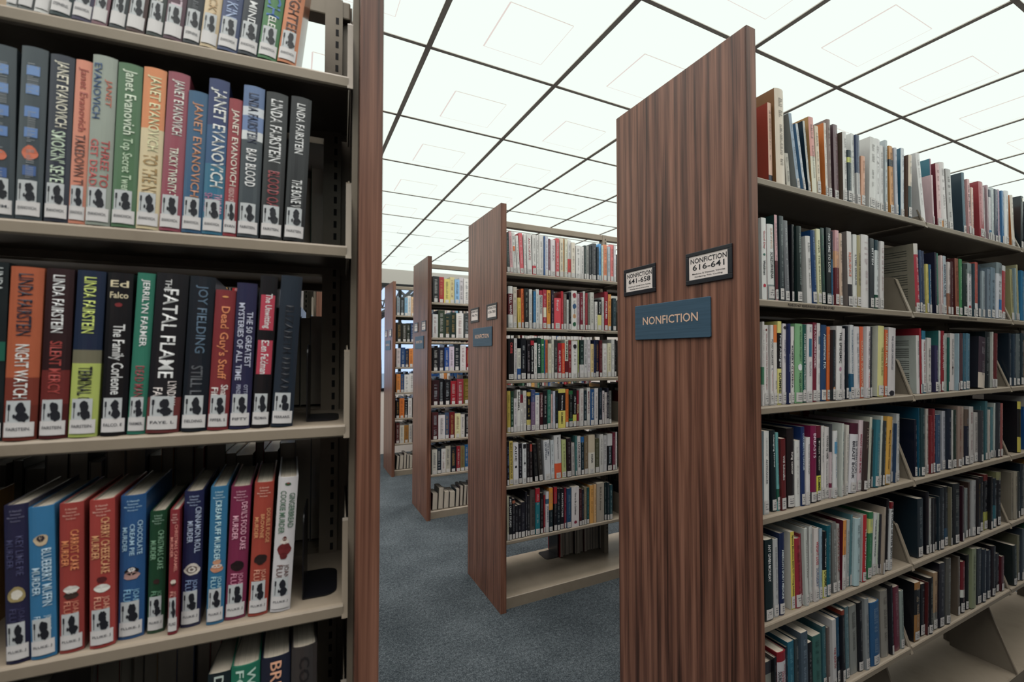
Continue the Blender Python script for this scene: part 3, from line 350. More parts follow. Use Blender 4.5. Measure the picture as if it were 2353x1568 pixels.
('R', 1, 0.4952, 0.0153, 0.0254, 0.2411, 0.1586, 0.0007, (149, 138, 133), {'sc': (239, 231, 227), 'b': [(0, 0.3, (51, 49, 56))], 't': [('RESILIENCE', 0.4, 0.72, (241, 123, 94), 0.6)]}, 'white and charcoal book, sixteenth from the wood end panel, second shelf, bookcase signed 616-641'),
('R', 1, 0.521, 0.0143, 0.0218, 0.2342, 0.1671, 0.0324, (241, 240, 236), {'t': [('LYME DISEASE', 0.3, 0.72, (115, 115, 124), 0.42)]}, 'white book titled lyme disease, second shelf, bookcase signed 616-641'),
('R', 1, 0.5431, 0.014, 0.0223, 0.2341, 0.1757, 0.0314, (185, 173, 132), {'t': [('LYRICS FROM THE GREAT BELOW', 0.3, 0.75, (65, 62, 43), 0.3)]}, 'olive book, eighteenth from the wood end panel, second shelf, bookcase signed 616-641'),
('R', 1, 0.5694, 0.0151, 0.0443, 0.2394, 0.1543, 0.0339, (241, 235, 233), {'nl': 1, 'm': (207, 175, 183)}, 'thick white book, nineteenth from the wood end panel, second shelf, bookcase signed 616-641'),
('R', 1, 0.6141, 0.0104, 0.023, 0.2315, 0.1629, 0.0352, (55, 62, 67), {'t': [('BITTEN', 0.62, 0.86, (241, 241, 241), 0.5)], 'm': 'A0A8A8'}, 'navy book titled bitten, second shelf, bookcase signed 616-641'),
('R', 1, 0.6473, 0.0145, 0.0235, 0.2307, 0.1714, 0.0573, (229, 233, 233), {'b': [(0.85, 1, (39, 66, 78)), (0, 0.2, (26, 79, 64))], 'm': (133, 139, 139)}, 'white book, twenty-first from the wood end panel, second shelf, bookcase signed 616-641'),
('R', 1, 0.6712, 0.0094, 0.023, 0.2288, 0.15, 0.0588, (233, 227, 225), {'m': (171, 105, 112)}, 'white book, twenty-second from the wood end panel, second shelf, bookcase signed 616-641'),
('R', 1, 0.9171, 0.0118, 0.0301, 0.2468, 0.15, -0.0266, (156, 147, 130), {'sc': (190, 65, 80), 'b': [(0.84, 1, (237, 229, 221)), (0, 0.08, (237, 221, 213))], 'sl': 1, 'm': (241, 238, 238)}, 'red book, first past the first steel divider, second shelf, bookcase signed 616-641'),
('R', 1, 0.9569, 0.0152, 0.0171, 0.2287, 0.1586, 0.0084, (55, 76, 109), {}, 'blue book, second past the first steel divider, second shelf, bookcase signed 616-641'),
('R', 1, 0.9744, 0.0143, 0.0179, 0.2274, 0.1671, 0.0067, (45, 62, 95), {}, 'navy book, third past the first steel divider, second shelf, bookcase signed 616-641'),
('R', 1, 1.1313, 0.0126, 0.0228, 0.2245, 0.1586, 0.0323, (195, 206, 214), {'t': [('ESSENTIAL GUIDE', 0.3, 0.85, (40, 67, 93), 0.6)]}, 'pale grey book, ninth past the first steel divider, second shelf, bookcase signed 616-641'),
('R', 1, 1.2265, 0.0116, 0.0313, 0.2238, 0.1543, 0.0247, (94, 44, 45), {'sc': (152, 93, 72), 'm': (64, 32, 29)}, 'tan book, twelfth past the first steel divider, second shelf, bookcase signed 616-641'),
('R', 1, 1.2736, 0.0158, 0.0234, 0.2264, 0.1629, 0.0536, (78, 150, 95), {'m': (229, 241, 229)}, 'green book, thirteenth past the first steel divider, second shelf, bookcase signed 616-641'),
('R', 1, 1.2974, 0.0138, 0.0379, 0.2088, 0.1714, 0.0639, (25, 45, 45), {'m': (162, 177, 169)}, 'near-black book, fourteenth past the first steel divider, second shelf, bookcase signed 616-641'),
('R', 1, 1.3441, 0.0156, 0.0369, 0.2169, 0.15, 0.0551, (170, 178, 178), {'sc': (233, 229, 231), 'b': [(0.8, 1, (151, 162, 162))], 'ic': [(0.15, 0.6, (168, 53, 66), 1)]}, 'white book, fifteenth past the first steel divider, second shelf, bookcase signed 616-641'),
('R', 1, 1.4065, 0.0137, 0.0262, 0.226, 0.1671, 0.0574, (189, 93, 84), {'b': [(0, 0.25, (237, 229, 229))]}, 'red and white book, seventeenth past the first steel divider, second shelf, bookcase signed 616-641'),
('R', 1, 1.5309, 0.0161, 0.0303, 0.2084, 0.1714, 0.0712, (131, 146, 160), {}, 'slate blue book, twenty-first past the first steel divider, second shelf, bookcase signed 616-641'),
('R', 1, 1.5659, 0.0164, 0.0469, 0.218, 0.15, 0.0723, (126, 146, 161), {}, 'thick slate blue book, twenty-second past the first steel divider, second shelf, bookcase signed 616-641'),
('R', 1, 1.6135, 0.0143, 0.057, 0.2422, 0.1586, 0.0844, (221, 221, 227), {'b': [(0.8, 1, (136, 148, 152))], 'ic': [(0.2, 0.45, (44, 115, 179), 2.6)]}, 'thick white book, twenty-third past the first steel divider, second shelf, bookcase signed 616-641'),
('R', 1, 1.6858, 0.0177, 0.0325, 0.2378, 0.1671, 0.0978, (188, 77, 84), {'b': [(0, 0.1, (237, 229, 229)), (0.9, 1, (229, 229, 229))]}, 'red book, twenty-fourth past the first steel divider, second shelf, bookcase signed 616-641'),
('R', 2, 0.0713, 0.016, 0.0079, 0.2306, 0.15, 0.0237, (233, 227, 223), {'b': [(0.25, 0.46, (89, 146, 115))], 'nl': 1}, 'slim white and green book, first from the wood end panel, third shelf, bookcase signed 616-641'),
('R', 2, 0.0815, 0.0172, 0.0175, 0.2216, 0.1586, 0.0131, (241, 235, 231), {'t': [('When Your Child Has Food Allergies', 0.2, 0.9, (171, 97, 108), 0.36)], 'ic': [(0.94, 0.4, (127, 56, 51), 0.8)]}, 'white book, second from the wood end panel, third shelf, bookcase signed 616-641'),
('R', 2, 0.0994, 0.0117, 0.0125, 0.2218, 0.1671, 0.0231, (241, 235, 231), {'t': [('FOOD ALLERGIES', 0.5, 0.82, (26, 31, 43), 0.5), ('A COMPLETE GUIDE FOR EATING', 0.18, 0.42, (188, 70, 84), 0.24)], 'ic': [(0.45, 0.5, (161, 161, 176), 0.8)]}, 'slim white book titled food allergies, third shelf, bookcase signed 616-641'),
('R', 2, 0.1176, 0.0143, 0.0145, 0.2226, 0.1757, 0.0197, (237, 229, 223), {'b': [(0.78, 1, (241, 139, 80))], 't': [('KNOW YOUR', 0.2, 0.3, (66, 66, 66), 0.3)]}, 'slim white and orange book, fourth from the wood end panel, third shelf, bookcase signed 616-641'),
('R', 2, 0.1338, 0.0146, 0.0171, 0.2334, 0.1543, 0.0268, (241, 232, 146), {'b': [(0.43, 0.86, (16, 18, 24))], 't': [('Food Allergies', 0.45, 0.83, (241, 241, 241), 0.62), ('DUMMIES', 0.12, 0.38, (50, 50, 42), 0.62)]}, 'yellow and black book titled food allergies, third shelf, bookcase signed 616-641'),
('R', 2, 0.1564, 0.0148, 0.0157, 0.2276, 0.1629, 0.0287, (235, 227, 229), {'t': [('allergic girl', 0.52, 0.8, (155, 151, 175), 0.6)], 'ic': [(0.95, 0.8, (65, 57, 60), 0.6)]}, 'slim white book titled allergic girl, third shelf, bookcase signed 616-641'),
('R', 2, 0.1725, 0.0081, 0.0092, 0.2278, 0.1714, 0.027, (28, 42, 92), {'t': [('Rheumatoid Arthritis', 0.4, 0.62, (213, 221, 241), 0.3)]}, 'slim navy book, seventh from the wood end panel, third shelf, bookcase signed 616-641'),
('R', 2, 0.1945, 0.0154, 0.0153, 0.2201, 0.15, 0.0287, (239, 233, 231), {'t': [('AND AUTOIMMUNE', 0.5, 0.82, (25, 25, 34), 0.34, 0.22), ('DISEASE', 0.3, 0.48, (188, 63, 76), 0.3, 0.22), ('ROBERT G LAHITA', 0.2, 0.75, (37, 40, 63), 0.32, -0.22)]}, 'slim white book titled and autoimmune, third shelf, bookcase signed 616-641'),
('R', 2, 0.2102, 0.013, 0.035, 0.2286, 0.1586, 0.0293, (143, 193, 145), {'t': [('the WELLNESS PROJECT', 0.52, 0.97, (58, 99, 73), 0.3), ('PHOEBE LAPINE', 0.12, 0.38, (47, 85, 66), 0.3)], 'ic': [(0.45, 0.55, (241, 241, 241), 0.9), (0.05, 0.3, (28, 55, 42), 0.5)]}, 'grey-green book titled the wellness project, third shelf, bookcase signed 616-641'),
('R', 2, 0.2478, 0.014, 0.0163, 0.2274, 0.1671, 0.0333, (19, 89, 79), {'t': [("HASHIMOTO'S THYROIDITIS", 0.14, 0.88, (241, 241, 241), 0.44)]}, "teal book titled hashimoto's thyroiditis, third shelf, bookcase signed 616-641"),
('R', 2, 0.2645, 0.011, 0.0252, 0.2286, 0.1757, 0.034, (241, 235, 235), {'t': [('THE', 0.9, 0.97, (157, 171, 186), 0.3), ('SOLUTION', 0.34, 0.52, (153, 149, 166), 0.36)], 'ic': [(0.7, 0.5, (52, 116, 146), 4.2)]}, 'white book titled solution, third shelf, bookcase signed 616-641'),
('R', 2, 0.2946, 0.0135, 0.0184, 0.2347, 0.1543, 0.0405, (127, 39, 61), {'t': [('THE AUTOIMMUNE EPIDEMIC', 0.42, 0.98, (241, 213, 221), 0.5)]}, 'magenta book titled the autoimmune epidemic, third shelf, bookcase signed 616-641'),
('R', 2, 0.3176, 0.0153, 0.017, 0.2336, 0.1629, 0.0413, (239, 231, 231), {'ic': [(0.78, 0.45, (89, 123, 145), 3)], 'm': (154, 159, 167)}, 'white book, thirteenth from the wood end panel, third shelf, bookcase signed 616-641'),
('R', 2, 0.335, 0.0136, 0.0268, 0.2286, 0.1714, 0.0452, (41, 74, 115), {'t': [('Autoimmune FIX', 0.42, 0.88, (221, 233, 241), 0.56)], 'm': '5A80A8'}, 'blue book titled autoimmune fix, third shelf, bookcase signed 616-641'),
('R', 2, 0.3684, 0.0146, 0.0149, 0.2243, 0.15, 0.0435, (241, 123, 67), {'t': [('Autoimmune Illness', 0.55, 0.9, (241, 237, 206), 0.3)]}, 'slim orange book titled autoimmune illness, third shelf, bookcase signed 616-641'),
('R', 2, 0.3837, 0.0063, 0.0136, 0.2145, 0.1586, 0.0417, (35, 43, 50), {'t': [('UNDERSTAND', 0.28, 0.76, (101, 113, 124), 0.5)], 'ic': [(0.17, 0.8, (201, 148, 110), 0.8)]}, 'slim near-black book, sixteenth from the wood end panel, third shelf, bookcase signed 616-641'),
('R', 2, 0.4038, 0.0079, 0.0305, 0.2266, 0.1671, 0.0484, (229, 221, 219), {'sc': (241, 237, 235), 't': [('THE EPIDEMIC', 0.5, 0.92, (25, 25, 36), 0.46), ('JONATHAN ENGEL', 0.15, 0.36, (51, 51, 59), 0.3)], 'ic': [(0.42, 0.4, (194, 133, 163), 1)]}, 'white book titled the epidemic, third shelf, bookcase signed 616-641'),
('R', 2, 0.4423, 0.0113, 0.0138, 0.2205, 0.1757, 0.0468, (233, 225, 227), {'m': (116, 116, 129)}, 'slim white book, eighteenth from the wood end panel, third shelf, bookcase signed 616-641'),
('R', 2, 0.469, 0.0138, 0.0149, 0.2286, 0.1543, 0.031, (17, 29, 41), {'m': (101, 116, 130)}, 'slim near-black book, nineteenth from the wood end panel, third shelf, bookcase signed 616-641'),
('R', 2, 0.4843, 0.0086, 0.0181, 0.2329, 0.1629, 0.0292, (231, 231, 233), {'b': [(0.1, 0.34, (46, 100, 134))], 't': [('THE SUPLEMENTS SOLUTION', 0.36, 0.94, (122, 142, 164), 0.4)]}, 'white and blue book titled the suplements solution, third shelf, bookcase signed 616-641'),
('R', 2, 0.5156, 0.0142, 0.0316, 0.2286, 0.1714, 0.0259, (237, 231, 233), {'m': (99, 99, 111)}, 'white book, twenty-first from the wood end panel, third shelf, bookcase signed 616-641'),
('R', 2, 0.5478, 0.0136, 0.0207, 0.2295, 0.15, 0.0301, (229, 98, 63), {'sc': (241, 111, 76), 't': [('CANCER SURVIVOR', 0.15, 0.8, (241, 204, 173), 0.5)]}, 'red book, twenty-second from the wood end panel, third shelf, bookcase signed 616-641'),
('R', 2, 0.5689, 0.0065, 0.0214, 0.2299, 0.1586, 0.0582, (239, 231, 233), {'t': [('THE TRUTH ABOUT CANCER', 0.4, 0.94, (97, 83, 103), 0.4), ('TY BOLLINGER', 0.12, 0.36, (210, 111, 125), 0.26)]}, 'white book, twenty-third from the wood end panel, third shelf, bookcase signed 616-641'),
('R', 2, 0.6393, 0.0087, 0.0379, 0.2334, 0.1757, 0.0682, (231, 229, 213), {'sc': (236, 228, 157), 't': [('THE GUIDE TO LIVING', 0.3, 0.7, (164, 157, 98), 0.3)], 'nl': 0}, 'yellow book, twenty-fifth from the wood end panel, third shelf, bookcase signed 616-641'),
('R', 2, 0.6776, 0.0066, 0.0184, 0.2221, 0.1543, 0.0714, (234, 113, 71), {'t': [('CANCER FAMILY', 0.44, 0.95, (241, 229, 198), 0.6)]}, 'orange book titled cancer family, third shelf, bookcase signed 616-641'),
('R', 2, 0.7033, 0.0076, 0.0451, 0.2295, 0.1629, 0.0718, (219, 212, 212), {'sc': (235, 227, 227), 't': [('THE CANCER CHRONICLES', 0.38, 0.88, (134, 134, 147), 0.26)], 'ic': [(0.04, 0.7, (36, 36, 47), 0.5)], 'nl': 1}, 'thick white book titled the cancer chronicles, third shelf, bookcase signed 616-641'),
('R', 2, 0.9032, 0.0098, 0.0221, 0.2076, 0.15, 0.0196, (200, 204, 196), {'sc': (231, 225, 223), 'nl': 1, 'sl': 1}, 'white book, first past the first steel divider, third shelf, bookcase signed 616-641'),
('R', 2, 0.9427, 0.0083, 0.0251, 0.2248, 0.1671, 0.0279, (49, 123, 152), {'b': [(0.15, 0.86, (241, 238, 238))], 't': [('Taking Care of Your Child', 0.17, 0.84, (168, 53, 66), 0.4)]}, 'teal and white book titled taking care of your child, third shelf, bookcase signed 616-641'),
('R', 2, 0.9707, 0.0064, 0.0293, 0.1992, 0.1757, 0.0546, (224, 218, 214), {'m': (82, 82, 87)}, 'white book, fourth past the first steel divider, third shelf, bookcase signed 616-641'),
('R', 2, 1.0437, 0.0116, 0.0238, 0.1723, 0.1543, 0.0414, (57, 53, 91), {}, 'short navy book, fifth past the first steel divider, third shelf, bookcase signed 616-641'),
('R', 2, 1.0936, 0.0133, 0.0241, 0.2279, 0.1714, 0.0658, (150, 42, 54), {'t': [('NORMAL AT ANY COST', 0.35, 0.93, (241, 229, 229), 0.5)]}, 'red book titled normal at any cost, third shelf, bookcase signed 616-641'),
('R', 2, 1.1188, 0.0131, 0.0214, 0.2189, 0.15, 0.0666, (189, 193, 186), {'nl': 1}, 'pale grey book, eighth past the first steel divider, third shelf, bookcase signed 616-641'),
('R', 2, 1.1778, 0.0168, 0.0367, 0.2202, 0.1671, 0.0646, (235, 223, 219), {'ic': [(0.4, 0.3, (95, 53, 48), 0.8)], 'nl': 1}, 'white book, tenth past the first steel divider, third shelf, bookcase signed 616-641'),
('R', 2, 1.2404, 0.0109, 0.025, 0.2224, 0.1543, 0.0717, (85, 58, 65), {'m': (149, 125, 132)}, 'plum book, twelfth past the first steel divider, third shelf, bookcase signed 616-641'),
('R', 2, 1.2658, 0.0093, 0.0224, 0.2218, 0.1629, 0.0727, (58, 105, 126), {}, 'teal book, thirteenth past the first steel divider, third shelf, bookcase signed 616-641'),
('R', 2, 1.295, 0.0109, 0.0328, 0.2225, 0.1714, 0.0781, (90, 132, 154), {}, 'blue book, fourteenth past the first steel divider, third shelf, bookcase signed 616-641'),
('R', 2, 1.393, 0.0074, 0.062, 0.2081, 0.15, 0.1134, (32, 31, 41), {'sc': (65, 52, 65), 'b': [(0, 0.3, (228, 212, 196))], 'nl': 1}, 'thick plum and cream book, fifteenth past the first steel divider, third shelf, bookcase signed 616-641'),
('R', 2, 1.4852, 0.016, 0.0506, 0.2325, 0.1586, 0.0844, (17, 31, 37), {'nl': 1}, 'thick black book, sixteenth past the first steel divider, third shelf, bookcase signed 616-641'),
('R', 2, 1.7974, 0.0125, 0.0391, 0.2301, 0.1671, 0.0809, (99, 108, 111), {}, 'grey book, third past the second steel divider, third shelf, bookcase signed 616-641'),
('R', 3, 0.0667, 0.013, 0.0208, 0.2235, 0.15, 0.0193, (186, 206, 214), {'sc': (241, 239, 235), 't': [('ANTICANCER', 0.36, 0.66, (103, 103, 113), 0.36), ('A NEW WAY OF LIFE', 0.7, 0.92, (140, 140, 146), 0.2)]}, 'white book titled anticancer, fourth shelf, bookcase signed 616-641'),
('R', 3, 0.1063, 0.0175, 0.0205, 0.2227, 0.1586, -0.0117, (19, 34, 40), {'t': [('Changing Normal', 0.55, 0.95, (239, 241, 241), 0.36)], 'm': '3A5A5A'}, 'black book titled changing normal, fourth shelf, bookcase signed 616-641'),
('R', 3, 0.1273, 0.0158, 0.0113, 0.2153, 0.1671, -0.0113, (121, 185, 185), {'b': [(0.12, 0.28, (43, 100, 84))], 't': [('The Chemotherapy Survival Guide', 0.34, 0.95, (43, 85, 98), 0.36)]}, 'slim blue-grey book titled the chemotherapy survival guide, fourth shelf, bookcase signed 616-641'),
('R', 3, 0.139, 0.011, 0.0202, 0.1981, 0.1757, 0.004, (103, 37, 40), {'t': [('Will Schwalbe', 0.42, 0.76, (241, 241, 239), 0.42)]}, 'maroon book, fourth from the wood end panel, fourth shelf, bookcase signed 616-641'),
('R', 3, 0.1701, 0.0158, 0.0332, 0.223, 0.1543, 0.016, (32, 25, 28), {'t': [('lung cancer', 0.42, 0.7, (241, 235, 230), 0.36)]}, 'black book titled lung cancer, fourth shelf, bookcase signed 616-641'),
('R', 3, 0.2036, 0.0137, 0.023, 0.1862, 0.1629, 0.0152, (241, 239, 235), {'nl': 1, 'm': (176, 169, 169)}, 'short white book, sixth from the wood end panel, fourth shelf, bookcase signed 616-641'),
('R', 3, 0.227, 0.0104, 0.0174, 0.224, 0.1714, 0.0131, (34, 56, 105), {'t': [('COLORECTAL CANCER', 0.45, 0.92, (205, 222, 241), 0.4)]}, 'blue book titled colorectal cancer, fourth shelf, bookcase signed 616-641'),
('R', 3, 0.2448, 0.0077, 0.0178, 0.1921, 0.15, 0.031, (241, 235, 235), {'t': [('Breast Cancer Clear & Simple', 0.46, 0.9, (70, 70, 82), 0.34)]}, 'white book titled breast cancer clear & simple, fourth shelf, bookcase signed 616-641'),
('R', 3, 0.2745, 0.0132, 0.0292, 0.2226, 0.1586, 0.0317, (134, 38, 80), {'b': [(0, 0.14, (27, 31, 45))], 't': [('BREASTS', 0.58, 0.9, (241, 214, 230), 0.5)]}, 'magenta book titled breasts, fourth shelf, bookcase signed 616-641'),
('R', 3, 0.3045, 0.0128, 0.0201, 0.2209, 0.1671, 0.0327, (18, 19, 26), {'b': [(0.1, 0.34, (241, 237, 97)), (0.84, 1, (116, 35, 56))], 't': [('Breast Cancer', 0.4, 0.8, (230, 230, 213), 0.3), ('DUMMIES', 0.12, 0.32, (38, 38, 31), 0.6)]}, 'black and yellow book titled breast cancer, fourth shelf, bookcase signed 616-641'),
('R', 3, 0.3346, 0.0175, 0.0136, 0.218, 0.1757, 0.0404, (241, 234, 230), {'t': [('The Breast Test Book', 0.5, 0.92, (161, 166, 166), 0.42)]}, 'slim white book, eleventh from the wood end panel, fourth shelf, bookcase signed 616-641'),
('R', 3, 0.35, 0.0176, 0.0231, 0.2129, 0.1543, 0.0411, (241, 234, 232), {'t': [('STAND by HER', 0.55, 0.88, (27, 27, 34), 0.5), ('A Breast Cancer Guide for Men', 0.16, 0.52, (86, 86, 91), 0.26)]}, 'white book titled stand by her, fourth shelf, bookcase signed 616-641'),
('R', 3, 0.3824, 0.0102, 0.0211, 0.2001, 0.1714, 0.0432, (239, 237, 237), {'t': [('The Cancer Recovery Plan', 0.3, 0.9, (113, 149, 173), 0.3)], 'ic': [(0.75, 0.7, (102, 162, 202), 2.4)]}, 'white book, fourteenth from the wood end panel, fourth shelf, bookcase signed 616-641'),
('R', 3, 0.4169, 0.006, 0.0102, 0.221, 0.1586, 0.0634, (221, 225, 217), {'t': [('Living Through Breast Cancer', 0.22, 0.88, (90, 120, 125), 0.44)]}, 'slim pale grey book titled living through breast cancer, fourth shelf, bookcase signed 616-641'),
('R', 3, 0.4406, 0.0073, 0.0142, 0.2141, 0.1671, 0.0756, (234, 226, 217), {'m': (120, 120, 118)}, 'slim white book, seventeenth from the wood end panel, fourth shelf, bookcase signed 616-641'),
('R', 3, 0.4682, 0.0128, 0.045, 0.2149, 0.1757, 0.0961, (241, 237, 241), {'b': [(0.84, 1, (83, 32, 53))], 't': [("DR. SUSAN LOVE'S", 0.28, 0.74, (87, 87, 99), 0.28, 0.18), ('BREAST BOOK', 0.2, 0.74, (54, 54, 66), 0.28, -0.18)]}, "thick white book titled dr. susan love's, fourth shelf, bookcase signed 616-641"),
('R', 3, 0.517, 0.0134, 0.0238, 0.2222, 0.1543, 0.1053, (241, 218, 222), {'t': [('BREAST CANCER BOOK', 0.25, 0.8, (178, 66, 93), 0.4)]}, 'pink book titled breast cancer book, fourth shelf, bookcase signed 616-641'),
('R', 3, 0.5412, 0.0077, 0.0233, 0.2169, 0.1629, 0.1088, (68, 54, 52), {'t': [('PREVAIL', 0.6, 0.9, (137, 122, 113), 0.5)]}, 'dusky brown book titled prevail, fourth shelf, bookcase signed 616-641'),
('R', 3, 0.5778, 0.0136, 0.015, 0.2291, 0.1714, 0.1156, (221, 217, 200), {'m': (139, 139, 129)}, 'slim pale grey book, twenty-first from the wood end panel, fourth shelf, bookcase signed 616-641'),
('R', 3, 0.6142, 0.0105, 0.0253, 0.2176, 0.1586, 0.1012, (63, 127, 142), {}, 'teal book, twenty-third from the wood end panel, fourth shelf, bookcase signed 616-641'),
('R', 3, 0.6428, 0.0112, 0.0122, 0.2295, 0.1671, 0.1099, (221, 225, 217), {'m': (70, 75, 75)}, 'slim pale grey book, twenty-fourth from the wood end panel, fourth shelf, bookcase signed 616-641'),
('R', 3, 0.6554, 0.0087, 0.0161, 0.2125, 0.1757, 0.108, (54, 63, 67), {'m': (180, 188, 188)}, 'dark teal book, twenty-fifth from the wood end panel, fourth shelf, bookcase signed 616-641'),
('R', 3, 0.6751, 0.0095, 0.0321, 0.2236, 0.1543, 0.1256, (241, 186, 92), {'t': [('Managing Prostate Cancer', 0.22, 0.8, (116, 72, 36), 0.42)]}, 'orange book titled managing prostate cancer, fourth shelf, bookcase signed 616-641'),
('R', 3, 0.7662, 0.0175, 0.0198, 0.2278, 0.15, 0.0606, (217, 217, 217), {'m': (103, 103, 109)}, 'pale grey book, twenty-ninth from the wood end panel, fourth shelf, bookcase signed 616-641'),
('R', 3, 0.8912, 0.017, 0.0178, 0.2002, 0.15, 0.0309, (18, 25, 45), {}, 'near-black book, first past the first steel divider, fourth shelf, bookcase signed 616-641'),
('R', 3, 0.9169, 0.0091, 0.0275, 0.2399, 0.1671, 0.0431, (41, 69, 74), {}, 'dark teal book, third past the first steel divider, fourth shelf, bookcase signed 616-641'),
('R', 3, 0.9747, 0.0178, 0.018, 0.2335, 0.1757, 0.0543, (215, 207, 199), {'m': (102, 96, 89)}, 'pale grey book, fourth past the first steel divider, fourth shelf, bookcase signed 616-641'),
('R', 3, 1.0081, 0.011, 0.0173, 0.2324, 0.1629, 0.0559, (133, 51, 58), {'m': (228, 178, 178)}, 'red book, sixth past the first steel divider, fourth shelf, bookcase signed 616-641'),
('R', 3, 1.0289, 0.0098, 0.0337, 0.209, 0.1714, 0.0567, (59, 85, 115), {}, 'blue book, seventh past the first steel divider, fourth shelf, bookcase signed 616-641'),
('R', 3, 1.0962, 0.0178, 0.0275, 0.2181, 0.15, 0.0582, (196, 196, 204), {'m': (71, 71, 90)}, 'pale grey book, eighth past the first steel divider, fourth shelf, bookcase signed 616-641'),
('R', 3, 1.1242, 0.0119, 0.0302, 0.2252, 0.1586, 0.0594, (23, 36, 53), {}, 'near-black book, ninth past the first steel divider, fourth shelf, bookcase signed 616-641'),
('R', 3, 1.1731, 0.0117, 0.0226, 0.2199, 0.1757, 0.0613, (39, 58, 51), {}, 'dark green book, eleventh past the first steel divider, fourth shelf, bookcase signed 616-641'),
('R', 3, 1.1961, 0.0075, 0.0318, 0.2316, 0.1543, 0.0666, (156, 135, 124), {'m': (133, 50, 44)}, 'tan book, twelfth past the first steel divider, fourth shelf, bookcase signed 616-641'),
('R', 3, 1.2655, 0.0113, 0.0358, 0.2148, 0.1714, 0.0644, (29, 36, 53), {'b': [(0.7, 1, (101, 86, 77))]}, 'near-black and brown book, fourteenth past the first steel divider, fourth shelf, bookcase signed 616-641'),
('R', 3, 1.3017, 0.0095, 0.0354, 0.2245, 0.15, 0.0703, (215, 207, 203), {'m': (133, 51, 65)}, 'pale grey book, fifteenth past the first steel divider, fourth shelf, bookcase signed 616-641'),
('R', 3, 1.358, 0.0154, 0.0386, 0.1976, 0.1586, 0.0724, (204, 196, 192), {}, 'pale grey book, sixteenth past the first steel divider, fourth shelf, bookcase signed 616-641'),
('R', 3, 1.5228, 0.0172, 0.027, 0.2096, 0.1714, 0.0831, (93, 136, 144), {}, 'blue-grey book, twenty-first past the first steel divider, fourth shelf, bookcase signed 616-641'),
('R', 3, 1.5658, 0.0089, 0.0256, 0.2282, 0.1586, 0.0896, (54, 58, 66), {}, 'navy book, twenty-third past the first steel divider, fourth shelf, bookcase signed 616-641'),
('R', 3, 1.7691, 0.0079, 0.039, 0.2217, 0.15, 0.0813, (18, 19, 26), {'sc': (215, 198, 96), 'b': [(0.3, 0.85, (23, 23, 28))], 'nl': 1}, 'yellow and black book, first past the second steel divider, fourth shelf, bookcase signed 616-641'),
('R', 4, 0.061, 0.0095, 0.0315, 0.2145, 0.15, 0.0079, (27, 44, 48), {'t': [('ANY GIVEN MONDAY', 0.48, 0.94, (241, 241, 241), 0.4)]}, 'near-black book titled any given monday, fifth shelf, bookcase signed 616-641'),
('R', 4, 0.1012, 0.0133, 0.0207, 0.2084, 0.1586, 0.0007, (204, 204, 204), {'m': (108, 108, 114)}, 'pale grey book, second from the wood end panel, fifth shelf, bookcase signed 616-641'),
('R', 4, 0.1223, 0.0117, 0.0225, 0.2202, 0.1671, 0.02, (33, 47, 85), {'t': [("AMERICAN'S SPORTS MEDICINE", 0.2, 0.8, (231, 239, 241), 0.36)]}, "navy book titled american's sports medicine, fifth shelf, bookcase signed 616-641"),
('R', 4, 0.1781, 0.0137, 0.0169, 0.2145, 0.1757, 0.0024, (229, 225, 217), {'sc': (241, 220, 104), 't': [('Sports Medicine Bible for Young Athletes', 0.14, 0.96, (40, 40, 32), 0.5)]}, 'yellow book, fourth from the wood end panel, fifth shelf, bookcase signed 616-641'),
('R', 4, 0.1966, 0.0132, 0.027, 0.1931, 0.1543, -0.0059, (156, 49, 63), {'sc': (166, 53, 68), 'm': (87, 26, 33)}, 'red book, fifth from the wood end panel, fifth shelf, bookcase signed 616-641'),
('R', 4, 0.2343, 0.0074, 0.0143, 0.2178, 0.1714, -0.0149, (216, 218, 212), {'t': [('QUANTITATIVE', 0.36, 0.85, (107, 107, 97), 0.26)]}, 'slim pale grey book, seventh from the wood end panel, fifth shelf, bookcase signed 616-641'),
('R', 4, 0.2635, 0.0151, 0.0146, 0.2141, 0.15, 0.0235, (225, 225, 221), {'m': (134, 167, 173)}, 'slim pale grey book, eighth from the wood end panel, fifth shelf, bookcase signed 616-641'),
('R', 4, 0.2786, 0.0096, 0.0217, 0.2077, 0.1586, 0.0239, (234, 225, 221), {'t': [('WEIGHT LOSS', 0.5, 0.82, (197, 54, 76), 0.5), ('SURGERY', 0.2, 0.46, (114, 130, 160), 0.5)]}, 'pale grey book titled weight loss, fifth shelf, bookcase signed 616-641'),
('R', 4, 0.307, 0.0124, 0.0146, 0.1997, 0.1671, 0.0331, (164, 189, 206), {'m': (97, 128, 150)}, 'slim light blue book, tenth from the wood end panel, fifth shelf, bookcase signed 616-641'),
('R', 4, 0.3219, 0.01, 0.0161, 0.1905, 0.1757, 0.0337, (20, 21, 28), {'b': [(0, 0.42, (228, 224, 129))], 't': [('Weight Loss Surgery', 0.46, 0.9, (241, 241, 241), 0.4), ('DUMMIES', 0.1, 0.4, (71, 71, 34), 0.7)]}, 'black and yellow book titled weight loss surgery, fifth shelf, bookcase signed 616-641'),
('R', 4, 0.3389, 0.0096, 0.0198, 0.2041, 0.1543, 0.0388, (26, 96, 111), {}, 'teal book, twelfth from the wood end panel, fifth shelf, bookcase signed 616-641'),
('R', 4, 0.3748, 0.0124, 0.0198, 0.2083, 0.1629, 0.0133, (126, 126, 124), {'m': (230, 230, 230)}, 'grey book, thirteenth from the wood end panel, fifth shelf, bookcase signed 616-641'),
('R', 4, 0.395, 0.0116, 0.0144, 0.1995, 0.1714, 0.0267, (186, 182, 177), {'t': [('SCALPELS EDGE', 0.3, 0.95, (142, 95, 93), 0.7)]}, 'slim grey book, fourteenth from the wood end panel, fifth shelf, bookcase signed 616-641'),
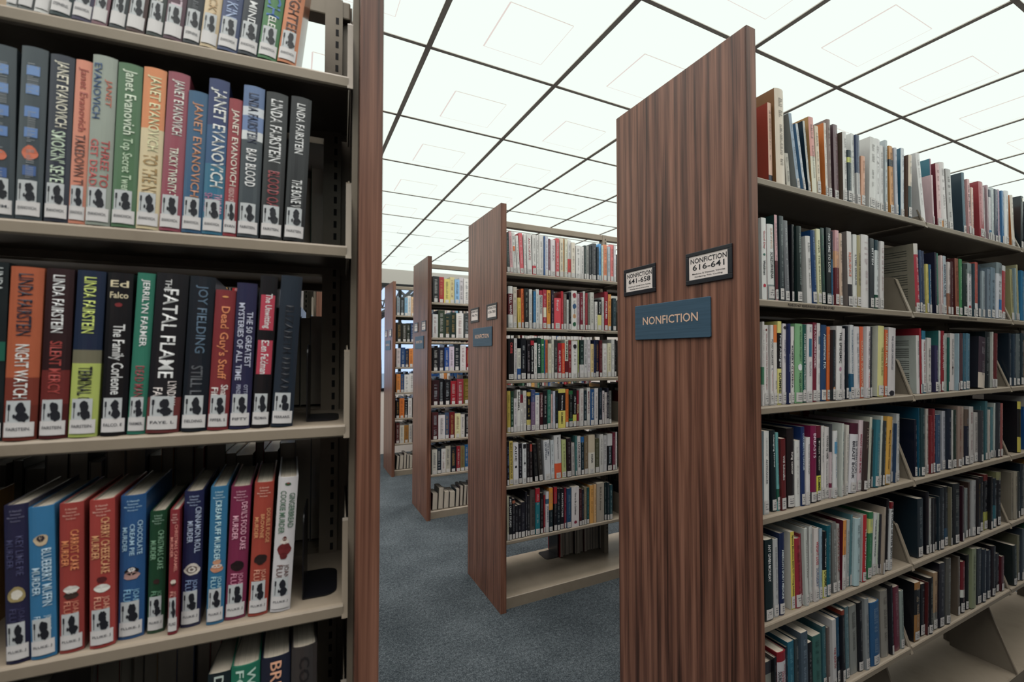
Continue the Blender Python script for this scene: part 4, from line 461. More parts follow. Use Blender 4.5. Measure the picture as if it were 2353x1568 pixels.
('R', 4, 0.4197, 0.0103, 0.0175, 0.2054, 0.15, 0.0694, (104, 30, 49), {'sc': (241, 239, 235), 'b': [(0.5, 1, (241, 161, 86))]}, 'white and orange book, fifteenth from the wood end panel, fifth shelf, bookcase signed 616-641'),
('R', 4, 0.4482, 0.0149, 0.0158, 0.2005, 0.1586, 0.0763, (200, 204, 204), {}, 'slim pale grey book, sixteenth from the wood end panel, fifth shelf, bookcase signed 616-641'),
('R', 4, 0.4749, 0.0064, 0.0315, 0.2025, 0.1757, 0.0771, (189, 213, 217), {'nl': 1}, 'blue-grey book, eighteenth from the wood end panel, fifth shelf, bookcase signed 616-641'),
('R', 4, 0.5268, 0.009, 0.0213, 0.2049, 0.1543, 0.0704, (230, 225, 221), {'sc': (196, 51, 59), 't': [('The Healthy Heart', 0.2, 0.8, (241, 231, 231), 0.5)]}, 'red book, nineteenth from the wood end panel, fifth shelf, bookcase signed 616-641'),
('R', 4, 0.5605, 0.0115, 0.0249, 0.2066, 0.1629, 0.1021, (52, 129, 83), {'b': [(0.68, 0.9, (228, 228, 136))]}, 'green and yellow book, twentieth from the wood end panel, fifth shelf, bookcase signed 616-641'),
('R', 4, 0.6005, 0.017, 0.0213, 0.1958, 0.1714, 0.1135, (239, 241, 239), {'t': [('Walking Home', 0.3, 0.9, (59, 88, 79), 0.5)]}, 'white book, twenty-first from the wood end panel, fifth shelf, bookcase signed 616-641'),
('R', 4, 0.6736, 0.0153, 0.0178, 0.2312, 0.1757, 0.106, (20, 21, 28), {'m': (147, 147, 153)}, 'black book, twenty-fifth from the wood end panel, fifth shelf, bookcase signed 616-641'),
('R', 4, 0.6918, 0.0111, 0.018, 0.2202, 0.1543, 0.1041, (241, 241, 241), {'b': [(0.9, 1, (139, 39, 46))], 't': [('THE WORLD OF PETER BROWN', 0.12, 0.95, (24, 24, 32), 0.7)]}, 'white book, twenty-sixth from the wood end panel, fifth shelf, bookcase signed 616-641'),
('R', 4, 0.8867, 0.0129, 0.0395, 0.2029, 0.15, 0.0471, (28, 42, 52), {}, 'near-black book, first past the first steel divider, fifth shelf, bookcase signed 616-641'),
('R', 4, 0.9499, 0.0145, 0.022, 0.2184, 0.1586, 0.0542, (24, 24, 32), {'m': (87, 43, 56)}, 'black book, second past the first steel divider, fifth shelf, bookcase signed 616-641'),
('R', 4, 1.0477, 0.0107, 0.0291, 0.221, 0.1714, 0.0578, (41, 48, 55), {'m': (149, 155, 163)}, 'near-black book, seventh past the first steel divider, fifth shelf, bookcase signed 616-641'),
('R', 4, 1.0958, 0.0162, 0.0284, 0.2173, 0.15, 0.0589, (19, 26, 35), {'b': [(0.1, 0.3, (35, 74, 102))]}, 'black book, eighth past the first steel divider, fifth shelf, bookcase signed 616-641'),
('R', 4, 1.1429, 0.0096, 0.0581, 0.2212, 0.1671, 0.0611, (27, 34, 40), {'m': (146, 148, 144)}, 'thick black book, tenth past the first steel divider, fifth shelf, bookcase signed 616-641'),
('R', 4, 1.3053, 0.0112, 0.0364, 0.2146, 0.15, 0.0847, (175, 175, 175), {'m': (108, 108, 114)}, 'grey book, fifteenth past the first steel divider, fifth shelf, bookcase signed 616-641'),
('R', 4, 1.3421, 0.0094, 0.0358, 0.2189, 0.1586, 0.0863, (19, 19, 26), {'m': (123, 98, 53)}, 'black book, sixteenth past the first steel divider, fifth shelf, bookcase signed 616-641'),
('R', 4, 1.3982, 0.0154, 0.0279, 0.2164, 0.1671, 0.0818, (25, 26, 34), {}, 'black book, seventeenth past the first steel divider, fifth shelf, bookcase signed 616-641'),
('R', 4, 1.4354, 0.0169, 0.0381, 0.2205, 0.1757, 0.0817, (22, 22, 30), {'b': [(0, 0.32, (182, 182, 87)), (0.88, 1, (121, 46, 46))]}, 'black and olive book, eighteenth past the first steel divider, fifth shelf, bookcase signed 616-641'),
('R', 4, 1.5073, 0.0117, 0.0309, 0.1979, 0.1629, 0.0803, (26, 40, 52), {'b': [(0, 0.45, (48, 107, 121))]}, 'near-black and teal book, twentieth past the first steel divider, fifth shelf, bookcase signed 616-641'),
('R', 4, 1.5426, 0.0126, 0.0451, 0.218, 0.1714, 0.0877, (20, 21, 28), {'b': [(0.85, 1, (144, 142, 103))]}, 'thick black book, twenty-first past the first steel divider, fifth shelf, bookcase signed 616-641'),
('R', 4, 1.7169, 0.01, 0.0377, 0.2001, 0.1586, 0.08, (165, 155, 139), {'nl': 1}, 'tan book, second past the second steel divider, fifth shelf, bookcase signed 616-641'),
('R', 5, 0.1043, 0.0088, 0.0362, 0.1779, 0.1671, 0.0, (145, 38, 48), {'sc': (214, 209, 214), 'b': [(0.86, 1, (145, 38, 48))], 't': [('Dental Care and', 0.4, 0.8, (165, 48, 66), 0.24, 0.3), ('Oral Health', 0.5, 0.72, (165, 48, 66), 0.26, 0), ('SOURCEBOOK', 0.4, 0.72, (30, 30, 39), 0.28, -0.3)]}, 'short pale grey book titled dental care and, sixth shelf, bookcase signed 616-641'),
('R', 5, 0.162, 0.0155, 0.0263, 0.1851, 0.1543, 0.0, (52, 113, 135), {'m': (127, 184, 202)}, 'short teal book, fifth from the wood end panel, sixth shelf, bookcase signed 616-641'),
('R', 5, 0.1904, 0.014, 0.0162, 0.1856, 0.1629, 0.0, (59, 69, 73), {}, 'short dark teal book, sixth from the wood end panel, sixth shelf, bookcase signed 616-641'),
('R', 5, 0.2071, 0.0063, 0.0298, 0.2031, 0.1714, 0.0, (79, 94, 108), {'m': (160, 177, 192)}, 'navy book, seventh from the wood end panel, sixth shelf, bookcase signed 616-641'),
('R', 5, 0.2514, 0.0147, 0.0201, 0.1585, 0.15, 0.0, (24, 24, 31), {}, 'short black book, eighth from the wood end panel, sixth shelf, bookcase signed 616-641'),
('R', 5, 0.2793, 0.0177, 0.04, 0.1674, 0.1586, 0.0, (64, 110, 104), {'nl': 1, 'm': (44, 75, 73)}, 'short teal book, ninth from the wood end panel, sixth shelf, bookcase signed 616-641'),
('R', 5, 0.3292, 0.018, 0.0161, 0.1823, 0.1671, 0.0, (65, 109, 117), {}, 'short teal book, tenth from the wood end panel, sixth shelf, bookcase signed 616-641'),
('R', 5, 0.3581, 0.0066, 0.0185, 0.1998, 0.1543, 0.0, (213, 209, 209), {'t': [('THE EARTH', 0.3, 0.6, (165, 48, 66), 0.5)]}, 'pale grey book, twelfth from the wood end panel, sixth shelf, bookcase signed 616-641'),
('R', 5, 0.3967, 0.0161, 0.0139, 0.1918, 0.1629, 0.0, (54, 95, 125), {'b': [(0, 0.4, (27, 36, 50))]}, 'slim blue and near-black book, thirteenth from the wood end panel, sixth shelf, bookcase signed 616-641'),
('R', 5, 0.411, 0.0086, 0.0147, 0.2124, 0.1714, 0.0, (26, 26, 33), {'b': [(0.94, 1, (146, 66, 49))]}, 'slim black book, fourteenth from the wood end panel, sixth shelf, bookcase signed 616-641'),
('R', 5, 0.4381, 0.0137, 0.0184, 0.2132, 0.15, 0.0, (99, 129, 137), {}, 'blue-grey book, fifteenth from the wood end panel, sixth shelf, bookcase signed 616-641'),
('R', 5, 0.469, 0.0174, 0.0378, 0.2058, 0.1586, 0.0, (153, 155, 151), {'nl': 1}, 'grey book, sixteenth from the wood end panel, sixth shelf, bookcase signed 616-641'),
('R', 5, 0.5072, 0.0145, 0.0271, 0.2084, 0.1671, 0.0, (21, 22, 29), {}, 'black book, seventeenth from the wood end panel, sixth shelf, bookcase signed 616-641'),
('R', 5, 0.5347, 0.0076, 0.0221, 0.2177, 0.1757, 0.0, (154, 158, 160), {'m': (76, 80, 82)}, 'grey book, eighteenth from the wood end panel, sixth shelf, bookcase signed 616-641'),
('R', 5, 0.5673, 0.0095, 0.0545, 0.1961, 0.1543, 0.0, (52, 98, 144), {}, 'thick blue book, nineteenth from the wood end panel, sixth shelf, bookcase signed 616-641'),
('R', 5, 0.646, 0.017, 0.0449, 0.2107, 0.1629, 0.0, (158, 153, 145), {'nl': 1, 'm': (93, 87, 83)}, 'thick grey book, twentieth from the wood end panel, sixth shelf, bookcase signed 616-641'),
('R', 5, 0.7202, 0.0133, 0.0346, 0.2087, 0.15, 0.0, (115, 46, 64), {'nl': 1}, 'plum book, twenty-second from the wood end panel, sixth shelf, bookcase signed 616-641'),
('R', 5, 0.7552, 0.011, 0.0236, 0.1894, 0.1586, 0.0, (155, 166, 161), {'m': (76, 86, 82)}, 'short grey book, twenty-third from the wood end panel, sixth shelf, bookcase signed 616-641'),
('R', 5, 0.8348, 0.0079, 0.0403, 0.1947, 0.15, 0.0731, (24, 24, 29), {'sc': (176, 125, 70), 'b': [(0.45, 0.88, (23, 23, 27))]}, 'tan and black book, first past the first steel divider, sixth shelf, bookcase signed 616-641'),
('R', 5, 0.8936, 0.0135, 0.0316, 0.1758, 0.1586, 0.0695, (21, 22, 29), {}, 'short black book, second past the first steel divider, sixth shelf, bookcase signed 616-641'),
('R', 5, 0.9352, 0.0073, 0.0321, 0.1905, 0.1757, 0.0627, (21, 22, 29), {'m': (152, 152, 142)}, 'black book, fourth past the first steel divider, sixth shelf, bookcase signed 616-641'),
('R', 5, 0.9791, 0.0106, 0.0306, 0.1971, 0.1543, 0.0715, (189, 155, 122), {'b': [(0, 0.3, (152, 150, 142))]}, 'tan and grey book, fifth past the first steel divider, sixth shelf, bookcase signed 616-641'),
('R', 5, 1.012, 0.0069, 0.0438, 0.224, 0.1629, 0.0714, (34, 31, 42), {}, 'thick black book, sixth past the first steel divider, sixth shelf, bookcase signed 616-641'),
('R', 5, 1.0632, 0.0067, 0.0353, 0.2316, 0.1714, 0.08, (99, 98, 94), {}, 'charcoal book, seventh past the first steel divider, sixth shelf, bookcase signed 616-641'),
('R', 5, 1.2058, 0.0149, 0.0346, 0.1887, 0.1586, 0.0723, (126, 38, 48), {'b': [(0, 0.3, (21, 22, 29)), (0.3, 0.45, (238, 238, 229))]}, 'short maroon and black book, ninth past the first steel divider, sixth shelf, bookcase signed 616-641'),
('R', 5, 1.2522, 0.0165, 0.0268, 0.2032, 0.1671, 0.0906, (20, 24, 29), {}, 'black book, tenth past the first steel divider, sixth shelf, bookcase signed 616-641'),
('R', 5, 1.2794, 0.0076, 0.0381, 0.2247, 0.1757, 0.0899, (152, 159, 126), {'nl': 1}, 'grey-green book, eleventh past the first steel divider, sixth shelf, bookcase signed 616-641'),
('R', 5, 1.3379, 0.0112, 0.0402, 0.2121, 0.1543, 0.092, (48, 52, 60), {}, 'near-black book, twelfth past the first steel divider, sixth shelf, bookcase signed 616-641'),
('R', 5, 1.3785, 0.0098, 0.0353, 0.2032, 0.1629, 0.0901, (43, 52, 64), {}, 'navy book, thirteenth past the first steel divider, sixth shelf, bookcase signed 616-641'),
('R', 5, 1.4288, 0.0132, 0.0387, 0.1883, 0.1714, 0.081, (37, 46, 60), {}, 'short near-black book, fourteenth past the first steel divider, sixth shelf, bookcase signed 616-641'),
('R', 5, 1.471, 0.0119, 0.0396, 0.1966, 0.15, 0.1024, (28, 24, 33), {}, 'black book, fifteenth past the first steel divider, sixth shelf, bookcase signed 616-641'),
('R', 5, 1.6742, 0.0067, 0.0404, 0.1656, 0.15, 0.0536, (31, 41, 42), {}, 'short black book, first past the second steel divider, sixth shelf, bookcase signed 616-641'),
]
FAR = [
('L', 0, -0.4367, 0.008, 0.0109, 0.235, 0.155, 0.1215, (189, 189, 187), {'my': 1}),
('L', 0, -0.425, 0.008, 0.0153, 0.235, 0.155, 0.1179, (133, 134, 134), {'my': 1}),
('L', 2, -0.4445, 0.008, 0.018, 0.2351, 0.155, 0.0059, (19, 32, 36), {'t': [('LINDA', 0.84, 0.97, (208, 214, 214), 0.5)], 'ic': [(0.5, 1.0, (39, 105, 87), 1.4)], 'lb': 'FAIRSTEIN.', 'my': 1}),
('L', 4, -0.1925, 0.012, 0.0288, 0.1999, 0.155, 0.0, (26, 41, 47), {'t': [('DEADLY', 0.5, 0.98, (214, 227, 220), 0.5)]}),
('M', 0, 0.0245, 0.0136, 0.0182, 0.2289, 0.15, -0.0427, (37, 50, 50), {}),
('M', 0, 0.0432, 0.0121, 0.018, 0.2402, 0.1586, -0.0445, (235, 180, 184), {}),
('M', 0, 0.0904, 0.0127, 0.017, 0.2205, 0.1757, -0.0642, (241, 236, 232), {}),
('M', 0, 0.1341, 0.0092, 0.015, 0.2347, 0.1629, -0.0211, (241, 236, 232), {}),
('M', 0, 0.2188, 0.015, 0.0159, 0.2389, 0.1586, -0.0042, (241, 236, 232), {}),
('M', 0, 0.2651, 0.0076, 0.0083, 0.238, 0.1757, 0.0023, (51, 92, 149), {'nl': 1}),
('M', 0, 0.2759, 0.0088, 0.0199, 0.238, 0.1543, 0.0025, (221, 221, 233), {}),
('M', 0, 0.2986, 0.0105, 0.0127, 0.2269, 0.1629, 0.0027, (128, 77, 91), {}),
('M', 0, 0.351, 0.0082, 0.0225, 0.2355, 0.15, 0.0033, (219, 98, 103), {'m': (241, 230, 230)}),
('M', 0, 0.3821, 0.0146, 0.0255, 0.2407, 0.1586, 0.0036, (241, 229, 205), {}),
('M', 0, 0.4083, 0.0139, 0.006, 0.2403, 0.1671, 0.0039, (232, 163, 93), {}),
('M', 0, 0.4147, 0.007, 0.0184, 0.2391, 0.1757, 0.004, (241, 237, 213), {}),
('M', 0, 0.4402, 0.014, 0.0223, 0.2343, 0.1543, 0.0042, (241, 236, 232), {'b': [(0.1, 0.5, (229, 82, 82))]}),
('M', 0, 0.4629, 0.0071, 0.0263, 0.2223, 0.1629, 0.0045, (241, 229, 213), {'m': (128, 100, 63)}),
('M', 0, 0.5369, 0.0131, 0.0228, 0.2057, 0.15, 0.0053, (241, 236, 232), {'m': (27, 27, 28)}),
('M', 0, 0.5607, 0.0089, 0.0127, 0.2139, 0.1586, 0.0056, (52, 65, 63), {}),
('M', 0, 0.5804, 0.0165, 0.0206, 0.2144, 0.1671, 0.0058, (168, 168, 164), {}),
('M', 0, 0.6014, 0.0118, 0.0131, 0.2189, 0.1757, 0.006, (51, 55, 60), {}),
('M', 0, 0.6156, 0.0099, 0.0089, 0.2201, 0.1543, 0.0062, (27, 36, 43), {}),
('M', 0, 0.6294, 0.0156, 0.0284, 0.2362, 0.1629, 0.0063, (81, 81, 85), {}),
('M', 0, 0.6582, 0.0064, 0.0114, 0.2136, 0.1714, 0.0067, (37, 51, 63), {}),
('M', 0, 0.6776, 0.0147, 0.0177, 0.238, 0.15, 0.0068, (102, 168, 227), {}),
('M', 0, 0.6957, 0.0066, 0.0107, 0.2278, 0.1586, 0.0071, (213, 228, 220), {}),
('M', 0, 0.7094, 0.0078, 0.0249, 0.2349, 0.1671, 0.0073, (241, 149, 109), {}),
('M', 0, 0.7481, 0.0174, 0.0229, 0.2294, 0.1757, 0.0076, (193, 201, 209), {}),
('M', 0, 0.7714, 0.0142, 0.0234, 0.243, 0.1543, 0.0079, (241, 134, 132), {}),
('M', 0, 0.7952, 0.0087, 0.0148, 0.2392, 0.1629, 0.0082, (237, 233, 237), {}),
('M', 1, 0.094, 0.014, 0.0218, 0.1784, 0.1671, -0.0191, (241, 211, 111), {'m': (171, 134, 57)}),
('M', 1, 0.1195, 0.0158, 0.0155, 0.2329, 0.1757, -0.0144, (241, 123, 75), {}),
('M', 1, 0.1678, 0.0135, 0.0197, 0.232, 0.1629, 0.0012, (241, 236, 232), {'m': (78, 126, 171)}),
('M', 1, 0.1879, 0.0103, 0.0066, 0.2229, 0.1714, 0.0015, (37, 41, 50), {}),
('M', 1, 0.1949, 0.0088, 0.0152, 0.2212, 0.15, 0.0016, (57, 127, 180), {}),
('M', 1, 0.213, 0.01, 0.0182, 0.2344, 0.1586, 0.0018, (229, 229, 229), {}),
('M', 1, 0.2354, 0.0134, 0.0229, 0.2303, 0.1671, 0.002, (241, 236, 232), {'b': [(0.88, 1, (188, 56, 76))], 't': [('PRESENTATION', 0.4, 0.86, (28, 37, 62), 0.6)]}),
('M', 1, 0.2876, 0.0106, 0.0247, 0.2353, 0.1543, 0.0026, (241, 165, 77), {'t': [('PITCH PERFECT', 0.4, 0.92, (64, 37, 29), 0.5)]}),
('M', 1, 0.3175, 0.0076, 0.0164, 0.2348, 0.1629, 0.0029, (36, 28, 50), {'m': (207, 176, 192)}),
('M', 1, 0.3907, 0.0138, 0.0147, 0.234, 0.15, 0.0037, (197, 45, 57), {}),
('M', 1, 0.409, 0.0157, 0.0214, 0.2189, 0.1586, 0.0039, (130, 118, 111), {}),
('M', 1, 0.4308, 0.0112, 0.0117, 0.1847, 0.1671, 0.0042, (229, 229, 225), {}),
('M', 1, 0.4478, 0.0162, 0.0164, 0.2317, 0.1757, 0.0043, (22, 27, 43), {'m': (166, 166, 129)}),
('M', 1, 0.507, 0.0131, 0.0175, 0.2266, 0.1629, 0.005, (208, 184, 192), {}),
('M', 1, 0.5293, 0.0129, 0.0217, 0.2342, 0.1714, 0.0052, (127, 35, 54), {'m': (241, 229, 229)}),
('M', 1, 0.5534, 0.0149, 0.0148, 0.2443, 0.15, 0.0055, (229, 225, 221), {}),
('M', 1, 0.5686, 0.0107, 0.0159, 0.2342, 0.1586, 0.0057, (168, 47, 59), {}),
('M', 1, 0.5849, 0.0072, 0.0164, 0.1967, 0.1671, 0.0059, (114, 114, 105), {}),
('M', 1, 0.6023, 0.0064, 0.0268, 0.2399, 0.1757, 0.0061, (220, 216, 208), {}),
('M', 1, 0.6384, 0.0084, 0.0208, 0.1828, 0.1543, 0.0065, (241, 236, 232), {'m': (95, 54, 66)}),
('M', 1, 0.6603, 0.0065, 0.0289, 0.1965, 0.1629, 0.0067, (17, 18, 24), {'b': [(0, 0.5, (227, 219, 141))], 't': [('Marketing', 0.55, 0.92, (241, 241, 241), 0.6)]}),
('M', 1, 0.6997, 0.0167, 0.0181, 0.2148, 0.1714, 0.0071, (229, 229, 225), {}),
('M', 1, 0.7182, 0.0118, 0.0257, 0.2519, 0.15, 0.0073, (168, 40, 59), {'t': [('PORTABLE MBA', 0.3, 0.75, (241, 241, 241), 0.6)]}),
('M', 1, 0.7497, 0.0151, 0.0237, 0.237, 0.1586, 0.0077, (241, 165, 95), {}),
('M', 1, 0.7824, 0.006, 0.0245, 0.2117, 0.1671, 0.0081, (53, 71, 78), {}),
('M', 2, 0.0702, 0.0167, 0.0188, 0.2401, 0.1586, 0.0001, (229, 221, 221), {}),
('M', 2, 0.0895, 0.0134, 0.0229, 0.1822, 0.1671, 0.0004, (237, 233, 221), {'b': [(0, 0.35, (48, 94, 160))]}),
('M', 2, 0.1522, 0.0116, 0.0226, 0.2314, 0.1543, 0.0011, (26, 23, 30), {'m': (209, 193, 201)}),
('M', 2, 0.1752, 0.0072, 0.0214, 0.2277, 0.1629, 0.0014, (17, 18, 24), {'b': [(0.88, 1, (187, 49, 62))], 't': [('Customer Service', 0.2, 0.85, (241, 241, 241), 0.5)]}),
('M', 2, 0.1982, 0.0079, 0.018, 0.2142, 0.1714, 0.0016, (241, 236, 232), {'m': (51, 51, 56)}),
('M', 2, 0.2459, 0.0105, 0.0215, 0.2386, 0.1586, 0.0021, (57, 128, 83), {'ic': [(0.85, 0.6, (237, 241, 221), 0.7)]}),
('M', 2, 0.2684, 0.0106, 0.0069, 0.231, 0.1671, 0.0024, (40, 93, 151), {}),
('M', 2, 0.2797, 0.0166, 0.0155, 0.2333, 0.1757, 0.0025, (229, 114, 77), {}),
('M', 2, 0.2956, 0.0078, 0.0211, 0.2112, 0.1543, 0.0027, (237, 229, 205), {}),
('M', 2, 0.3189, 0.009, 0.015, 0.2356, 0.1629, 0.003, (229, 225, 213), {'m': (36, 36, 43)}),
('M', 2, 0.3368, 0.0093, 0.0236, 0.2339, 0.1714, 0.0031, (66, 66, 67), {'m': (200, 200, 200)}),
('M', 2, 0.3614, 0.0079, 0.0262, 0.2139, 0.15, 0.0034, (168, 40, 59), {'t': [('ALL ABOUT THEM', 0.2, 0.8, (241, 241, 241), 0.6)]}),
('M', 2, 0.39, 0.0094, 0.0226, 0.2143, 0.1586, 0.0037, (239, 81, 59), {'m': (241, 221, 173)}),
('M', 2, 0.4136, 0.0088, 0.0232, 0.2349, 0.1671, 0.004, (110, 32, 41), {'b': [(0.45, 1, (229, 229, 213))], 't': [('SUPREME', 0.48, 0.97, (37, 50, 42), 0.6)]}),
('M', 2, 0.4407, 0.0118, 0.0204, 0.2333, 0.1757, 0.0043, (144, 45, 50), {'m': (241, 213, 213)}),
('M', 2, 0.5132, 0.0171, 0.008, 0.2344, 0.1629, 0.005, (208, 216, 139), {}),
('M', 2, 0.526, 0.0104, 0.0276, 0.2344, 0.1714, 0.0052, (23, 50, 48), {'b': [(0, 0.35, (237, 229, 229))], 'm': (185, 208, 200)}),
('M', 2, 0.56, 0.0173, 0.0233, 0.2371, 0.15, 0.0056, (229, 225, 225), {}),
('M', 2, 0.5837, 0.0143, 0.0235, 0.2374, 0.1586, 0.0058, (229, 221, 225), {'m': (129, 86, 91)}),
('M', 2, 0.6092, 0.0141, 0.0231, 0.2124, 0.1671, 0.0061, (241, 212, 157), {}),
('M', 2, 0.6327, 0.0117, 0.0118, 0.2358, 0.1757, 0.0064, (29, 38, 77), {}),
('M', 2, 0.6509, 0.0173, 0.0229, 0.2384, 0.1543, 0.0066, (28, 37, 62), {'m': (221, 150, 84)}),
('M', 2, 0.6742, 0.0074, 0.0194, 0.2362, 0.1629, 0.0069, (94, 31, 38), {}),
('M', 2, 0.7377, 0.0095, 0.0288, 0.2178, 0.15, 0.0076, (236, 228, 197), {'m': (154, 132, 88)}),
('M', 2, 0.773, 0.0141, 0.0244, 0.2421, 0.1586, 0.008, (229, 225, 221), {'m': (66, 66, 71)}),
('M', 2, 0.7995, 0.0148, 0.0136, 0.2425, 0.1671, 0.0082, (17, 18, 24), {}),
('M', 3, 0.0448, 0.0084, 0.0183, 0.2364, 0.1586, -0.0001, (28, 64, 49), {'m': (204, 228, 212)}),
('M', 3, 0.0636, 0.0063, 0.0189, 0.1941, 0.1671, 0.0001, (233, 225, 229), {}),
('M', 3, 0.085, 0.0088, 0.0207, 0.2428, 0.1757, 0.0004, (241, 236, 232), {'t': [('BRAINBELL', 0.5, 0.95, (22, 22, 28), 0.55)]}),
('M', 3, 0.1066, 0.0069, 0.0154, 0.2141, 0.1543, 0.0006, (241, 236, 232), {'b': [(0.78, 1, (127, 35, 54))]}),
('M', 3, 0.1263, 0.0108, 0.0205, 0.2351, 0.1629, 0.0008, (228, 221, 217), {'m': (100, 100, 119)}),
('M', 3, 0.238, 0.0116, 0.0213, 0.2186, 0.1671, 0.002, (64, 19, 30), {'t': [('STRENGTHS SELLING', 0.35, 0.95, (241, 213, 213), 0.55)]}),
('M', 3, 0.2923, 0.0148, 0.0222, 0.2349, 0.1543, 0.0026, (59, 129, 113), {'m': (178, 218, 202)}),
('M', 3, 0.3168, 0.0146, 0.0116, 0.207, 0.1629, 0.0029, (241, 196, 188), {}),
('M', 3, 0.3288, 0.008, 0.0131, 0.2258, 0.1714, 0.0031, (212, 212, 228), {'m': (104, 104, 153)}),
('M', 3, 0.344, 0.0089, 0.0181, 0.2272, 0.15, 0.0032, (22, 30, 36), {'m': (73, 116, 135)}),
('M', 3, 0.4222, 0.0173, 0.0213, 0.2343, 0.1671, 0.0041, (241, 133, 67), {'m': (168, 73, 36)}),
('M', 3, 0.4729, 0.0112, 0.0251, 0.2351, 0.1543, 0.0047, (17, 18, 24), {'b': [(0.1, 0.32, (226, 218, 110))], 't': [('eBay Business', 0.35, 0.8, (241, 241, 241), 0.55)]}),
('M', 3, 0.5045, 0.0177, 0.016, 0.2228, 0.1629, 0.005, (150, 37, 57), {'t': [('SOCIAL', 0.35, 0.62, (241, 237, 174), 0.8)]}),
('M', 3, 0.5208, 0.0061, 0.0264, 0.2339, 0.1714, 0.0052, (228, 221, 217), {'m': (172, 112, 120)}),
('M', 3, 0.5493, 0.0067, 0.0225, 0.222, 0.15, 0.0055, (18, 41, 52), {'m': (174, 190, 197)}),
('M', 3, 0.5796, 0.0154, 0.0239, 0.2376, 0.1586, 0.0058, (241, 236, 232), {'t': [('MARKETPLACE 3.0', 0.32, 0.9, (127, 44, 68), 0.55)]}),
('M', 3, 0.6039, 0.0109, 0.0276, 0.2262, 0.1671, 0.0061, (38, 86, 142), {'t': [('The NEW RULES of MARKETING', 0.2, 0.92, (238, 241, 241), 0.4)]}),
('M', 3, 0.6319, 0.0065, 0.0267, 0.2321, 0.1757, 0.0065, (229, 221, 221), {'m': (51, 51, 56)}),
('M', 3, 0.6686, 0.0126, 0.0262, 0.2326, 0.1543, 0.0068, (21, 36, 50), {'m': (138, 150, 165)}),
('M', 3, 0.7005, 0.0179, 0.0166, 0.2134, 0.1629, 0.0071, (228, 217, 221), {'t': [('GET SCRAPPY', 0.35, 0.9, (36, 27, 36), 0.7)]}),
('M', 3, 0.7175, 0.0122, 0.0143, 0.2022, 0.1714, 0.0074, (228, 216, 212), {}),
('M', 3, 0.7322, 0.0102, 0.0131, 0.2306, 0.15, 0.0076, (36, 36, 51), {'m': (237, 237, 237)}),
('M', 3, 0.7457, 0.0071, 0.0189, 0.2125, 0.1586, 0.0077, (97, 97, 96), {}),
('M', 4, 0.0217, 0.0069, 0.0144, 0.25, 0.15, -0.0108, (23, 23, 30), {'m': (155, 177, 226)}),
('M', 4, 0.1018, 0.0172, 0.0203, 0.2291, 0.1757, -0.0074, (23, 23, 37), {'m': (230, 230, 241)}),
('M', 4, 0.1505, 0.0089, 0.0168, 0.2283, 0.1629, -0.0069, (28, 25, 30), {}),
('M', 4, 0.1677, 0.0066, 0.0178, 0.2372, 0.1714, -0.0065, (37, 28, 30), {'ic': [(0.85, 0.8, (178, 70, 57), 3)]}),
('M', 4, 0.2027, 0.0108, 0.0238, 0.2184, 0.15, -0.0538, (23, 25, 30), {'m': (102, 102, 93)}),
('M', 4, 0.3156, 0.0109, 0.0233, 0.2344, 0.1757, -0.026, (221, 226, 230), {'b': [(0, 0.0, (51, 137, 143))]}),
('M', 4, 0.4666, 0.0177, 0.0218, 0.203, 0.15, -0.0155, (230, 221, 217), {'m': (54, 54, 59)}),
('M', 4, 0.4889, 0.0082, 0.0122, 0.2453, 0.1586, -0.0077, (76, 125, 125), {}),
('M', 4, 0.5058, 0.0121, 0.0248, 0.241, 0.1671, -0.0121, (234, 226, 226), {'t': [('HANDMADE', 0.2, 0.85, (38, 38, 46), 0.55)]}),
('M', 4, 0.5328, 0.0108, 0.0208, 0.2347, 0.1757, -0.0079, (20, 44, 55), {'b': [(0.85, 1, (54, 117, 179))], 'm': (173, 189, 197)}),
('M', 4, 0.5568, 0.0124, 0.0273, 0.2366, 0.1543, 0.0012, (136, 115, 89), {}),
('M', 4, 0.6375, 0.0098, 0.0291, 0.2151, 0.1714, 0.0065, (85, 85, 62), {}),
('M', 4, 0.6701, 0.0073, 0.0266, 0.239, 0.15, 0.0069, (221, 217, 213), {'nl': 1}),
('M', 4, 0.7019, 0.0125, 0.0269, 0.229, 0.1586, 0.0072, (216, 212, 212), {'nl': 1}),
('M', 4, 0.7784, 0.0132, 0.0207, 0.2427, 0.1757, 0.0081, (116, 35, 56), {}),
('M', 4, 0.8033, 0.0163, 0.0125, 0.2425, 0.1543, 0.0083, (238, 226, 226), {}),
('M', 5, 0.0235, 0.0086, 0.0096, 0.2511, 0.15, -0.0042, (219, 211, 185), {}),
('M', 5, 0.0335, 0.0062, 0.0183, 0.2456, 0.1586, -0.0058, (19, 21, 28), {'t': [('ART CRAFT STUDIO', 0.3, 0.95, (241, 241, 241), 0.6)]}),
('M', 5, 0.0573, 0.0125, 0.0175, 0.2297, 0.1671, 0.0, (26, 26, 36), {'b': [(0.88, 0.95, (178, 105, 82))]}),
('M', 5, 0.0762, 0.0118, 0.0159, 0.1855, 0.1757, 0.0002, (24, 24, 34), {}),
('M', 5, 0.095, 0.0129, 0.0184, 0.1876, 0.1543, 0.0004, (24, 24, 34), {}),
('M', 5, 0.1139, 0.0105, 0.0239, 0.2012, 0.1629, 0.0007, (32, 32, 44), {}),
('M', 5, 0.1424, 0.0135, 0.0114, 0.2567, 0.1714, 0.001, (34, 34, 44), {}),
('M', 5, 0.1568, 0.0147, 0.0133, 0.2307, 0.15, 0.0011, (40, 40, 46), {}),
('M', 5, 0.2407, 0.0114, 0.0193, 0.2359, 0.1757, 0.0021, (29, 24, 30), {}),
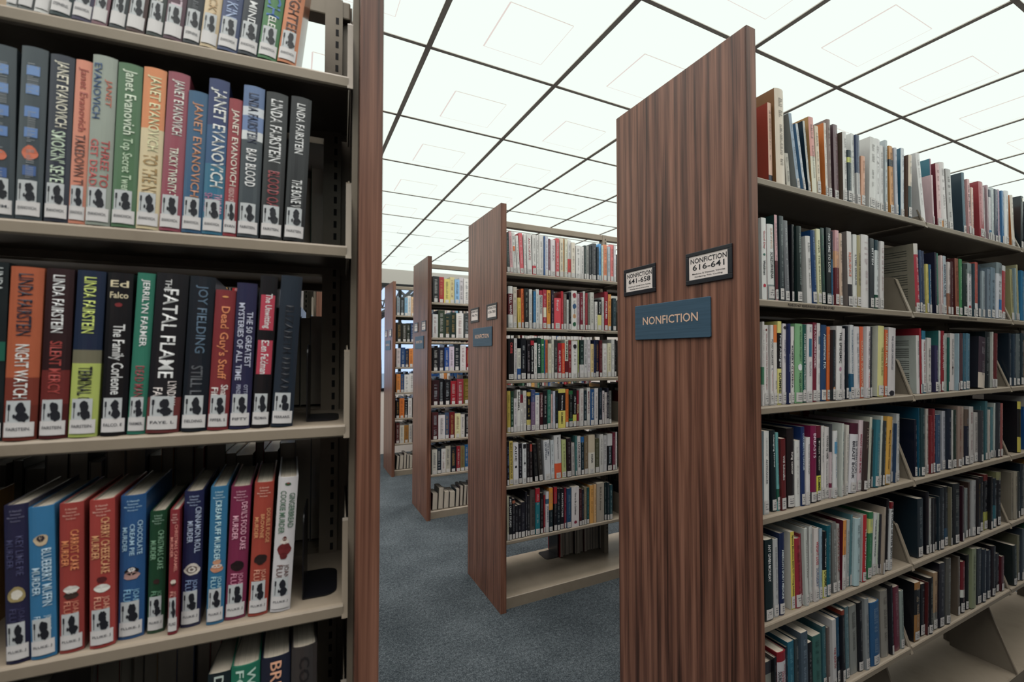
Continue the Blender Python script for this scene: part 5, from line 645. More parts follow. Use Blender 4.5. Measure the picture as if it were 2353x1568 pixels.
('M', 5, 0.2663, 0.0159, 0.0105, 0.2203, 0.1543, 0.0023, (176, 44, 58), {}),
('M', 5, 0.2773, 0.0087, 0.0188, 0.2399, 0.1629, 0.0025, (230, 225, 230), {'b': [(0.7, 0.82, (65, 110, 139))], 't': [('JOURNALS', 0.25, 0.65, (45, 74, 102), 0.7)]}),
('M', 5, 0.3329, 0.0097, 0.0212, 0.259, 0.15, 0.0031, (22, 22, 30), {'b': [(0.62, 1, (186, 46, 59))]}),
('M', 5, 0.355, 0.0071, 0.0187, 0.2486, 0.1586, 0.0034, (20, 30, 41), {'m': (178, 186, 186)}),
('M', 5, 0.4106, 0.0158, 0.0136, 0.2443, 0.1757, 0.004, (139, 39, 60), {}),
('M', 5, 0.5135, 0.007, 0.0177, 0.2275, 0.1714, 0.0052, (70, 29, 36), {}),
('M', 5, 0.5339, 0.0089, 0.0155, 0.2187, 0.15, 0.0054, (25, 27, 43), {}),
('M', 5, 0.5498, 0.007, 0.0177, 0.2311, 0.1586, 0.0056, (143, 130, 106), {}),
('M', 5, 0.5726, 0.0111, 0.0173, 0.2242, 0.1671, 0.0058, (35, 88, 90), {}),
('M', 5, 0.626, 0.0089, 0.017, 0.2377, 0.1543, 0.0064, (241, 194, 143), {'nl': 1}),
('M', 5, 0.71, 0.0144, 0.0177, 0.2369, 0.1714, 0.0073, (31, 50, 53), {'m': (158, 174, 174)}),
('M', 5, 0.7282, 0.0066, 0.0164, 0.2369, 0.15, 0.0076, (28, 44, 52), {}),
('M', 5, 0.7482, 0.0084, 0.0213, 0.2191, 0.1586, 0.0078, (34, 72, 81), {'m': (180, 197, 197)}),
('R', 0, 0.1973, 0.0171, 0.0172, 0.1, 0.1671, -0.0949, (208, 199, 185), {'nl': 1}),
('R', 0, 1.0519, 0.0076, 0.0112, 0.1867, 0.1671, -0.0216, (228, 196, 200), {'m': (147, 109, 116)}),
('R', 0, 1.0636, 0.0161, 0.0094, 0.2539, 0.1586, -0.0065, (51, 115, 135), {'sc': (171, 97, 121)}),
('R', 0, 1.3533, 0.0073, 0.0226, 0.2241, 0.15, -0.0222, (225, 170, 170), {'t': [('THE MOMMY DOCS', 0.2, 0.9, (111, 60, 67), 0.5)]}),
('R', 0, 1.3902, 0.0112, 0.0209, 0.1989, 0.1586, 0.0232, (236, 196, 180), {}),
('R', 0, 1.5285, 0.0161, 0.0112, 0.2246, 0.1757, 0.0012, (237, 225, 225), {}),
('R', 0, 1.5402, 0.0095, 0.0152, 0.2324, 0.1543, -0.0005, (185, 155, 162), {'m': (241, 229, 229)}),
('R', 0, 1.5632, 0.0114, 0.0242, 0.2177, 0.1629, 0.0183, (237, 233, 237), {'b': [(0.85, 1, (53, 57, 85)), (0.08, 0.2, (66, 135, 180))]}),
('R', 0, 1.6109, 0.018, 0.0231, 0.2373, 0.1714, 0.0392, (212, 220, 220), {}),
('R', 0, 1.6744, 0.0177, 0.0189, 0.2395, 0.1586, 0.0345, (207, 176, 192), {}),
('R', 0, 1.6937, 0.0114, 0.0216, 0.2352, 0.1671, 0.0328, (65, 127, 180), {'m': (222, 237, 241)}),
('R', 0, 1.9006, 0.0117, 0.0291, 0.246, 0.15, 0.0826, (17, 31, 38), {'ic': [(0.93, 0.6, (228, 220, 204), 1)]}),
('R', 1, 0.4083, 0.0164, 0.0075, 0.2312, 0.1629, 0.0226, (54, 119, 161), {'b': [(0.62, 1, (37, 51, 63))]}),
('R', 1, 0.9927, 0.0095, 0.0177, 0.18, 0.1757, 0.0044, (226, 210, 125), {'m': (163, 148, 76)}),
('R', 1, 1.033, 0.0173, 0.0169, 0.1835, 0.1543, 0.0194, (39, 101, 145), {'t': [('DOCTORS TALK WITH WOMEN', 0.15, 0.9, (238, 241, 241), 0.4)]}),
('R', 1, 1.0712, 0.0138, 0.0149, 0.2324, 0.1629, 0.0146, (37, 37, 59), {}),
('R', 1, 1.0866, 0.013, 0.0095, 0.23, 0.1714, 0.0118, (78, 136, 118), {}),
('R', 1, 1.0965, 0.0061, 0.0154, 0.2212, 0.15, 0.0272, (236, 212, 209), {'m': (199, 86, 100)}),
('R', 1, 1.1546, 0.009, 0.0206, 0.2029, 0.1671, 0.0597, (228, 216, 212), {'b': [(0, 0.4, (162, 110, 89))]}),
('R', 1, 1.1927, 0.0141, 0.0205, 0.209, 0.1757, 0.0606, (79, 38, 43), {}),
('R', 1, 1.3815, 0.0102, 0.0127, 0.2177, 0.1586, 0.0668, (39, 66, 78), {}),
('R', 1, 1.4386, 0.0149, 0.0231, 0.2168, 0.1757, 0.0684, (29, 51, 70), {}),
('R', 1, 1.4642, 0.0102, 0.0227, 0.194, 0.1629, 0.0643, (173, 185, 192), {}),
('R', 1, 1.4873, 0.0159, 0.006, 0.1909, 0.1543, 0.0622, (209, 102, 87), {}),
('R', 1, 1.7894, 0.0175, 0.0298, 0.2296, 0.15, -0.021, (175, 167, 122), {'m': (65, 63, 43)}),
('R', 1, 1.8195, 0.0122, 0.015, 0.2356, 0.1586, 0.0166, (158, 179, 186), {}),
('R', 1, 1.8377, 0.0124, 0.0209, 0.2526, 0.1671, 0.0046, (185, 178, 140), {'m': (80, 79, 58)}),
('R', 1, 1.8591, 0.008, 0.0354, 0.2278, 0.1757, 0.0825, (42, 117, 161), {'nl': 1}),
('R', 2, 0.6026, 0.0117, 0.0108, 0.2303, 0.1671, 0.0631, (51, 55, 63), {'m': (160, 168, 168)}),
('R', 2, 0.9257, 0.0082, 0.0129, 0.2331, 0.1586, 0.0177, (168, 47, 59), {'m': (241, 172, 180)}),
('R', 2, 1.068, 0.0106, 0.0153, 0.2282, 0.1629, 0.0612, (58, 119, 119), {'sc': (229, 227, 223)}),
('R', 2, 1.1406, 0.0089, 0.0107, 0.2041, 0.1586, 0.0647, (22, 95, 87), {}),
('R', 2, 1.2149, 0.006, 0.0092, 0.2213, 0.1757, 0.0664, (178, 201, 213), {'m': (122, 150, 165)}),
('R', 2, 1.5362, 0.0105, 0.0139, 0.234, 0.1671, 0.0866, (210, 210, 202), {'m': (66, 66, 71)}),
('R', 2, 1.5505, 0.0064, 0.0233, 0.2279, 0.1757, 0.1029, (110, 41, 46), {'b': [(0, 0.15, (210, 202, 202))]}),
('R', 2, 1.7218, 0.0134, 0.0244, 0.2324, 0.15, 0.0783, (27, 40, 52), {}),
('R', 2, 1.7466, 0.0071, 0.026, 0.2263, 0.1586, 0.0797, (43, 61, 78), {}),
('R', 2, 1.8388, 0.0101, 0.0386, 0.2334, 0.1757, 0.0825, (28, 51, 63), {}),
('R', 3, 0.3735, 0.0133, 0.0086, 0.2217, 0.1629, 0.0452, (238, 217, 221), {'b': [(0.62, 1, (70, 73, 79)), (0.14, 0.2, (134, 47, 80))]}),
('R', 3, 0.4274, 0.0167, 0.0094, 0.211, 0.15, 0.0615, (26, 107, 101), {}),
('R', 3, 0.6041, 0.0167, 0.0097, 0.1867, 0.15, 0.0906, (53, 53, 51), {}),
('R', 3, 0.7284, 0.0177, 0.0121, 0.21, 0.1629, 0.0904, (189, 189, 193), {}),
('R', 3, 0.741, 0.0106, 0.0073, 0.198, 0.1714, 0.0884, (43, 71, 106), {}),
('R', 3, 0.9094, 0.0131, 0.0071, 0.2419, 0.1586, 0.0448, (25, 87, 114), {}),
('R', 3, 0.9931, 0.012, 0.0147, 0.2093, 0.1543, 0.0552, (140, 41, 48), {'b': [(0.0, 1, (140, 41, 48))]}),
('R', 3, 1.1547, 0.0094, 0.0108, 0.2203, 0.1671, 0.0608, (210, 206, 202), {'m': (54, 54, 59)}),
('R', 3, 1.2469, 0.0135, 0.0176, 0.2281, 0.1629, 0.068, (185, 163, 149), {}),
('R', 3, 1.397, 0.0062, 0.0222, 0.2047, 0.1757, 0.0745, (69, 69, 75), {}),
('R', 3, 1.4196, 0.0159, 0.006, 0.2219, 0.1671, 0.0783, (58, 96, 107), {}),
('R', 3, 1.4551, 0.0124, 0.022, 0.2388, 0.1543, 0.0817, (75, 117, 125), {}),
('R', 3, 1.4775, 0.0093, 0.0166, 0.2035, 0.1629, 0.0797, (209, 201, 193), {'m': (133, 51, 51)}),
('R', 3, 1.5501, 0.0154, 0.0153, 0.2268, 0.15, 0.0886, (206, 211, 206), {'m': (121, 127, 127)}),
('R', 3, 1.5959, 0.0092, 0.0227, 0.2239, 0.1671, 0.0968, (170, 101, 97), {}),
('R', 4, 0.2272, 0.0149, 0.0067, 0.202, 0.1629, -0.0231, (139, 39, 53), {}),
('R', 4, 0.4644, 0.0131, 0.01, 0.2159, 0.1671, 0.0791, (98, 143, 151), {}),
('R', 4, 0.6232, 0.0167, 0.0109, 0.1938, 0.15, 0.1063, (230, 241, 221), {}),
('R', 4, 0.6345, 0.0125, 0.0063, 0.1899, 0.1586, 0.1042, (40, 39, 53), {'b': [(0, 0.1, (208, 200, 191))]}),
('R', 4, 0.6412, 0.0062, 0.0106, 0.2125, 0.1671, 0.1021, (183, 167, 151), {'m': (88, 79, 72)}),
('R', 4, 0.9723, 0.0136, 0.0166, 0.193, 0.1671, 0.0551, (186, 186, 182), {'m': (56, 56, 62)}),
('R', 4, 0.9893, 0.0118, 0.0168, 0.1926, 0.1757, 0.0557, (20, 21, 28), {'m': (107, 107, 97)}),
('R', 4, 1.0223, 0.0169, 0.0129, 0.1863, 0.1543, 0.0564, (25, 26, 34), {}),
('R', 4, 1.0356, 0.0106, 0.0096, 0.1926, 0.1629, 0.0572, (33, 46, 55), {}),
('R', 4, 1.1246, 0.0084, 0.0112, 0.2141, 0.1586, 0.0603, (125, 119, 100), {}),
('R', 4, 1.2154, 0.0068, 0.0138, 0.2069, 0.1543, 0.0638, (55, 30, 40), {}),
('R', 4, 1.2297, 0.016, 0.0113, 0.2035, 0.1757, 0.0631, (108, 112, 114), {}),
('R', 4, 1.2657, 0.016, 0.0233, 0.1893, 0.1629, 0.0645, (147, 153, 153), {}),
('R', 4, 1.2893, 0.0143, 0.0155, 0.21, 0.1714, 0.0654, (71, 52, 47), {}),
('R', 4, 1.4739, 0.0077, 0.0184, 0.2094, 0.1543, 0.0798, (15, 17, 24), {}),
('R', 4, 1.6963, 0.012, 0.0203, 0.2002, 0.15, 0.0791, (144, 134, 119), {'nl': 1}),
('R', 4, 1.755, 0.0078, 0.019, 0.1978, 0.1671, 0.0815, (56, 61, 62), {}),
('R', 4, 1.795, 0.013, 0.0431, 0.2243, 0.1757, 0.0973, (30, 42, 53), {}),
('R', 5, 0.0652, 0.0157, 0.0233, 0.1599, 0.15, 0.0, (59, 59, 64), {'b': [(0, 0.8, (152, 152, 142))]}),
('R', 5, 0.0889, 0.0068, 0.01, 0.1706, 0.1586, 0.0, (23, 24, 31), {}),
('R', 5, 0.1531, 0.0158, 0.007, 0.1744, 0.1757, 0.0, (27, 42, 54), {}),
('R', 5, 0.3457, 0.0144, 0.012, 0.1766, 0.1757, 0.0, (111, 97, 93), {}),
('R', 5, 0.6913, 0.0078, 0.0121, 0.2222, 0.1714, 0.0, (26, 26, 35), {}),
('R', 5, 0.9256, 0.0065, 0.006, 0.1803, 0.1671, 0.0789, (90, 35, 35), {}),
('R', 5, 1.176, 0.0129, 0.0186, 0.2142, 0.15, 0.0783, (110, 97, 85), {}),
('R', 5, 1.5348, 0.0173, 0.0309, 0.1537, 0.1586, 0.1002, (38, 36, 44), {}),
('R', 5, 1.5661, 0.0105, 0.0273, 0.1389, 0.1671, 0.1051, (90, 34, 43), {}),
('R', 5, 1.7474, 0.0144, 0.0236, 0.1915, 0.1586, 0.1047, (130, 126, 104), {}),
('R', 5, 1.7714, 0.0078, 0.0239, 0.2174, 0.1671, 0.1138, (60, 69, 81), {}),
]
NO = {('N', 0): [(17, 18, 24), (174, 41, 50), (235, 219, 126), (227, 211, 156), (150, 195, 235), (220, 212, 216), (241, 236, 232), (241, 236, 232), (129, 86, 91), (241, 236, 232), (37, 50, 48), (237, 237, 205)], ('N', 1): [(229, 229, 229), (51, 65, 50), (37, 55, 49), (27, 50, 45), (241, 236, 232), (66, 71, 71), (17, 18, 24), (187, 43, 55), (50, 37, 42), (17, 18, 24), (95, 59, 59)], ('N', 2): [(17, 18, 24), (36, 36, 51), (38, 78, 151), (220, 204, 220), (22, 34, 43), (229, 221, 221), (143, 37, 49), (241, 236, 232), (79, 43, 50), (17, 18, 24), (27, 36, 43), (37, 41, 59)], ('N', 3): [(50, 24, 31), (17, 18, 24), (17, 18, 24), (168, 40, 53), (150, 51, 64), (111, 97, 36), (168, 40, 53), (241, 236, 232), (17, 18, 24), (126, 34, 41), (241, 236, 232)], ('N', 4): [(79, 38, 43), (229, 221, 221), (70, 89, 118), (110, 28, 36), (228, 220, 172), (220, 212, 204), (17, 18, 24), (229, 225, 225), (241, 236, 232), (241, 236, 232), (241, 236, 232), (53, 80, 71)], ('N', 5): [(209, 205, 194), (28, 42, 55), (229, 225, 221), (197, 190, 174), (27, 34, 43), (150, 38, 50), (130, 120, 78), (40, 100, 151), (202, 163, 104), (50, 28, 33), (79, 38, 37), (189, 189, 189), (36, 36, 51), (79, 30, 43)], ('O', 0): [(148, 163, 172), (17, 18, 24), (136, 183, 214), (241, 236, 232), (235, 195, 156), (204, 165, 142), (215, 168, 168), (241, 236, 232), (228, 212, 204), (53, 67, 86), (228, 212, 188)], ('O', 1): [(36, 36, 33), (50, 49, 42), (36, 45, 36), (42, 68, 109), (212, 212, 220), (50, 36, 37), (227, 196, 180), (235, 187, 156), (203, 159, 134)], ('O', 2): [(228, 212, 212), (34, 69, 117), (30, 52, 85), (231, 146, 78), (28, 41, 62), (140, 168, 176), (219, 103, 83), (33, 66, 108), (36, 36, 43), (47, 93, 151)], ('O', 3): [(231, 146, 78), (45, 85, 134), (241, 236, 232), (241, 236, 232), (34, 69, 117), (241, 236, 232), (229, 221, 221), (38, 86, 142), (36, 76, 133)], ('O', 4): [(17, 18, 24), (230, 130, 64), (26, 29, 36), (241, 236, 232), (17, 18, 24), (229, 221, 221), (207, 72, 59), (26, 27, 36), (241, 236, 232), (17, 18, 24)], ('O', 5): [(94, 39, 39), (228, 220, 204), (170, 118, 56), (209, 201, 193), (28, 42, 62), (220, 212, 204), (176, 169, 154), (26, 22, 25), (241, 236, 232), (229, 221, 221)]}
SZ = {'R': [1.917, 1.585, 1.294, 1.002, 0.721, 0.45], 'L': [1.901, 1.616, 1.322, 1.033, 0.76, 0.42], 'M': [1.906, 1.585, 1.286, 0.985, 0.685, 0.377], 'N': [1.89, 1.578, 1.284, 0.982, 0.682, 0.381], 'O': [1.892, 1.578, 1.276, 0.976, 0.672, 0.374]}
# ------------------------------------------------------------------ books
def frame(rg):
    if rg == 'L': return L_ORG[0], L_ORG[1], L_TH
    if rg == 'P': return L_ORG[0]-.85, L_ORG[1]+PITCH, 0.0
    k = {'R': 0, 'M': 1, 'N': 2, 'O': 3}[rg]; return X_SH, Y0+.03+k*PITCH, 0.0
def lum(c): return sum(rgb(c))/765
def mixc(a, b, t): return tuple(int(x*(1-t)+y*t) for x, y in zip(rgb(a), rgb(b)))

def spine_y(x, w, bul): 
    t = 2*x/w-1; return -bul*(1-t*t)
def book_cover(mb, w, h, d, c, o, hard, seed):
    """open case: two boards and a rounded spine; x 0..w, y 0..d, z 0..h"""
    t = .0024 if hard else .0009
    t = min(t, w*.2); bul = min(.0045, w*.13) if hard else min(.0015, w*.05)
    n = 7; sc = o.get('sc', c)
    bands = [tuple(b) for b in o.get('b', [])]
    cuts = sorted({0, 1} | {b[0] for b in bands} | {b[1] for b in bands})
    def colat(f):
        for a, b, cc in bands:
            if a <= f < b: return cc
        return sc
    xs = [w*i/(n-1) for i in range(n)]
    outer = [(x, spine_y(x, w, bul)) for x in xs]
    inner = [(min(max(x, t), w-t), spine_y(x, w, bul)+t*1.2) for x in xs]
    e = .012
    for a, b in zip(cuts, cuts[1:]):
        z0, z1 = a*h, b*h; cc = colat((a+b)/2)
        for i in range(n-1):
            mb.face([(outer[i][0], outer[i][1], z0), (outer[i+1][0], outer[i+1][1], z0), (outer[i+1][0], outer[i+1][1], z1), (outer[i][0], outer[i][1], z1)], cc)
        side = cc if 'sc' not in o else c
        # boards: outer faces (a wrapped cover carries the spine's bands a little way round)
        for x, s in ((0, 1), (w, -1)):
            p = [(x, 0, z0), (x, d, z0), (x, d, z1), (x, 0, z1)]
            mb.face(p if s < 0 else p[::-1], side)
    for i in range(n-1):  # inner spine and rims
        mb.face([(inner[i+1][0], inner[i+1][1], 0), (inner[i][0], inner[i][1], 0), (inner[i][0], inner[i][1], h), (inner[i+1][0], inner[i+1][1], h)], 'CFC2B2')
        for z, k in ((h, 1), (0, -1)):
            p = [(outer[i][0], outer[i][1], z), (outer[i+1][0], outer[i+1][1], z), (inner[i+1][0], inner[i+1][1], z), (inner[i][0], inner[i][1], z)]
            mb.face(p if k > 0 else p[::-1], colat(.999 if z else 0))
    for x0, x1 in ((0, t), (w-t, w)):
        for z, k in ((h, 1), (0, -1)):
            p = [(x0, 0, z), (x1, 0, z), (x1, d, z), (x0, d, z)]; mb.face(p if k > 0 else p[::-1], c)
        mb.face([(x1, d, 0), (x0, d, 0), (x0, d, h), (x1, d, h)], c)
    mb.face([(t, t, 0), (t, d, 0), (t, d, h), (t, t, h)][::-1], 'CFC2B2'); mb.face([(w-t, t, 0), (w-t, d, 0), (w-t, d, h), (w-t, t, h)], 'CFC2B2')
    return bul, t
def page_block(mb, w, h, d, t, hard, col='DCCFBE'):
    i = .0035 if hard else .0004
    z0, z1 = i, h-i; y0, y1 = t*1.3, d-i*1.2
    mb.box(t*1.05, w-t*1.05, y0, y1, z0, z1, col)
def marks(mb, w, h, col, f0, f1, fy, fn, rnd, size=.5):
    """unreadable lettering seen too small to make out: short strokes down the spine"""
    z = f1*h
    while z > f0*h:
        L = rnd.uniform(.004, .011)
        if rnd.random() < .8:
            x0 = w*(.5+fy-size/2); x1 = w*(.5+fy+size/2); zz = z
            while zz > z-L:
                s = rnd.uniform(.35, .8)*.0026
                a, b = x0, x1
                if rnd.random() < .3: b = x0+(x1-x0)*rnd.uniform(.3, .7)
                mb.face([fn(a, zz-s*.5), fn(b, zz-s*.5), fn(b, zz), fn(a, zz)], col); zz -= s+.0009
        z -= L+.002
def dress(mb_ink, mb_lab, w, h, c, o, bul, rnd, small=False):
    sc = o.get('sc', c)
    def at(eps):
        return lambda x, z: (x, spine_y(min(max(x, 0), w), w, bul)-eps, z)
    s = at(.0006 if not small else .0009); s2 = at(.0009 if not small else .0013); s3 = at(.0012 if not small else .0017); s4 = at(.0016)
    def strip(mb, fn, x0, x1, z0, z1, col, n=4):
        for k in range(n):
            a = x0+(x1-x0)*k/n; b = x0+(x1-x0)*(k+1)/n; mb.face([fn(a, z0), fn(b, z0), fn(b, z1), fn(a, z1)], col)
    def blob(mb, fn, cx, cz, rx, rz, col, n=14, wob=.12):
        pts = [(cx+rx*math.cos(2*PI*i/n)*(1+rnd.uniform(-wob, wob)), cz+rz*math.sin(2*PI*i/n)*(1+rnd.uniform(-wob, wob))) for i in range(n)]
        for i in range(n):
            p, q = pts[i], pts[(i+1) % n]; mb.face([fn(cx, cz), fn(*p), fn(*q)], col)
    # motifs
    for ic in o.get('ic', []):
        f, sx, col = ic[:3]; asp = ic[3] if len(ic) > 3 else 1
        r = sx*w/2
        if asp > 1.3 or (o.get('my') and asp == 1 and sx >= .5 and not o.get('jf')): strip(mb_ink, s, w/2-r, w/2+r, max(.001, f*h-r*asp), min(h-.001, f*h+r*asp), col)
        else: blob(mb_ink, s, w/2, f*h, r, r*asp*1.15, col)
    for t in o.get('t', []):
        txt, f0, f1, col, hf = t[:5]; off = t[5] if len(t) > 5 else 0
        L = (f1-f0)*h; H = hf*w; xb = w*(.5+off)-H/2
        if not o.get('my') and H > .011: xb += (H-.011)/2; H = .011+.35*(H-.011)
        xb = w*(.5+off)-H/2
        if xb < .04*w: H -= .04*w-xb; xb = .04*w
        if xb+H > .96*w: H = .96*w-xb
        put_text(mb_ink, txt, lambda a, b, L=L, xb=xb, f1=f1: s2(xb+b, f1*h-a), L, H, col)
    for txt, f, col, hf in o.get('h2', []):
        H = hf*h*.55; L = w*.72; put_text(mb_ink, txt, lambda a, b: s2(w*.14+a, f*h-H/2+b), L, H, col)
    if o.get('jf'):
        jc = o['jf']
        for k, (tx, f) in enumerate((('A Hannah', .955), ('Swensen', .933), ('Mystery with', .911), ('Recipes', .889))):
            if lum(c) > .75: break
            wd = w*(.5, .42, .7, .4)[k]; put_text(mb_ink, tx, lambda a, b: s2(w/2-wd/2+a, f*h+b), wd, .0028, mixc(jc, 'FFFFFF', .3))
        for tx, off, f0 in (('JOANNE', .16, .19), ('FLUKE', -.16, .2)):
            H = w*.3; xb = w*(.5+off)-H/2
            put_text(mb_ink, tx, lambda a, b, xb=xb: s2(xb+b, .345*h-a), (.345-f0)*h, H, jc)
    if not o.get('t') and not o.get('jf'):
        col = o.get('m') or (mixc(sc, '101014', .62) if lum(sc) > .5 else mixc(sc, 'FFFFFF', .5))
        if small: marks(mb_ink, w, h, col, .2, .88, 0, s2, rnd, .42)
        else:
            marks(mb_ink, w, h, col, rnd.uniform(.18, .3), .62, rnd.uniform(-.08, .05), s2, rnd, .3); marks(mb_ink, w, h, col, .66, .9, 0, s2, rnd, .42)
    # shelf labels
    if o.get('my'):
        lw = w*.9; x0 = w*.04
        strip(mb_lab, s3, x0, x0+lw, .005, .024, (230, 225, 224), 6)
        strip(mb_lab, s3, x0+lw*.06, x0+lw*.86, .024, .0525, (207, 210, 212), 6)
        lb = o.get('lb')
        if lb: put_text(mb_lab, lb, lambda a, b: s4(x0+lw*.1+a, .013+b), lw*.8, .0042, '55565C')
        # dark printed emblem and upright mark on the sticker
        bx = x0+lw*.56
        blob(mb_lab, s4, bx, .042, lw*.17, .0075, '1A1D26', 16, .18); blob(mb_lab, s4, bx+lw*.06, .031, lw*.2, .0066, '1A1D26', 16, .2); blob(mb_lab, s4, bx-lw*.2, .032, lw*.05, .0028, '20232C', 10, .1)
        strip(mb_lab, s4, x0+lw*.15, x0+lw*.18, .026, .047, '20232C', 1); strip(mb_lab, s4, x0+lw*.12, x0+lw*.21, .04, .0475, '20232C', 1)
    elif not o.get('nl'):
        lw = min(w*.86, .03); x0 = (w-lw)/2; z0 = .004 if not small else .003; hh = rnd.uniform(.026, .034)
        strip(mb_lab, s3, x0, x0+lw, z0, z0+hh, 'DCD6D2', 4)
        if not small:
            for k, zz in enumerate((.7, .5, .3)):
                a = x0+lw*.2
                for j in range(4):
                    if rnd.random() < .8: mb_lab.face([s4(a, z0+hh*zz-.0012), s4(a+lw*.1, z0+hh*zz-.0012), s4(a+lw*.1, z0+hh*zz+.0012), s4(a, z0+hh*zz+.0012)], '6A6A70')
                    a += lw*.15
    if o.get('sl'):  # printed text on the board facing the aisle
        for k in range(22):
            z = h*(.9-k*.035)
            if k in (3, 9, 15): continue
            mb_ink.face([(-.0006, .02, z), (-.0006, .12-.03*rnd.random(), z), (-.0006, .12-.03*rnd.random(), z+.002), (-.0006, .02, z+.002)][::-1], '4A4A44')

GROUPS = {}
for n, (rg, sh, u, ins, w, h, d, lean, c, o, lab) in enumerate(BOOKS):
    rnd = random.Random(n*7+1)
    ox, oy, th = frame(rg); z = SZ[rg][sh]
    ex, ey = math.cos(th), math.sin(th)
    hard = rg == 'L' or rnd.random() < .5
    # stand on the lower corner the book leans towards
    pu = u+w if lean > 0 else u
    px = ox+pu*ex-ins*ey; py = oy+pu*ey+ins*ex
    r = empty('book', (px, py, z+.0005), (0, lean, 0.0))
    tag(r, lab, 'book', ('mystery hardcovers standing on the %s' if rg == 'L' else 'nonfiction books standing on the %s')
        % ['top shelf', 'second shelf', 'third shelf', 'fourth shelf', 'fifth shelf', 'sixth shelf'][sh] + {'L': ' of the mystery bookcase', 'R': ' of the bookcase signed 616-641', 'M': ' of the bookcase signed 658-780'}[rg])
    xo = -w if lean > 0 else 0
    mb = MB(); bul, t = book_cover(mb, w, h, d, c, o, hard, n)
    cov = mb.build('cover', M['cover'], r, (xo, 0, 0), color=True)
    mb = MB(); page_block(mb, w, h, d, t, hard); mb.build('page_block', M['paper'], r, (xo, 0, 0), color=False)
    ink, la = MB(), MB(); dress(ink, la, w, h, c, o, bul, rnd)
    if ink.f: ink.build('lettering', M['ink'], r, (xo, 0, 0), color=True)
    if la.f: la.build('spine_label', M['ink'], r, (xo, 0, 0), color=True)

# the many smaller books of the farther shelves: one object
far = MB()
def far_book(X, Y, z, th, w, h, d, lean, c, o, rnd, back=False, nodress=False):
    mb = MB(); bul, t = book_cover(mb, w, h, d, c, o, False, 0); page_block(mb, w, h, d, t, True)
    if not nodress: dress(mb, mb, w, h, c, o, bul, rnd, small=True)
    M4 = Matrix.Translation((X, Y, z)) @ Matrix.Rotation(th+(PI if back else 0), 4, 'Z') @ Matrix.Rotation(lean, 4, 'Y')
    i = len(far.v); far.v += [tuple(M4 @ Vector(p)) for p in mb.v]
    far.f += [tuple(i+k for k in f) for f in mb.f]; far.c += [x or 'DCCFBE' for x in mb.c]; far.mi += [0]*len(mb.f)
for n, (rg, sh, u, ins, w, h, d, lean, c, o) in enumerate(FAR):
    rnd = random.Random(n*13+5); ox, oy, th = frame(rg)
    pu = u+w if lean > 0 else u; ex, ey = math.cos(th), math.sin(th)
    wx = ox+pu*ex-ins*ey; wy = oy+pu*ey+ins*ex
    if lean > 0: wx -= w*math.cos(lean)*ex; wy -= w*math.cos(lean)*ey; zz = SZ[rg][sh]+w*math.sin(lean)
    else: zz = SZ[rg][sh]
    far_book(wx, wy, zz+.0005, th, w, h, d, lean, c, o, rnd)
for (rg, sh), cols in sorted(NO.items()):
    rnd = random.Random(sh*31+ord(rg)); ox, oy, th = frame(rg); u = .02; k = 0
    n = len(cols); end = .62 if rg == 'N' else .5
    while u < .82:
        c = cols[k % n] if k < n else rnd.choice(cols)
        w = (end/n)*rnd.uniform(.75, 1.2) if k < n else rnd.uniform(.015, .035)
        if lum(c) > .4: oo = {'m': rnd.choice(['4A4A50', '8A3038', '30405A'])}
        else: oo = {'m': rnd.choice(['E8E4E0', 'D8B070', 'C8D0D8'])}
        far_book(ox+u, oy+rnd.uniform(.005, .02), SZ[rg][sh]+.0005, 0, w, rnd.uniform(.205, .245), .15, 0, c, oo, rnd)
        u += w+.001; k += 1
# books of the other sides, seen between the shelves
RC = ['1F2430', '2A2A30', 'C8C0BC', 'D8D2CC', '6E1F2A', '1F2F55', '9A8A78', 'B5202C', '2A5F9E', '4A4A4C', 'D8D0C0', '3F6F55', 'E0A860', '18181C', 'B8B0B0']
def back_row(rg, z, u0, u1, seed, hmin=.19, hmax=.245, gap=0):
    rnd = random.Random(seed); ox, oy, th = frame(rg); ex, ey = math.cos(th), math.sin(th); u = u0
    while u < u1:
        w = rnd.uniform(.014, .036)
        if u+w > u1: break
        h = rnd.uniform(hmin, hmax); c = rnd.choice(RC); v = DEPTH-.06-rnd.uniform(.008, .02)
        far_book(ox+(u+w)*ex-v*ey, oy+(u+w)*ey+v*ex, z+.0005, th, w, h, rnd.uniform(.145, .17), 0, c, {'nl': 1}, rnd, back=True)
        u += w+.0012+(gap if rnd.random() < .12 else 0)
for i, zz in enumerate(SZ['L']): 
    if i: back_row('L', zz, -.84, -.02 if i < 3 else -.03, 50+i)
for rg, ub in (('R', 2.2), ('M', .8), ('N', .8), ('O', .8)):
    for i, zz in enumerate(SZ[rg]):
        if i == 0 and rg != 'R': continue
        if i == 0: continue
        back_row(rg, zz, .03, ub, 90+i+ord(rg))
back_row('M', .0635, .55, .95, 301, .16, .21)
for rg in 'NO':   # shelved spine-inward on the lowest deck, page edges to the aisle
    rnd = random.Random(ord(rg)); ox, oy, th = frame(rg); u = .03
    while u < .8:
        w = rnd.uniform(.022, .05); far_book(ox+u+w, oy+.175, .064, 0, w, rnd.uniform(.14, .19), .15, rnd.uniform(-.07, -.03), rnd.choice(['1F2430', '2A3438', '4A2024', '8A8478']), {'nl': 1}, rnd, back=True, nodress=True); u += w+.008
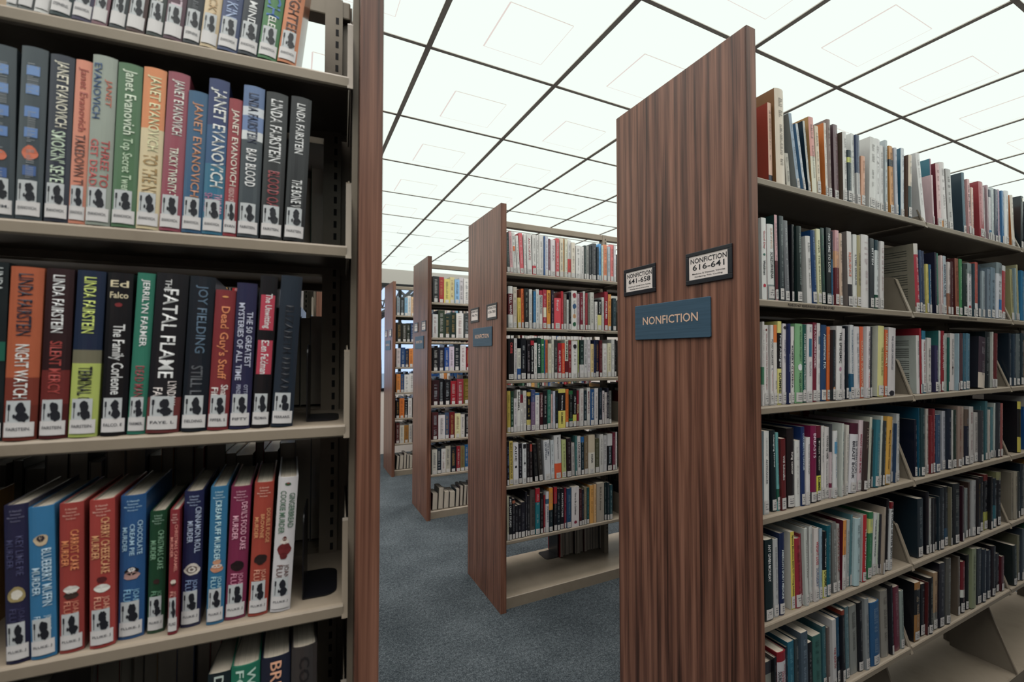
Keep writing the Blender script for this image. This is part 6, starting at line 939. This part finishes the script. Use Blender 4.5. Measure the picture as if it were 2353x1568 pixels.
def front_fill(rg, i, u0, u1, seed):
    rnd = random.Random(seed); ox, oy, th = frame(rg); u = u0
    while u < u1:
        w = rnd.uniform(.014, .034); c = rnd.choice(RC+['DCD4CE', 'E2DAD4'])
        e_ = rnd.uniform(.006, .02)
        far_book(ox+u*math.cos(th)-e_*math.sin(th), oy+u*math.sin(th)+e_*math.cos(th), SZ[rg][i]+.0005, 0, w, rnd.uniform(.19, .245), .15, 0, c, {'m': '4A4A50' if lum(c) > .4 else 'D8D4CC'}, rnd); u += w+.001
SZ['P'] = SZ['M']
for i in range(6):
    front_fill('P', i, 0, .8, 490+i)
    front_fill('L', i, -.84, (-.5, -.49, -.49, -.48, -.38, -.05)[i], 470+i)
    front_fill('M', i, .91, 1.72, 510+i); front_fill('N', i, .91, 1.72, 530+i); front_fill('O', i, .91, 1.72, 550+i); front_fill('R', i, (1.96, 1.92, 1.9, 1.9, 1.87, 1.83)[i], 2.6, 570+i)
    if i: back_row('M', SZ['M'][i], .91, 1.74, 610+i); back_row('N', SZ['N'][i], .91, 1.74, 630+i); back_row('O', SZ['O'][i], .91, 1.74, 650+i)
def back_row2(x0, x1, z, seed):  # books for the unseen shading range behind the camera
    rnd = random.Random(seed); u = x0
    while u < x1:
        w = rnd.uniform(.02, .045); far_book(u+w, Y0+.03-PITCH+DEPTH-.072, z+.0005, 0, w, rnd.uniform(.19, .24), .16, 0, rnd.choice(RC), {'nl': 1}, rnd, back=True, nodress=True); u += w+.001
for i, zz in enumerate(SZ['M']+[.0635]):
    back_row2(X_SH+.02, X_SH+2.6, zz, 400+i); back_row2(L_ORG[0]-1.8, L_ORG[0]-.05, zz, 420+i)
fo = far.build('library_book', M['cover'], color=True)
tag(fo, 'many small library books crowding the farther shelves and the far sides of the bookcases', 'books', kind='stuff')

# ------------------------------------------------------------------ bookcases
def shelf_mesh(u0, u1, z, v0, v1):
    """steel shelf: rolled lip in front, pan behind"""
    lip = [(0, -.004), (.002, -.0012), (.006, 0), (.22, 0), (.22, -.016), (.2185, -.016), (.2185, -.002), (.012, -.002), (.012, -.0195), (.002, -.0205), (0, -.018)]
    s = 1 if v1 > v0 else -1; k = abs(v1-v0)/.22
    return [(v0+s*(p[0] if p[0] < .05 else p[0]*k), z+p[1]) for p in lip]
def add_shelf(root, u0, u1, z, v0, v1, text=None):
    mb = MB(); mb.prism(shelf_mesh(u0, u1, z, v0, v1), 0, u0, u1); s = tidy(mb.build('shelf', M['steel'], root))
    if text:
        t = MB(); a0, a1 = text
        put_text(t, 'PLEASE DO NOT RESHELVE BOOKS. LEAVE AT END OF SHELF', lambda a, b: (a0+a, v0-.0006, z-.0145+b), a1-a0, .0075, None)
        t.build('lettering', M['frame_black'], s)
    return s
def add_bracket(root, u, z, v0, sgn=1, h=.13, set_=.045, flange=0):
    """end bracket: plate with sloped front and a rolled flange"""
    y = lambda v: v0+sgn*v
    pr = [(0, -.022), (.004, -.0255), (.215, -.0255), (.215, h), (set_+.02, h), (set_+.006, h-.004), (set_, h-.014)]
    mb = MB(); mb.prism([(y(a), z+b) for a, b in pr], 0, u-.0011, u+.0011)
    # flange along the front edge
    a, b = (-.002, -.022), (set_-.002, h-.012)
    f = .0045
    q = [(y(a[0]), z+a[1]), (y(b[0]), z+b[1]), (y(b[0]+.004), z+b[1]+.004), (y(a[0]+.005), z+a[1])]
    mb.prism(q, 0, u-f if flange <= 0 else u, u+f if flange >= 0 else u)
    return tidy(mb.build('shelf_bracket', M['steel'], root))
def add_post(root, u, ztop, y=DEPTH/2-.03, wing=0):
    mb = MB(); w = .017; d = .02
    mb.box(u-w, u+w, y-d, y+d, .02, ztop)
    z = .2
    while z < ztop-.03:
        for yy in (y-d-.0004, y+d+.0002): mb.box(u+.0035, u+.0095, yy, yy+.0002, z, z+.014, None, 1)
        z += .0254
    if wing: mb.box(u+w-.001, u+w+wing, y-.003, y+.003, .02, ztop)
    return tidy(mb.build('upright_post', [M['steel'], M['slot']], root))
def bookcase(name, label, rg, ends, zs, ends_by_shelf=None, panel=(-.0353, 0), base_z=.063, notice=None, bar=2.25, both=True, cat='bookcase'):
    """local frame: x along the shelves from the panel, y into the range"""
    ox, oy, th = frame(rg) if isinstance(rg, str) else rg
    r = empty(name, (ox, oy, 0), (0, 0, th)); tag(r, label, cat, 'double-sided library bookcases')
    # end panel: faced board with separate edge band
    mb = MB(); mb.box(panel[0], panel[1], -.0262, DEPTH-.03, 0, HP); p = tidy(mb.build('end_panel', M['wood'], r), .0012)
    mb = MB(); mb.box(panel[0], panel[1], -.0295, -.0269, 0, HP); eb = tidy(mb.build('edge_band', M['wood'], p), .0005)
    mb = MB(); mb.box(panel[0]+.001, panel[1]-.001, -.0272, -.026, .001, HP-.001); mb.build('glue_seam', M['slot'], p)
    far_u = ends[-1]; sgn = 1 if far_u > 0 else -1
    mb = MB(); a, b = ((.0004, .0022) if sgn > 0 else (.0012, .0108)); mb.box(a, b, .035, DEPTH-.095, .02, 2.1); tidy(mb.build('steel_end_sheet', M['steel'], r))
    prev = 0.0
    for j, e in enumerate(ends):
        for i, z in enumerate(zs):
            a = (ends_by_shelf[j-1][i] if (ends_by_shelf and j) else prev); b = (ends_by_shelf[j][i] if ends_by_shelf else e)
            lo, hi = min(a, b), max(a, b)
            nt = None
            if notice and (j, i) in notice: nt = notice[(j, i)]
            add_shelf(r, lo+.0062, hi-.0062, z, 0, .215, nt)
            if both: add_shelf(r, lo+.0062, hi-.0062, z, DEPTH-.06, DEPTH-.06-.215)
            for q, fl in ((lo+.0035, 0), (hi-.0035, 0)):
                add_bracket(r, q, z, 0)
                if both: add_bracket(r, q, z, DEPTH-.06, -1)
        mid = DEPTH/2-.03
        add_post(r, sgn*(.034 if sgn < 0 else .02) if j == 0 else prev, bar+.02, wing=.019 if (sgn < 0 and j == 0) else 0)
        prev = e
    add_post(r, ends[-1]-sgn*.02, bar+.02)
    # base: kick plate and deck over the full depth
    lo, hi = min(0, far_u), max(0, far_u)
    mb = MB(); mb.prism([(.002, 0), (DEPTH-.062, 0), (DEPTH-.062, base_z-.004), (DEPTH-.064, base_z), (.006, base_z), (.002, base_z-.004)], 0, lo+.002, hi-.002)
    tidy(mb.build('base_deck', M['steel'], r))
    mb = MB(); mb.prism([(mid-.018, bar-.018), (mid+.018, bar-.018), (mid+.018, bar+.02), (mid-.018, bar+.02)], 0, lo+.002, hi-.002)
    tidy(mb.build('top_rail', M['steel'], r), .003)
    return r
D1 = [.98, .865, .859, .847, .823, .80]; D2 = [1.863, 1.74, 1.70, 1.674, 1.65, 1.63]
bR = bookcase('bookcase', 'tall walnut-panelled steel bookcase with medical nonfiction, signed 616-641', 'R', [.87, 1.72, 2.62], SZ['R'], [D1, D2, [2.7]*6], base_z=.087, notice={(0, 1): (.165, .39), (1, 1): (1.14, 1.38)})
for e in (.87, 1.72):   # partition plates standing on the base deck between the bays
    add_bracket(bR, e-.05, .087+.0255, 0, h=.3, set_=.11)
bM = bookcase('bookcase', 'middle walnut-ended bookcase, signed 658-780, its lowest shelf empty in front', 'M', [.877, 1.78], SZ['M'], notice={(0, 1): (.43, .72)})
bN = bookcase('bookcase', 'walnut-ended bookcase behind the one signed 658-780, books filling every shelf', 'N', [.877, 1.78], SZ['N'])
bO = bookcase('bookcase', 'most distant walnut-ended bookcase standing before the window wall', 'O', [.877, 1.78], SZ['O'])
bL = bookcase('bookcase', 'bookcase of mystery hardcovers seen close up, its walnut end panel edge-on', 'L', [-.86], SZ['L'], panel=(.0115, .0475), bar=2.165)
bL2 = bookcase('bookcase', 'bookcase glimpsed through the gaps behind the mystery bookcase', (L_ORG[0], L_ORG[1]+PITCH, 0), [-.86], SZ['M'], panel=(.0115, .0475))

# unseen range behind the camera, both sides of the aisle, added for shade
for rg_, x_, e_, pn in (('B', X_SH, [.877, 1.78, 2.68], (-.0353, 0)), ('A', L_ORG[0], [-.86, -1.8], (.0115, .0475))):
    bookcase('bookcase', 'unseen walnut-ended bookcase added across the aisle from the %s' % ('one signed 616-641' if rg_ == 'B' else 'mystery bookcase'), (x_, Y0+.03-PITCH, 0), e_, SZ['M'], panel=pn, notice=None)

# bookends: black steel, a foot on the shelf and an upright behind the last book
def bookend(x, y, z, th, label, hgt=.14, foot=.09, dep=.09, sgn=1):
    r = empty('bookend', (x, y, z), (0, 0, th)); tag(r, label, 'bookend')
    def rr(a0, a1, b0, b1, rad=.02, n=5, corners=(1, 1, 1, 1)):
        P = []
        for (cx, cy, s0), k in zip(((a1-rad, b0+rad, -90), (a1-rad, b1-rad, 0), (a0+rad, b1-rad, 90), (a0+rad, b0+rad, 180)), corners):
            if k:
                for i in range(n+1): t = math.radians(s0+90*i/n); P.append((cx+rad*math.cos(t), cy+rad*math.sin(t)))
            else: P.append({-90: (a1, b0), 0: (a1, b1), 90: (a0, b1), 180: (a0, b0)}[s0])
        return P
    mb = MB(); mb.prism(rr(0, foot, 0, dep, corners=(1, 1, 0, 0) if sgn > 0 else (0, 0, 1, 1)), 2, .0006, .0022); o = tidy(mb.build('foot', M['black'], r))
    if sgn < 0: o.location.x = -foot
    mb = MB(); mb.prism([(p[0], p[1]) for p in rr(0, dep, .0022, hgt, corners=(0, 1, 1, 0))], 0, -.0008, .0008); tidy(mb.build('upright', M['black'], r))
    return r
def on(rg, u, v):
    ox, oy, th = frame(rg); return ox+u*math.cos(th)-v*math.sin(th), oy+u*math.sin(th)+v*math.cos(th), th
x, y, th = on('L', -.066, .045); bookend(x, y, SZ['L'][2]+.0005, th, 'black steel bookend behind the last hardcover on the third mystery shelf', .13, .05)
x, y, th = on('L', -.068, .035); bookend(x, y, SZ['L'][3]+.0005, th, 'black steel bookend beside the gingerbread hardcover, wide foot showing', .14, .052, .1)
x, y, th = on('R', .765, .05); bookend(x, y, SZ['R'][2]+.0005, th, 'black wire-edged bookend after the white book, third shelf, bookcase signed 616-641', .23, .03)
x, y, th = on('R', .725, .03); bookend(x, y, SZ['R'][4]+.0005, th, 'black bookend after the last book, fifth shelf, bookcase signed 616-641', .19, .03)
x, y, th = on('R', .795, .03); bookend(x, y, SZ['R'][3]+.0005, th, 'black bookend after the last book, fourth shelf, bookcase signed 616-641', .15, .03)
x, y, th = on('M', .54, .30); bookend(x, y, .0635, th, 'black bookend with a round hole on the empty base shelf, middle bookcase', .17, .09, .12, -1)

# ------------------------------------------------------------------ signs on the end panels
def sign_point(k, yoff, z):  # yoff measured from the panel's front edge
    return (X_END-.0002, Y0+k*PITCH+yoff, z)
def rrect(a0, a1, b0, b1, r, n=4):
    P = []
    for cx, cy, s0 in ((a1-r, b0+r, -90), (a1-r, b1-r, 0), (a0+r, b1-r, 90), (a0+r, b0+r, 180)):
        for i in range(n+1): t = math.radians(s0+90*i/n); P.append((cx+r*math.cos(t), cy+r*math.sin(t)))
    return P
def card_holder(k, y0, y1, z0, z1, lines, label):
    """seen from the aisle (-x side) the text runs from high y to low y"""
    cy, cz = (y0+y1)/2, (z0+z1)/2; r = empty('card_holder', (X_END, Y0+k*PITCH+cy, cz)); tag(r, label, 'sign', 'card holders on the bookcase ends')
    W, H = (y1-y0)/2, (z1-z0)/2; b = .014
    mb = MB()
    for a in ((-W, W, -H, -H+b), (-W, W, H-b*.8, H), (-W, -W+b, -H+b, H-b*.8), (W-b*.8, W, -H+b, H-b*.8)): mb.box(-.0042, -.0003, a[0], a[1], a[2], a[3])
    tidy(mb.build('frame', M['frame_black'], r), .0012)
    mb = MB(); mb.box(-.0022, -.0004, -W+b*.7, W-b*.6, -H+b*.7, H-b*.6); mb.build('card', M['card'], r)
    t = MB(); iw = 2*W-1.8*b
    if len(lines) == 1:   # the smaller lines are too far off to read: plain strokes
        for zc, fr, hh in ((.42, .8, .012), (.24, .7, .003)):
            n = 7 if hh > .01 else 16
            for q in range(n):
                a0 = W-b*.9-(iw*(1-fr)/2)-iw*fr*q/n; t.face([(-.0026, a0, -H+zc*2*H), (-.0026, a0-iw*fr/n*.55, -H+zc*2*H), (-.0026, a0-iw*fr/n*.55, -H+zc*2*H+hh), (-.0026, a0, -H+zc*2*H+hh)])
    for s, zc, hh, fr in lines: put_text(t, s, lambda a, q: (-.0026, W-b*.9-(iw*(1-fr)/2)-a, -H+zc*2*H+q), iw*fr, hh, None)
    t.build('lettering', M['frame_black'], r)
    return r
def plate_sign(k, label):
    y0, y1, z0, z1 = .118, .421, 1.483, 1.597
    r = empty('section_sign', (X_END, Y0+k*PITCH+(y0+y1)/2, (z0+z1)/2)); tag(r, label, 'sign', 'NONFICTION plates on the bookcase ends')
    W, H = (y1-y0)/2, (z1-z0)/2
    mb = MB(); mb.prism(rrect(-W, W, -H, H, .004), 0, -.0055, -.0004); tidy(mb.build('plate', M['plate'], r), .0012)
    t = MB(); put_text(t, 'NONFICTION', lambda a, q: (-.0062, .113-a, -.009+q), .223, .026, None)
    t.build('lettering', M['brass'], r)
sets = [('616-641', 'Medicine & Diseases, Vehicles', 'Gardening, Pets, Cooking', '641-658', 'Cooking & Special Diets, Sewing,', 'Parenting, Business & Accounting'),
        ('658-780', '', '', '780-796', '', ''),
        None, None]
NM = ['the bookcase signed 616-641', 'the middle bookcase end', 'the bookcase end behind the middle one', 'the most distant bookcase end']
for k in range(4):
    S = sets[k]
    def lines(num, a, b, k=k):
        if k: return [('NONFICTION', .66, .0135, .96), (num, .40, .0155, .82)]
        return [('NONFICTION', .645, .0145, .93), (num, .43, .0165, .82), (a, .29, .0052, .84), (b, .195, .0052, .72)]
    only = [('NONFICTION', .66, .0135, .96)]
    card_holder(k, .0485, .2035 if k == 0 else .198, 1.637, 1.7305, lines(*S[0:3]) if S else only, 'black-framed card reading NONFICTION, nearer the shelf fronts, on '+NM[k] if k else 'black-framed NONFICTION 616-641 card on the large walnut panel')
    card_holder(k, .3265, .4785 if k == 0 else .47, 1.6365, 1.7295, lines(*S[3:6]) if S else only, 'black-framed card reading NONFICTION, toward the hidden side, on '+NM[k] if k else 'black-framed NONFICTION 641-658 card on the large walnut panel')
    plate_sign(k, 'slate-blue plate lettered NONFICTION on '+NM[k])

# ------------------------------------------------------------------ room
def struct(o): o['kind'] = 'structure'; return o
RX0, RX1, RY0 = -4.0, 6.2, -3.2
mb = MB(); mb.box(RX0, RX1, RY0, WALL_Y+.1, -.05, 0); struct(mb.build('floor', M['carpet']))
mb = MB(); mb.box(RX0, RX1, RY0, WALL_Y+.1, CEIL+.16, CEIL+.2); ceil = struct(tidy(mb.build('ceiling', M['wallpaint'])))
A0, SA, B0, SB = -.1187, .5940, .5899, .5707
ia = range(int((RX0-A0)//SA), int((RX1-A0)//SA)+1); ib = range(int((RY0-B0)//SB), int((WALL_Y-B0)//SB)+1)
g = MB()
for a in ia: g.box(A0+a*SA-.0105, A0+a*SA+.0105, RY0, WALL_Y, CEIL, CEIL+.03)
for b in ib: g.box(RX0, RX1, B0+b*SB-.0078, B0+b*SB+.0078, CEIL+.001, CEIL+.03)
go = tidy(g.build('ceiling_grid', M['tbar'], ceil))
# one pan-shaped diffuser, copied into each opening
p = MB(); m_ = .0095; n_ = .0072
X1, Y1 = SA-m_, SB-n_; i0, i1, j0, j1 = SA*.29, SA*.72, SB*.29, SB*.71; dz = -.042
O = [(m_, n_, .004), (X1, n_, .004), (X1, Y1, .004), (m_, Y1, .004)]; I = [(i0, j0, dz), (i1, j0, dz), (i1, j1, dz), (i0, j1, dz)]
for k in range(4): p.face([O[k], I[k], I[(k+1) % 4], O[(k+1) % 4]])
I2 = [(x, y, dz-.002) for x, y, _ in I]
p.face(I2[::-1])
s_ = .0012
for k in range(4):
    a, b = I[k], I[(k+1) % 4]; w_ = .006 if k == 3 else .0022
    dx, dy = b[0]-a[0], b[1]-a[1]; L = math.hypot(dx, dy); nx, ny = -dy/L*w_/2, dx/L*w_/2
    p.face([(a[0]-nx, a[1]-ny, dz-.0026), (b[0]-nx, b[1]-ny, dz-.0026), (b[0]+nx, b[1]+ny, dz-.0026), (a[0]+nx, a[1]+ny, dz-.0026)], None, 1)
def cam_sees(x, y):
    c, s = math.cos(.457), math.sin(.457); r = x*c-y*s; f = x*s+y*c
    return f > .3 and -1.3 < r/f < 1.35 and 1.24/f < .95
first = None; shown = []
others = MB()
for a in ia:
    for b in ib:
        if A0+(a+1)*SA > RX1 or B0+(b+1)*SB > WALL_Y+.01: continue
        ox_, oy_ = A0+a*SA, B0+b*SB
        shown.append((math.hypot(ox_+.3, oy_+.3) if cam_sees(ox_+.3, oy_+.3) else 99, ox_, oy_))
shown.sort()
for q, (dd, ox_, oy_) in enumerate(shown):
    if q < 96 and dd < 99:
        if first is None:
            first = p.build('light_panel', [M['diffuser'], M['seam']], ceil, (ox_, oy_, CEIL))
        else:
            o = first.copy(); C.objects.link(o); o.parent = ceil; o.location = (ox_, oy_, CEIL)
    else:
        i = len(others.v); others.v += [(x+ox_, y+oy_, z) for x, y, z in p.v]; others.f += [tuple(i+k for k in f) for f in p.f]; others.c += [None]*len(p.f); others.mi += list(p.mi)
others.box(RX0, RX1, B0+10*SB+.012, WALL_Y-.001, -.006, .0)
oo = others.build('light_panels_beyond', [M['diffuser'], M['seam']], ceil, (0, 0, CEIL)); oo['kind'] = 'stuff'; oo.name = 'light_panel'
# perimeter walls
mb = MB(); mb.box(RX0-.1, RX0, RY0, WALL_Y, 0, CEIL+.2); struct(mb.build('wall_left', M['unseen_wall_dark']))
mb = MB(); mb.box(RX1, RX1+.1, RY0, WALL_Y, 0, CEIL+.2); struct(mb.build('wall_right', M['unseen_wall_dark']))
mb = MB(); mb.box(RX0, RX1, RY0-.1, RY0, 0, CEIL+.2); struct(mb.build('wall_front', M['unseen_wall_dark']))
# far wall with a long window under a dark head
wz0, wz1, wx0, wx1 = .9, 2.40, .2, 3.0
mb = MB(); y0, y1 = WALL_Y, WALL_Y+.12
mb.box(RX0, RX1, y0, y1, wz1+.06, CEIL+.2); mb.box(RX0, RX1, y0, y1, 0, wz0); mb.box(RX0, wx0, y0, y1, wz0, wz1+.06); mb.box(wx1, RX1, y0, y1, wz0, wz1+.06)
struct(mb.build('wall_back', M['wallpaint']))
mb = MB(); mb.box(wx0, wx1, y0-.01, y0+.06, wz1, wz1+.06); mb.box(wx0, wx1, y0-.01, y0+.06, wz0, wz0+.04)
x = wx0
while x <= wx1: mb.box(x-.02, x+.02, y0+.001, y0+.05, wz0+.04, wz1); x += 1.2
wf = struct(tidy(mb.build('window_1', M['black'])))
mb = MB(); mb.box(wx0, wx1, y0+.03, y0+.036, wz0+.04, wz1); mb.build('pane', M['glass'], wf)
# bare tree outside the window
tr = MB(); rr = random.Random(8)
def limb(p, d, L, r, n):
    q = p+d*L; u = d.cross(Vector((0, 0, 1)) if abs(d.z) < .9 else Vector((1, 0, 0))).normalized(); v = d.cross(u); k = 5
    pts = [tuple(p+(u*math.cos(2*PI*i/k)+v*math.sin(2*PI*i/k))*r) for i in range(k)]+[tuple(q+(u*math.cos(2*PI*i/k)+v*math.sin(2*PI*i/k))*r*.7) for i in range(k)]
    tr.mesh(pts, [(i, (i+1) % k, k+(i+1) % k, k+i) for i in range(k)])
    if n:
        for _ in range(3 if n > 1 else 2):
            e = Vector((rr.uniform(-1, 1), rr.uniform(-1, 1), rr.uniform(-.35, .8))).normalized(); limb(q, (d*.6+e*.75).normalized(), L*rr.uniform(.65, .85), r*.68, n-1)
limb(Vector((1.7, 10.2, 0)), Vector((0, 0, 1)), 1.3, .11, 6)
tag(tr.build('bare_tree', M['bark']), 'leafless tree outside the far window', 'tree')
mb = MB(); mb.box(-14, 20, WALL_Y+.12, 40, -.4, -.3); struct(mb.build('ground_outside', mat('pale_ground', 'A8ACA8', .9)))

# ------------------------------------------------------------------ light and camera
w = bpy.data.worlds.new('sky'); bpy.context.scene.world = w; w.use_nodes = True
w.node_tree.nodes['Background'].inputs['Color'].default_value = (.55, .72, 1, 1); w.node_tree.nodes['Background'].inputs['Strength'].default_value = WORLD
for ax in range(6 if AREA_W else 0):  # unseen lamps added under the light panels to boost their light
    for ay in range(4):
        L = bpy.data.lights.new('added_fill_light', 'AREA'); L.shape = 'RECTANGLE'; L.size = 1.6; L.size_y = 2.0; L.energy = AREA_W*(.45 if ay == 1 and ax >= 3 else .8 if ay == 1 and ax < 2 else 1); L.color = (1, .94, .9)  # added lamps set weaker over one aisle to keep its low shelves dark
        L.spread = math.radians(SPREAD)
        o = bpy.data.objects.new('added_fill_light', L); C.objects.link(o); o.location = (RX0+.85+ax*1.7, RY0+1.25+ay*2.4, CEIL-.052)
        o['kind'] = 'helper'
cd = bpy.data.cameras.new('camera'); cam = bpy.data.objects.new('camera', cd); C.objects.link(cam); bpy.context.scene.camera = cam
cd.sensor_width = 36; cd.lens = 36*1021.71/2353; cd.clip_start = .02
cam.location = (0, 0, CAM_Z)
yaw, pit = .45708, .02842
fwd = Vector((math.sin(yaw)*math.cos(pit), math.cos(yaw)*math.cos(pit), math.sin(pit)))
cam.rotation_euler = fwd.to_track_quat('-Z', 'Y').to_euler()
cd.dof.use_dof = True; cd.dof.focus_distance = 1.7; cd.dof.aperture_fstop = 4.0
sc = bpy.context.scene
sc.view_settings.view_transform = 'Standard'; sc.view_settings.look = 'None'; sc.view_settings.gamma = 1; sc.view_settings.use_curve_mapping = False
sc.view_settings.exposure = EXPO
sc.cycles.max_bounces = 8; sc.cycles.diffuse_bounces = DB
if FG:
    sc.cycles.use_fast_gi = True; sc.cycles.fast_gi_method = 'ADD'; sc.cycles.ao_bounces_render = 1
    w.light_settings.ao_factor = FG; w.light_settings.distance = .6
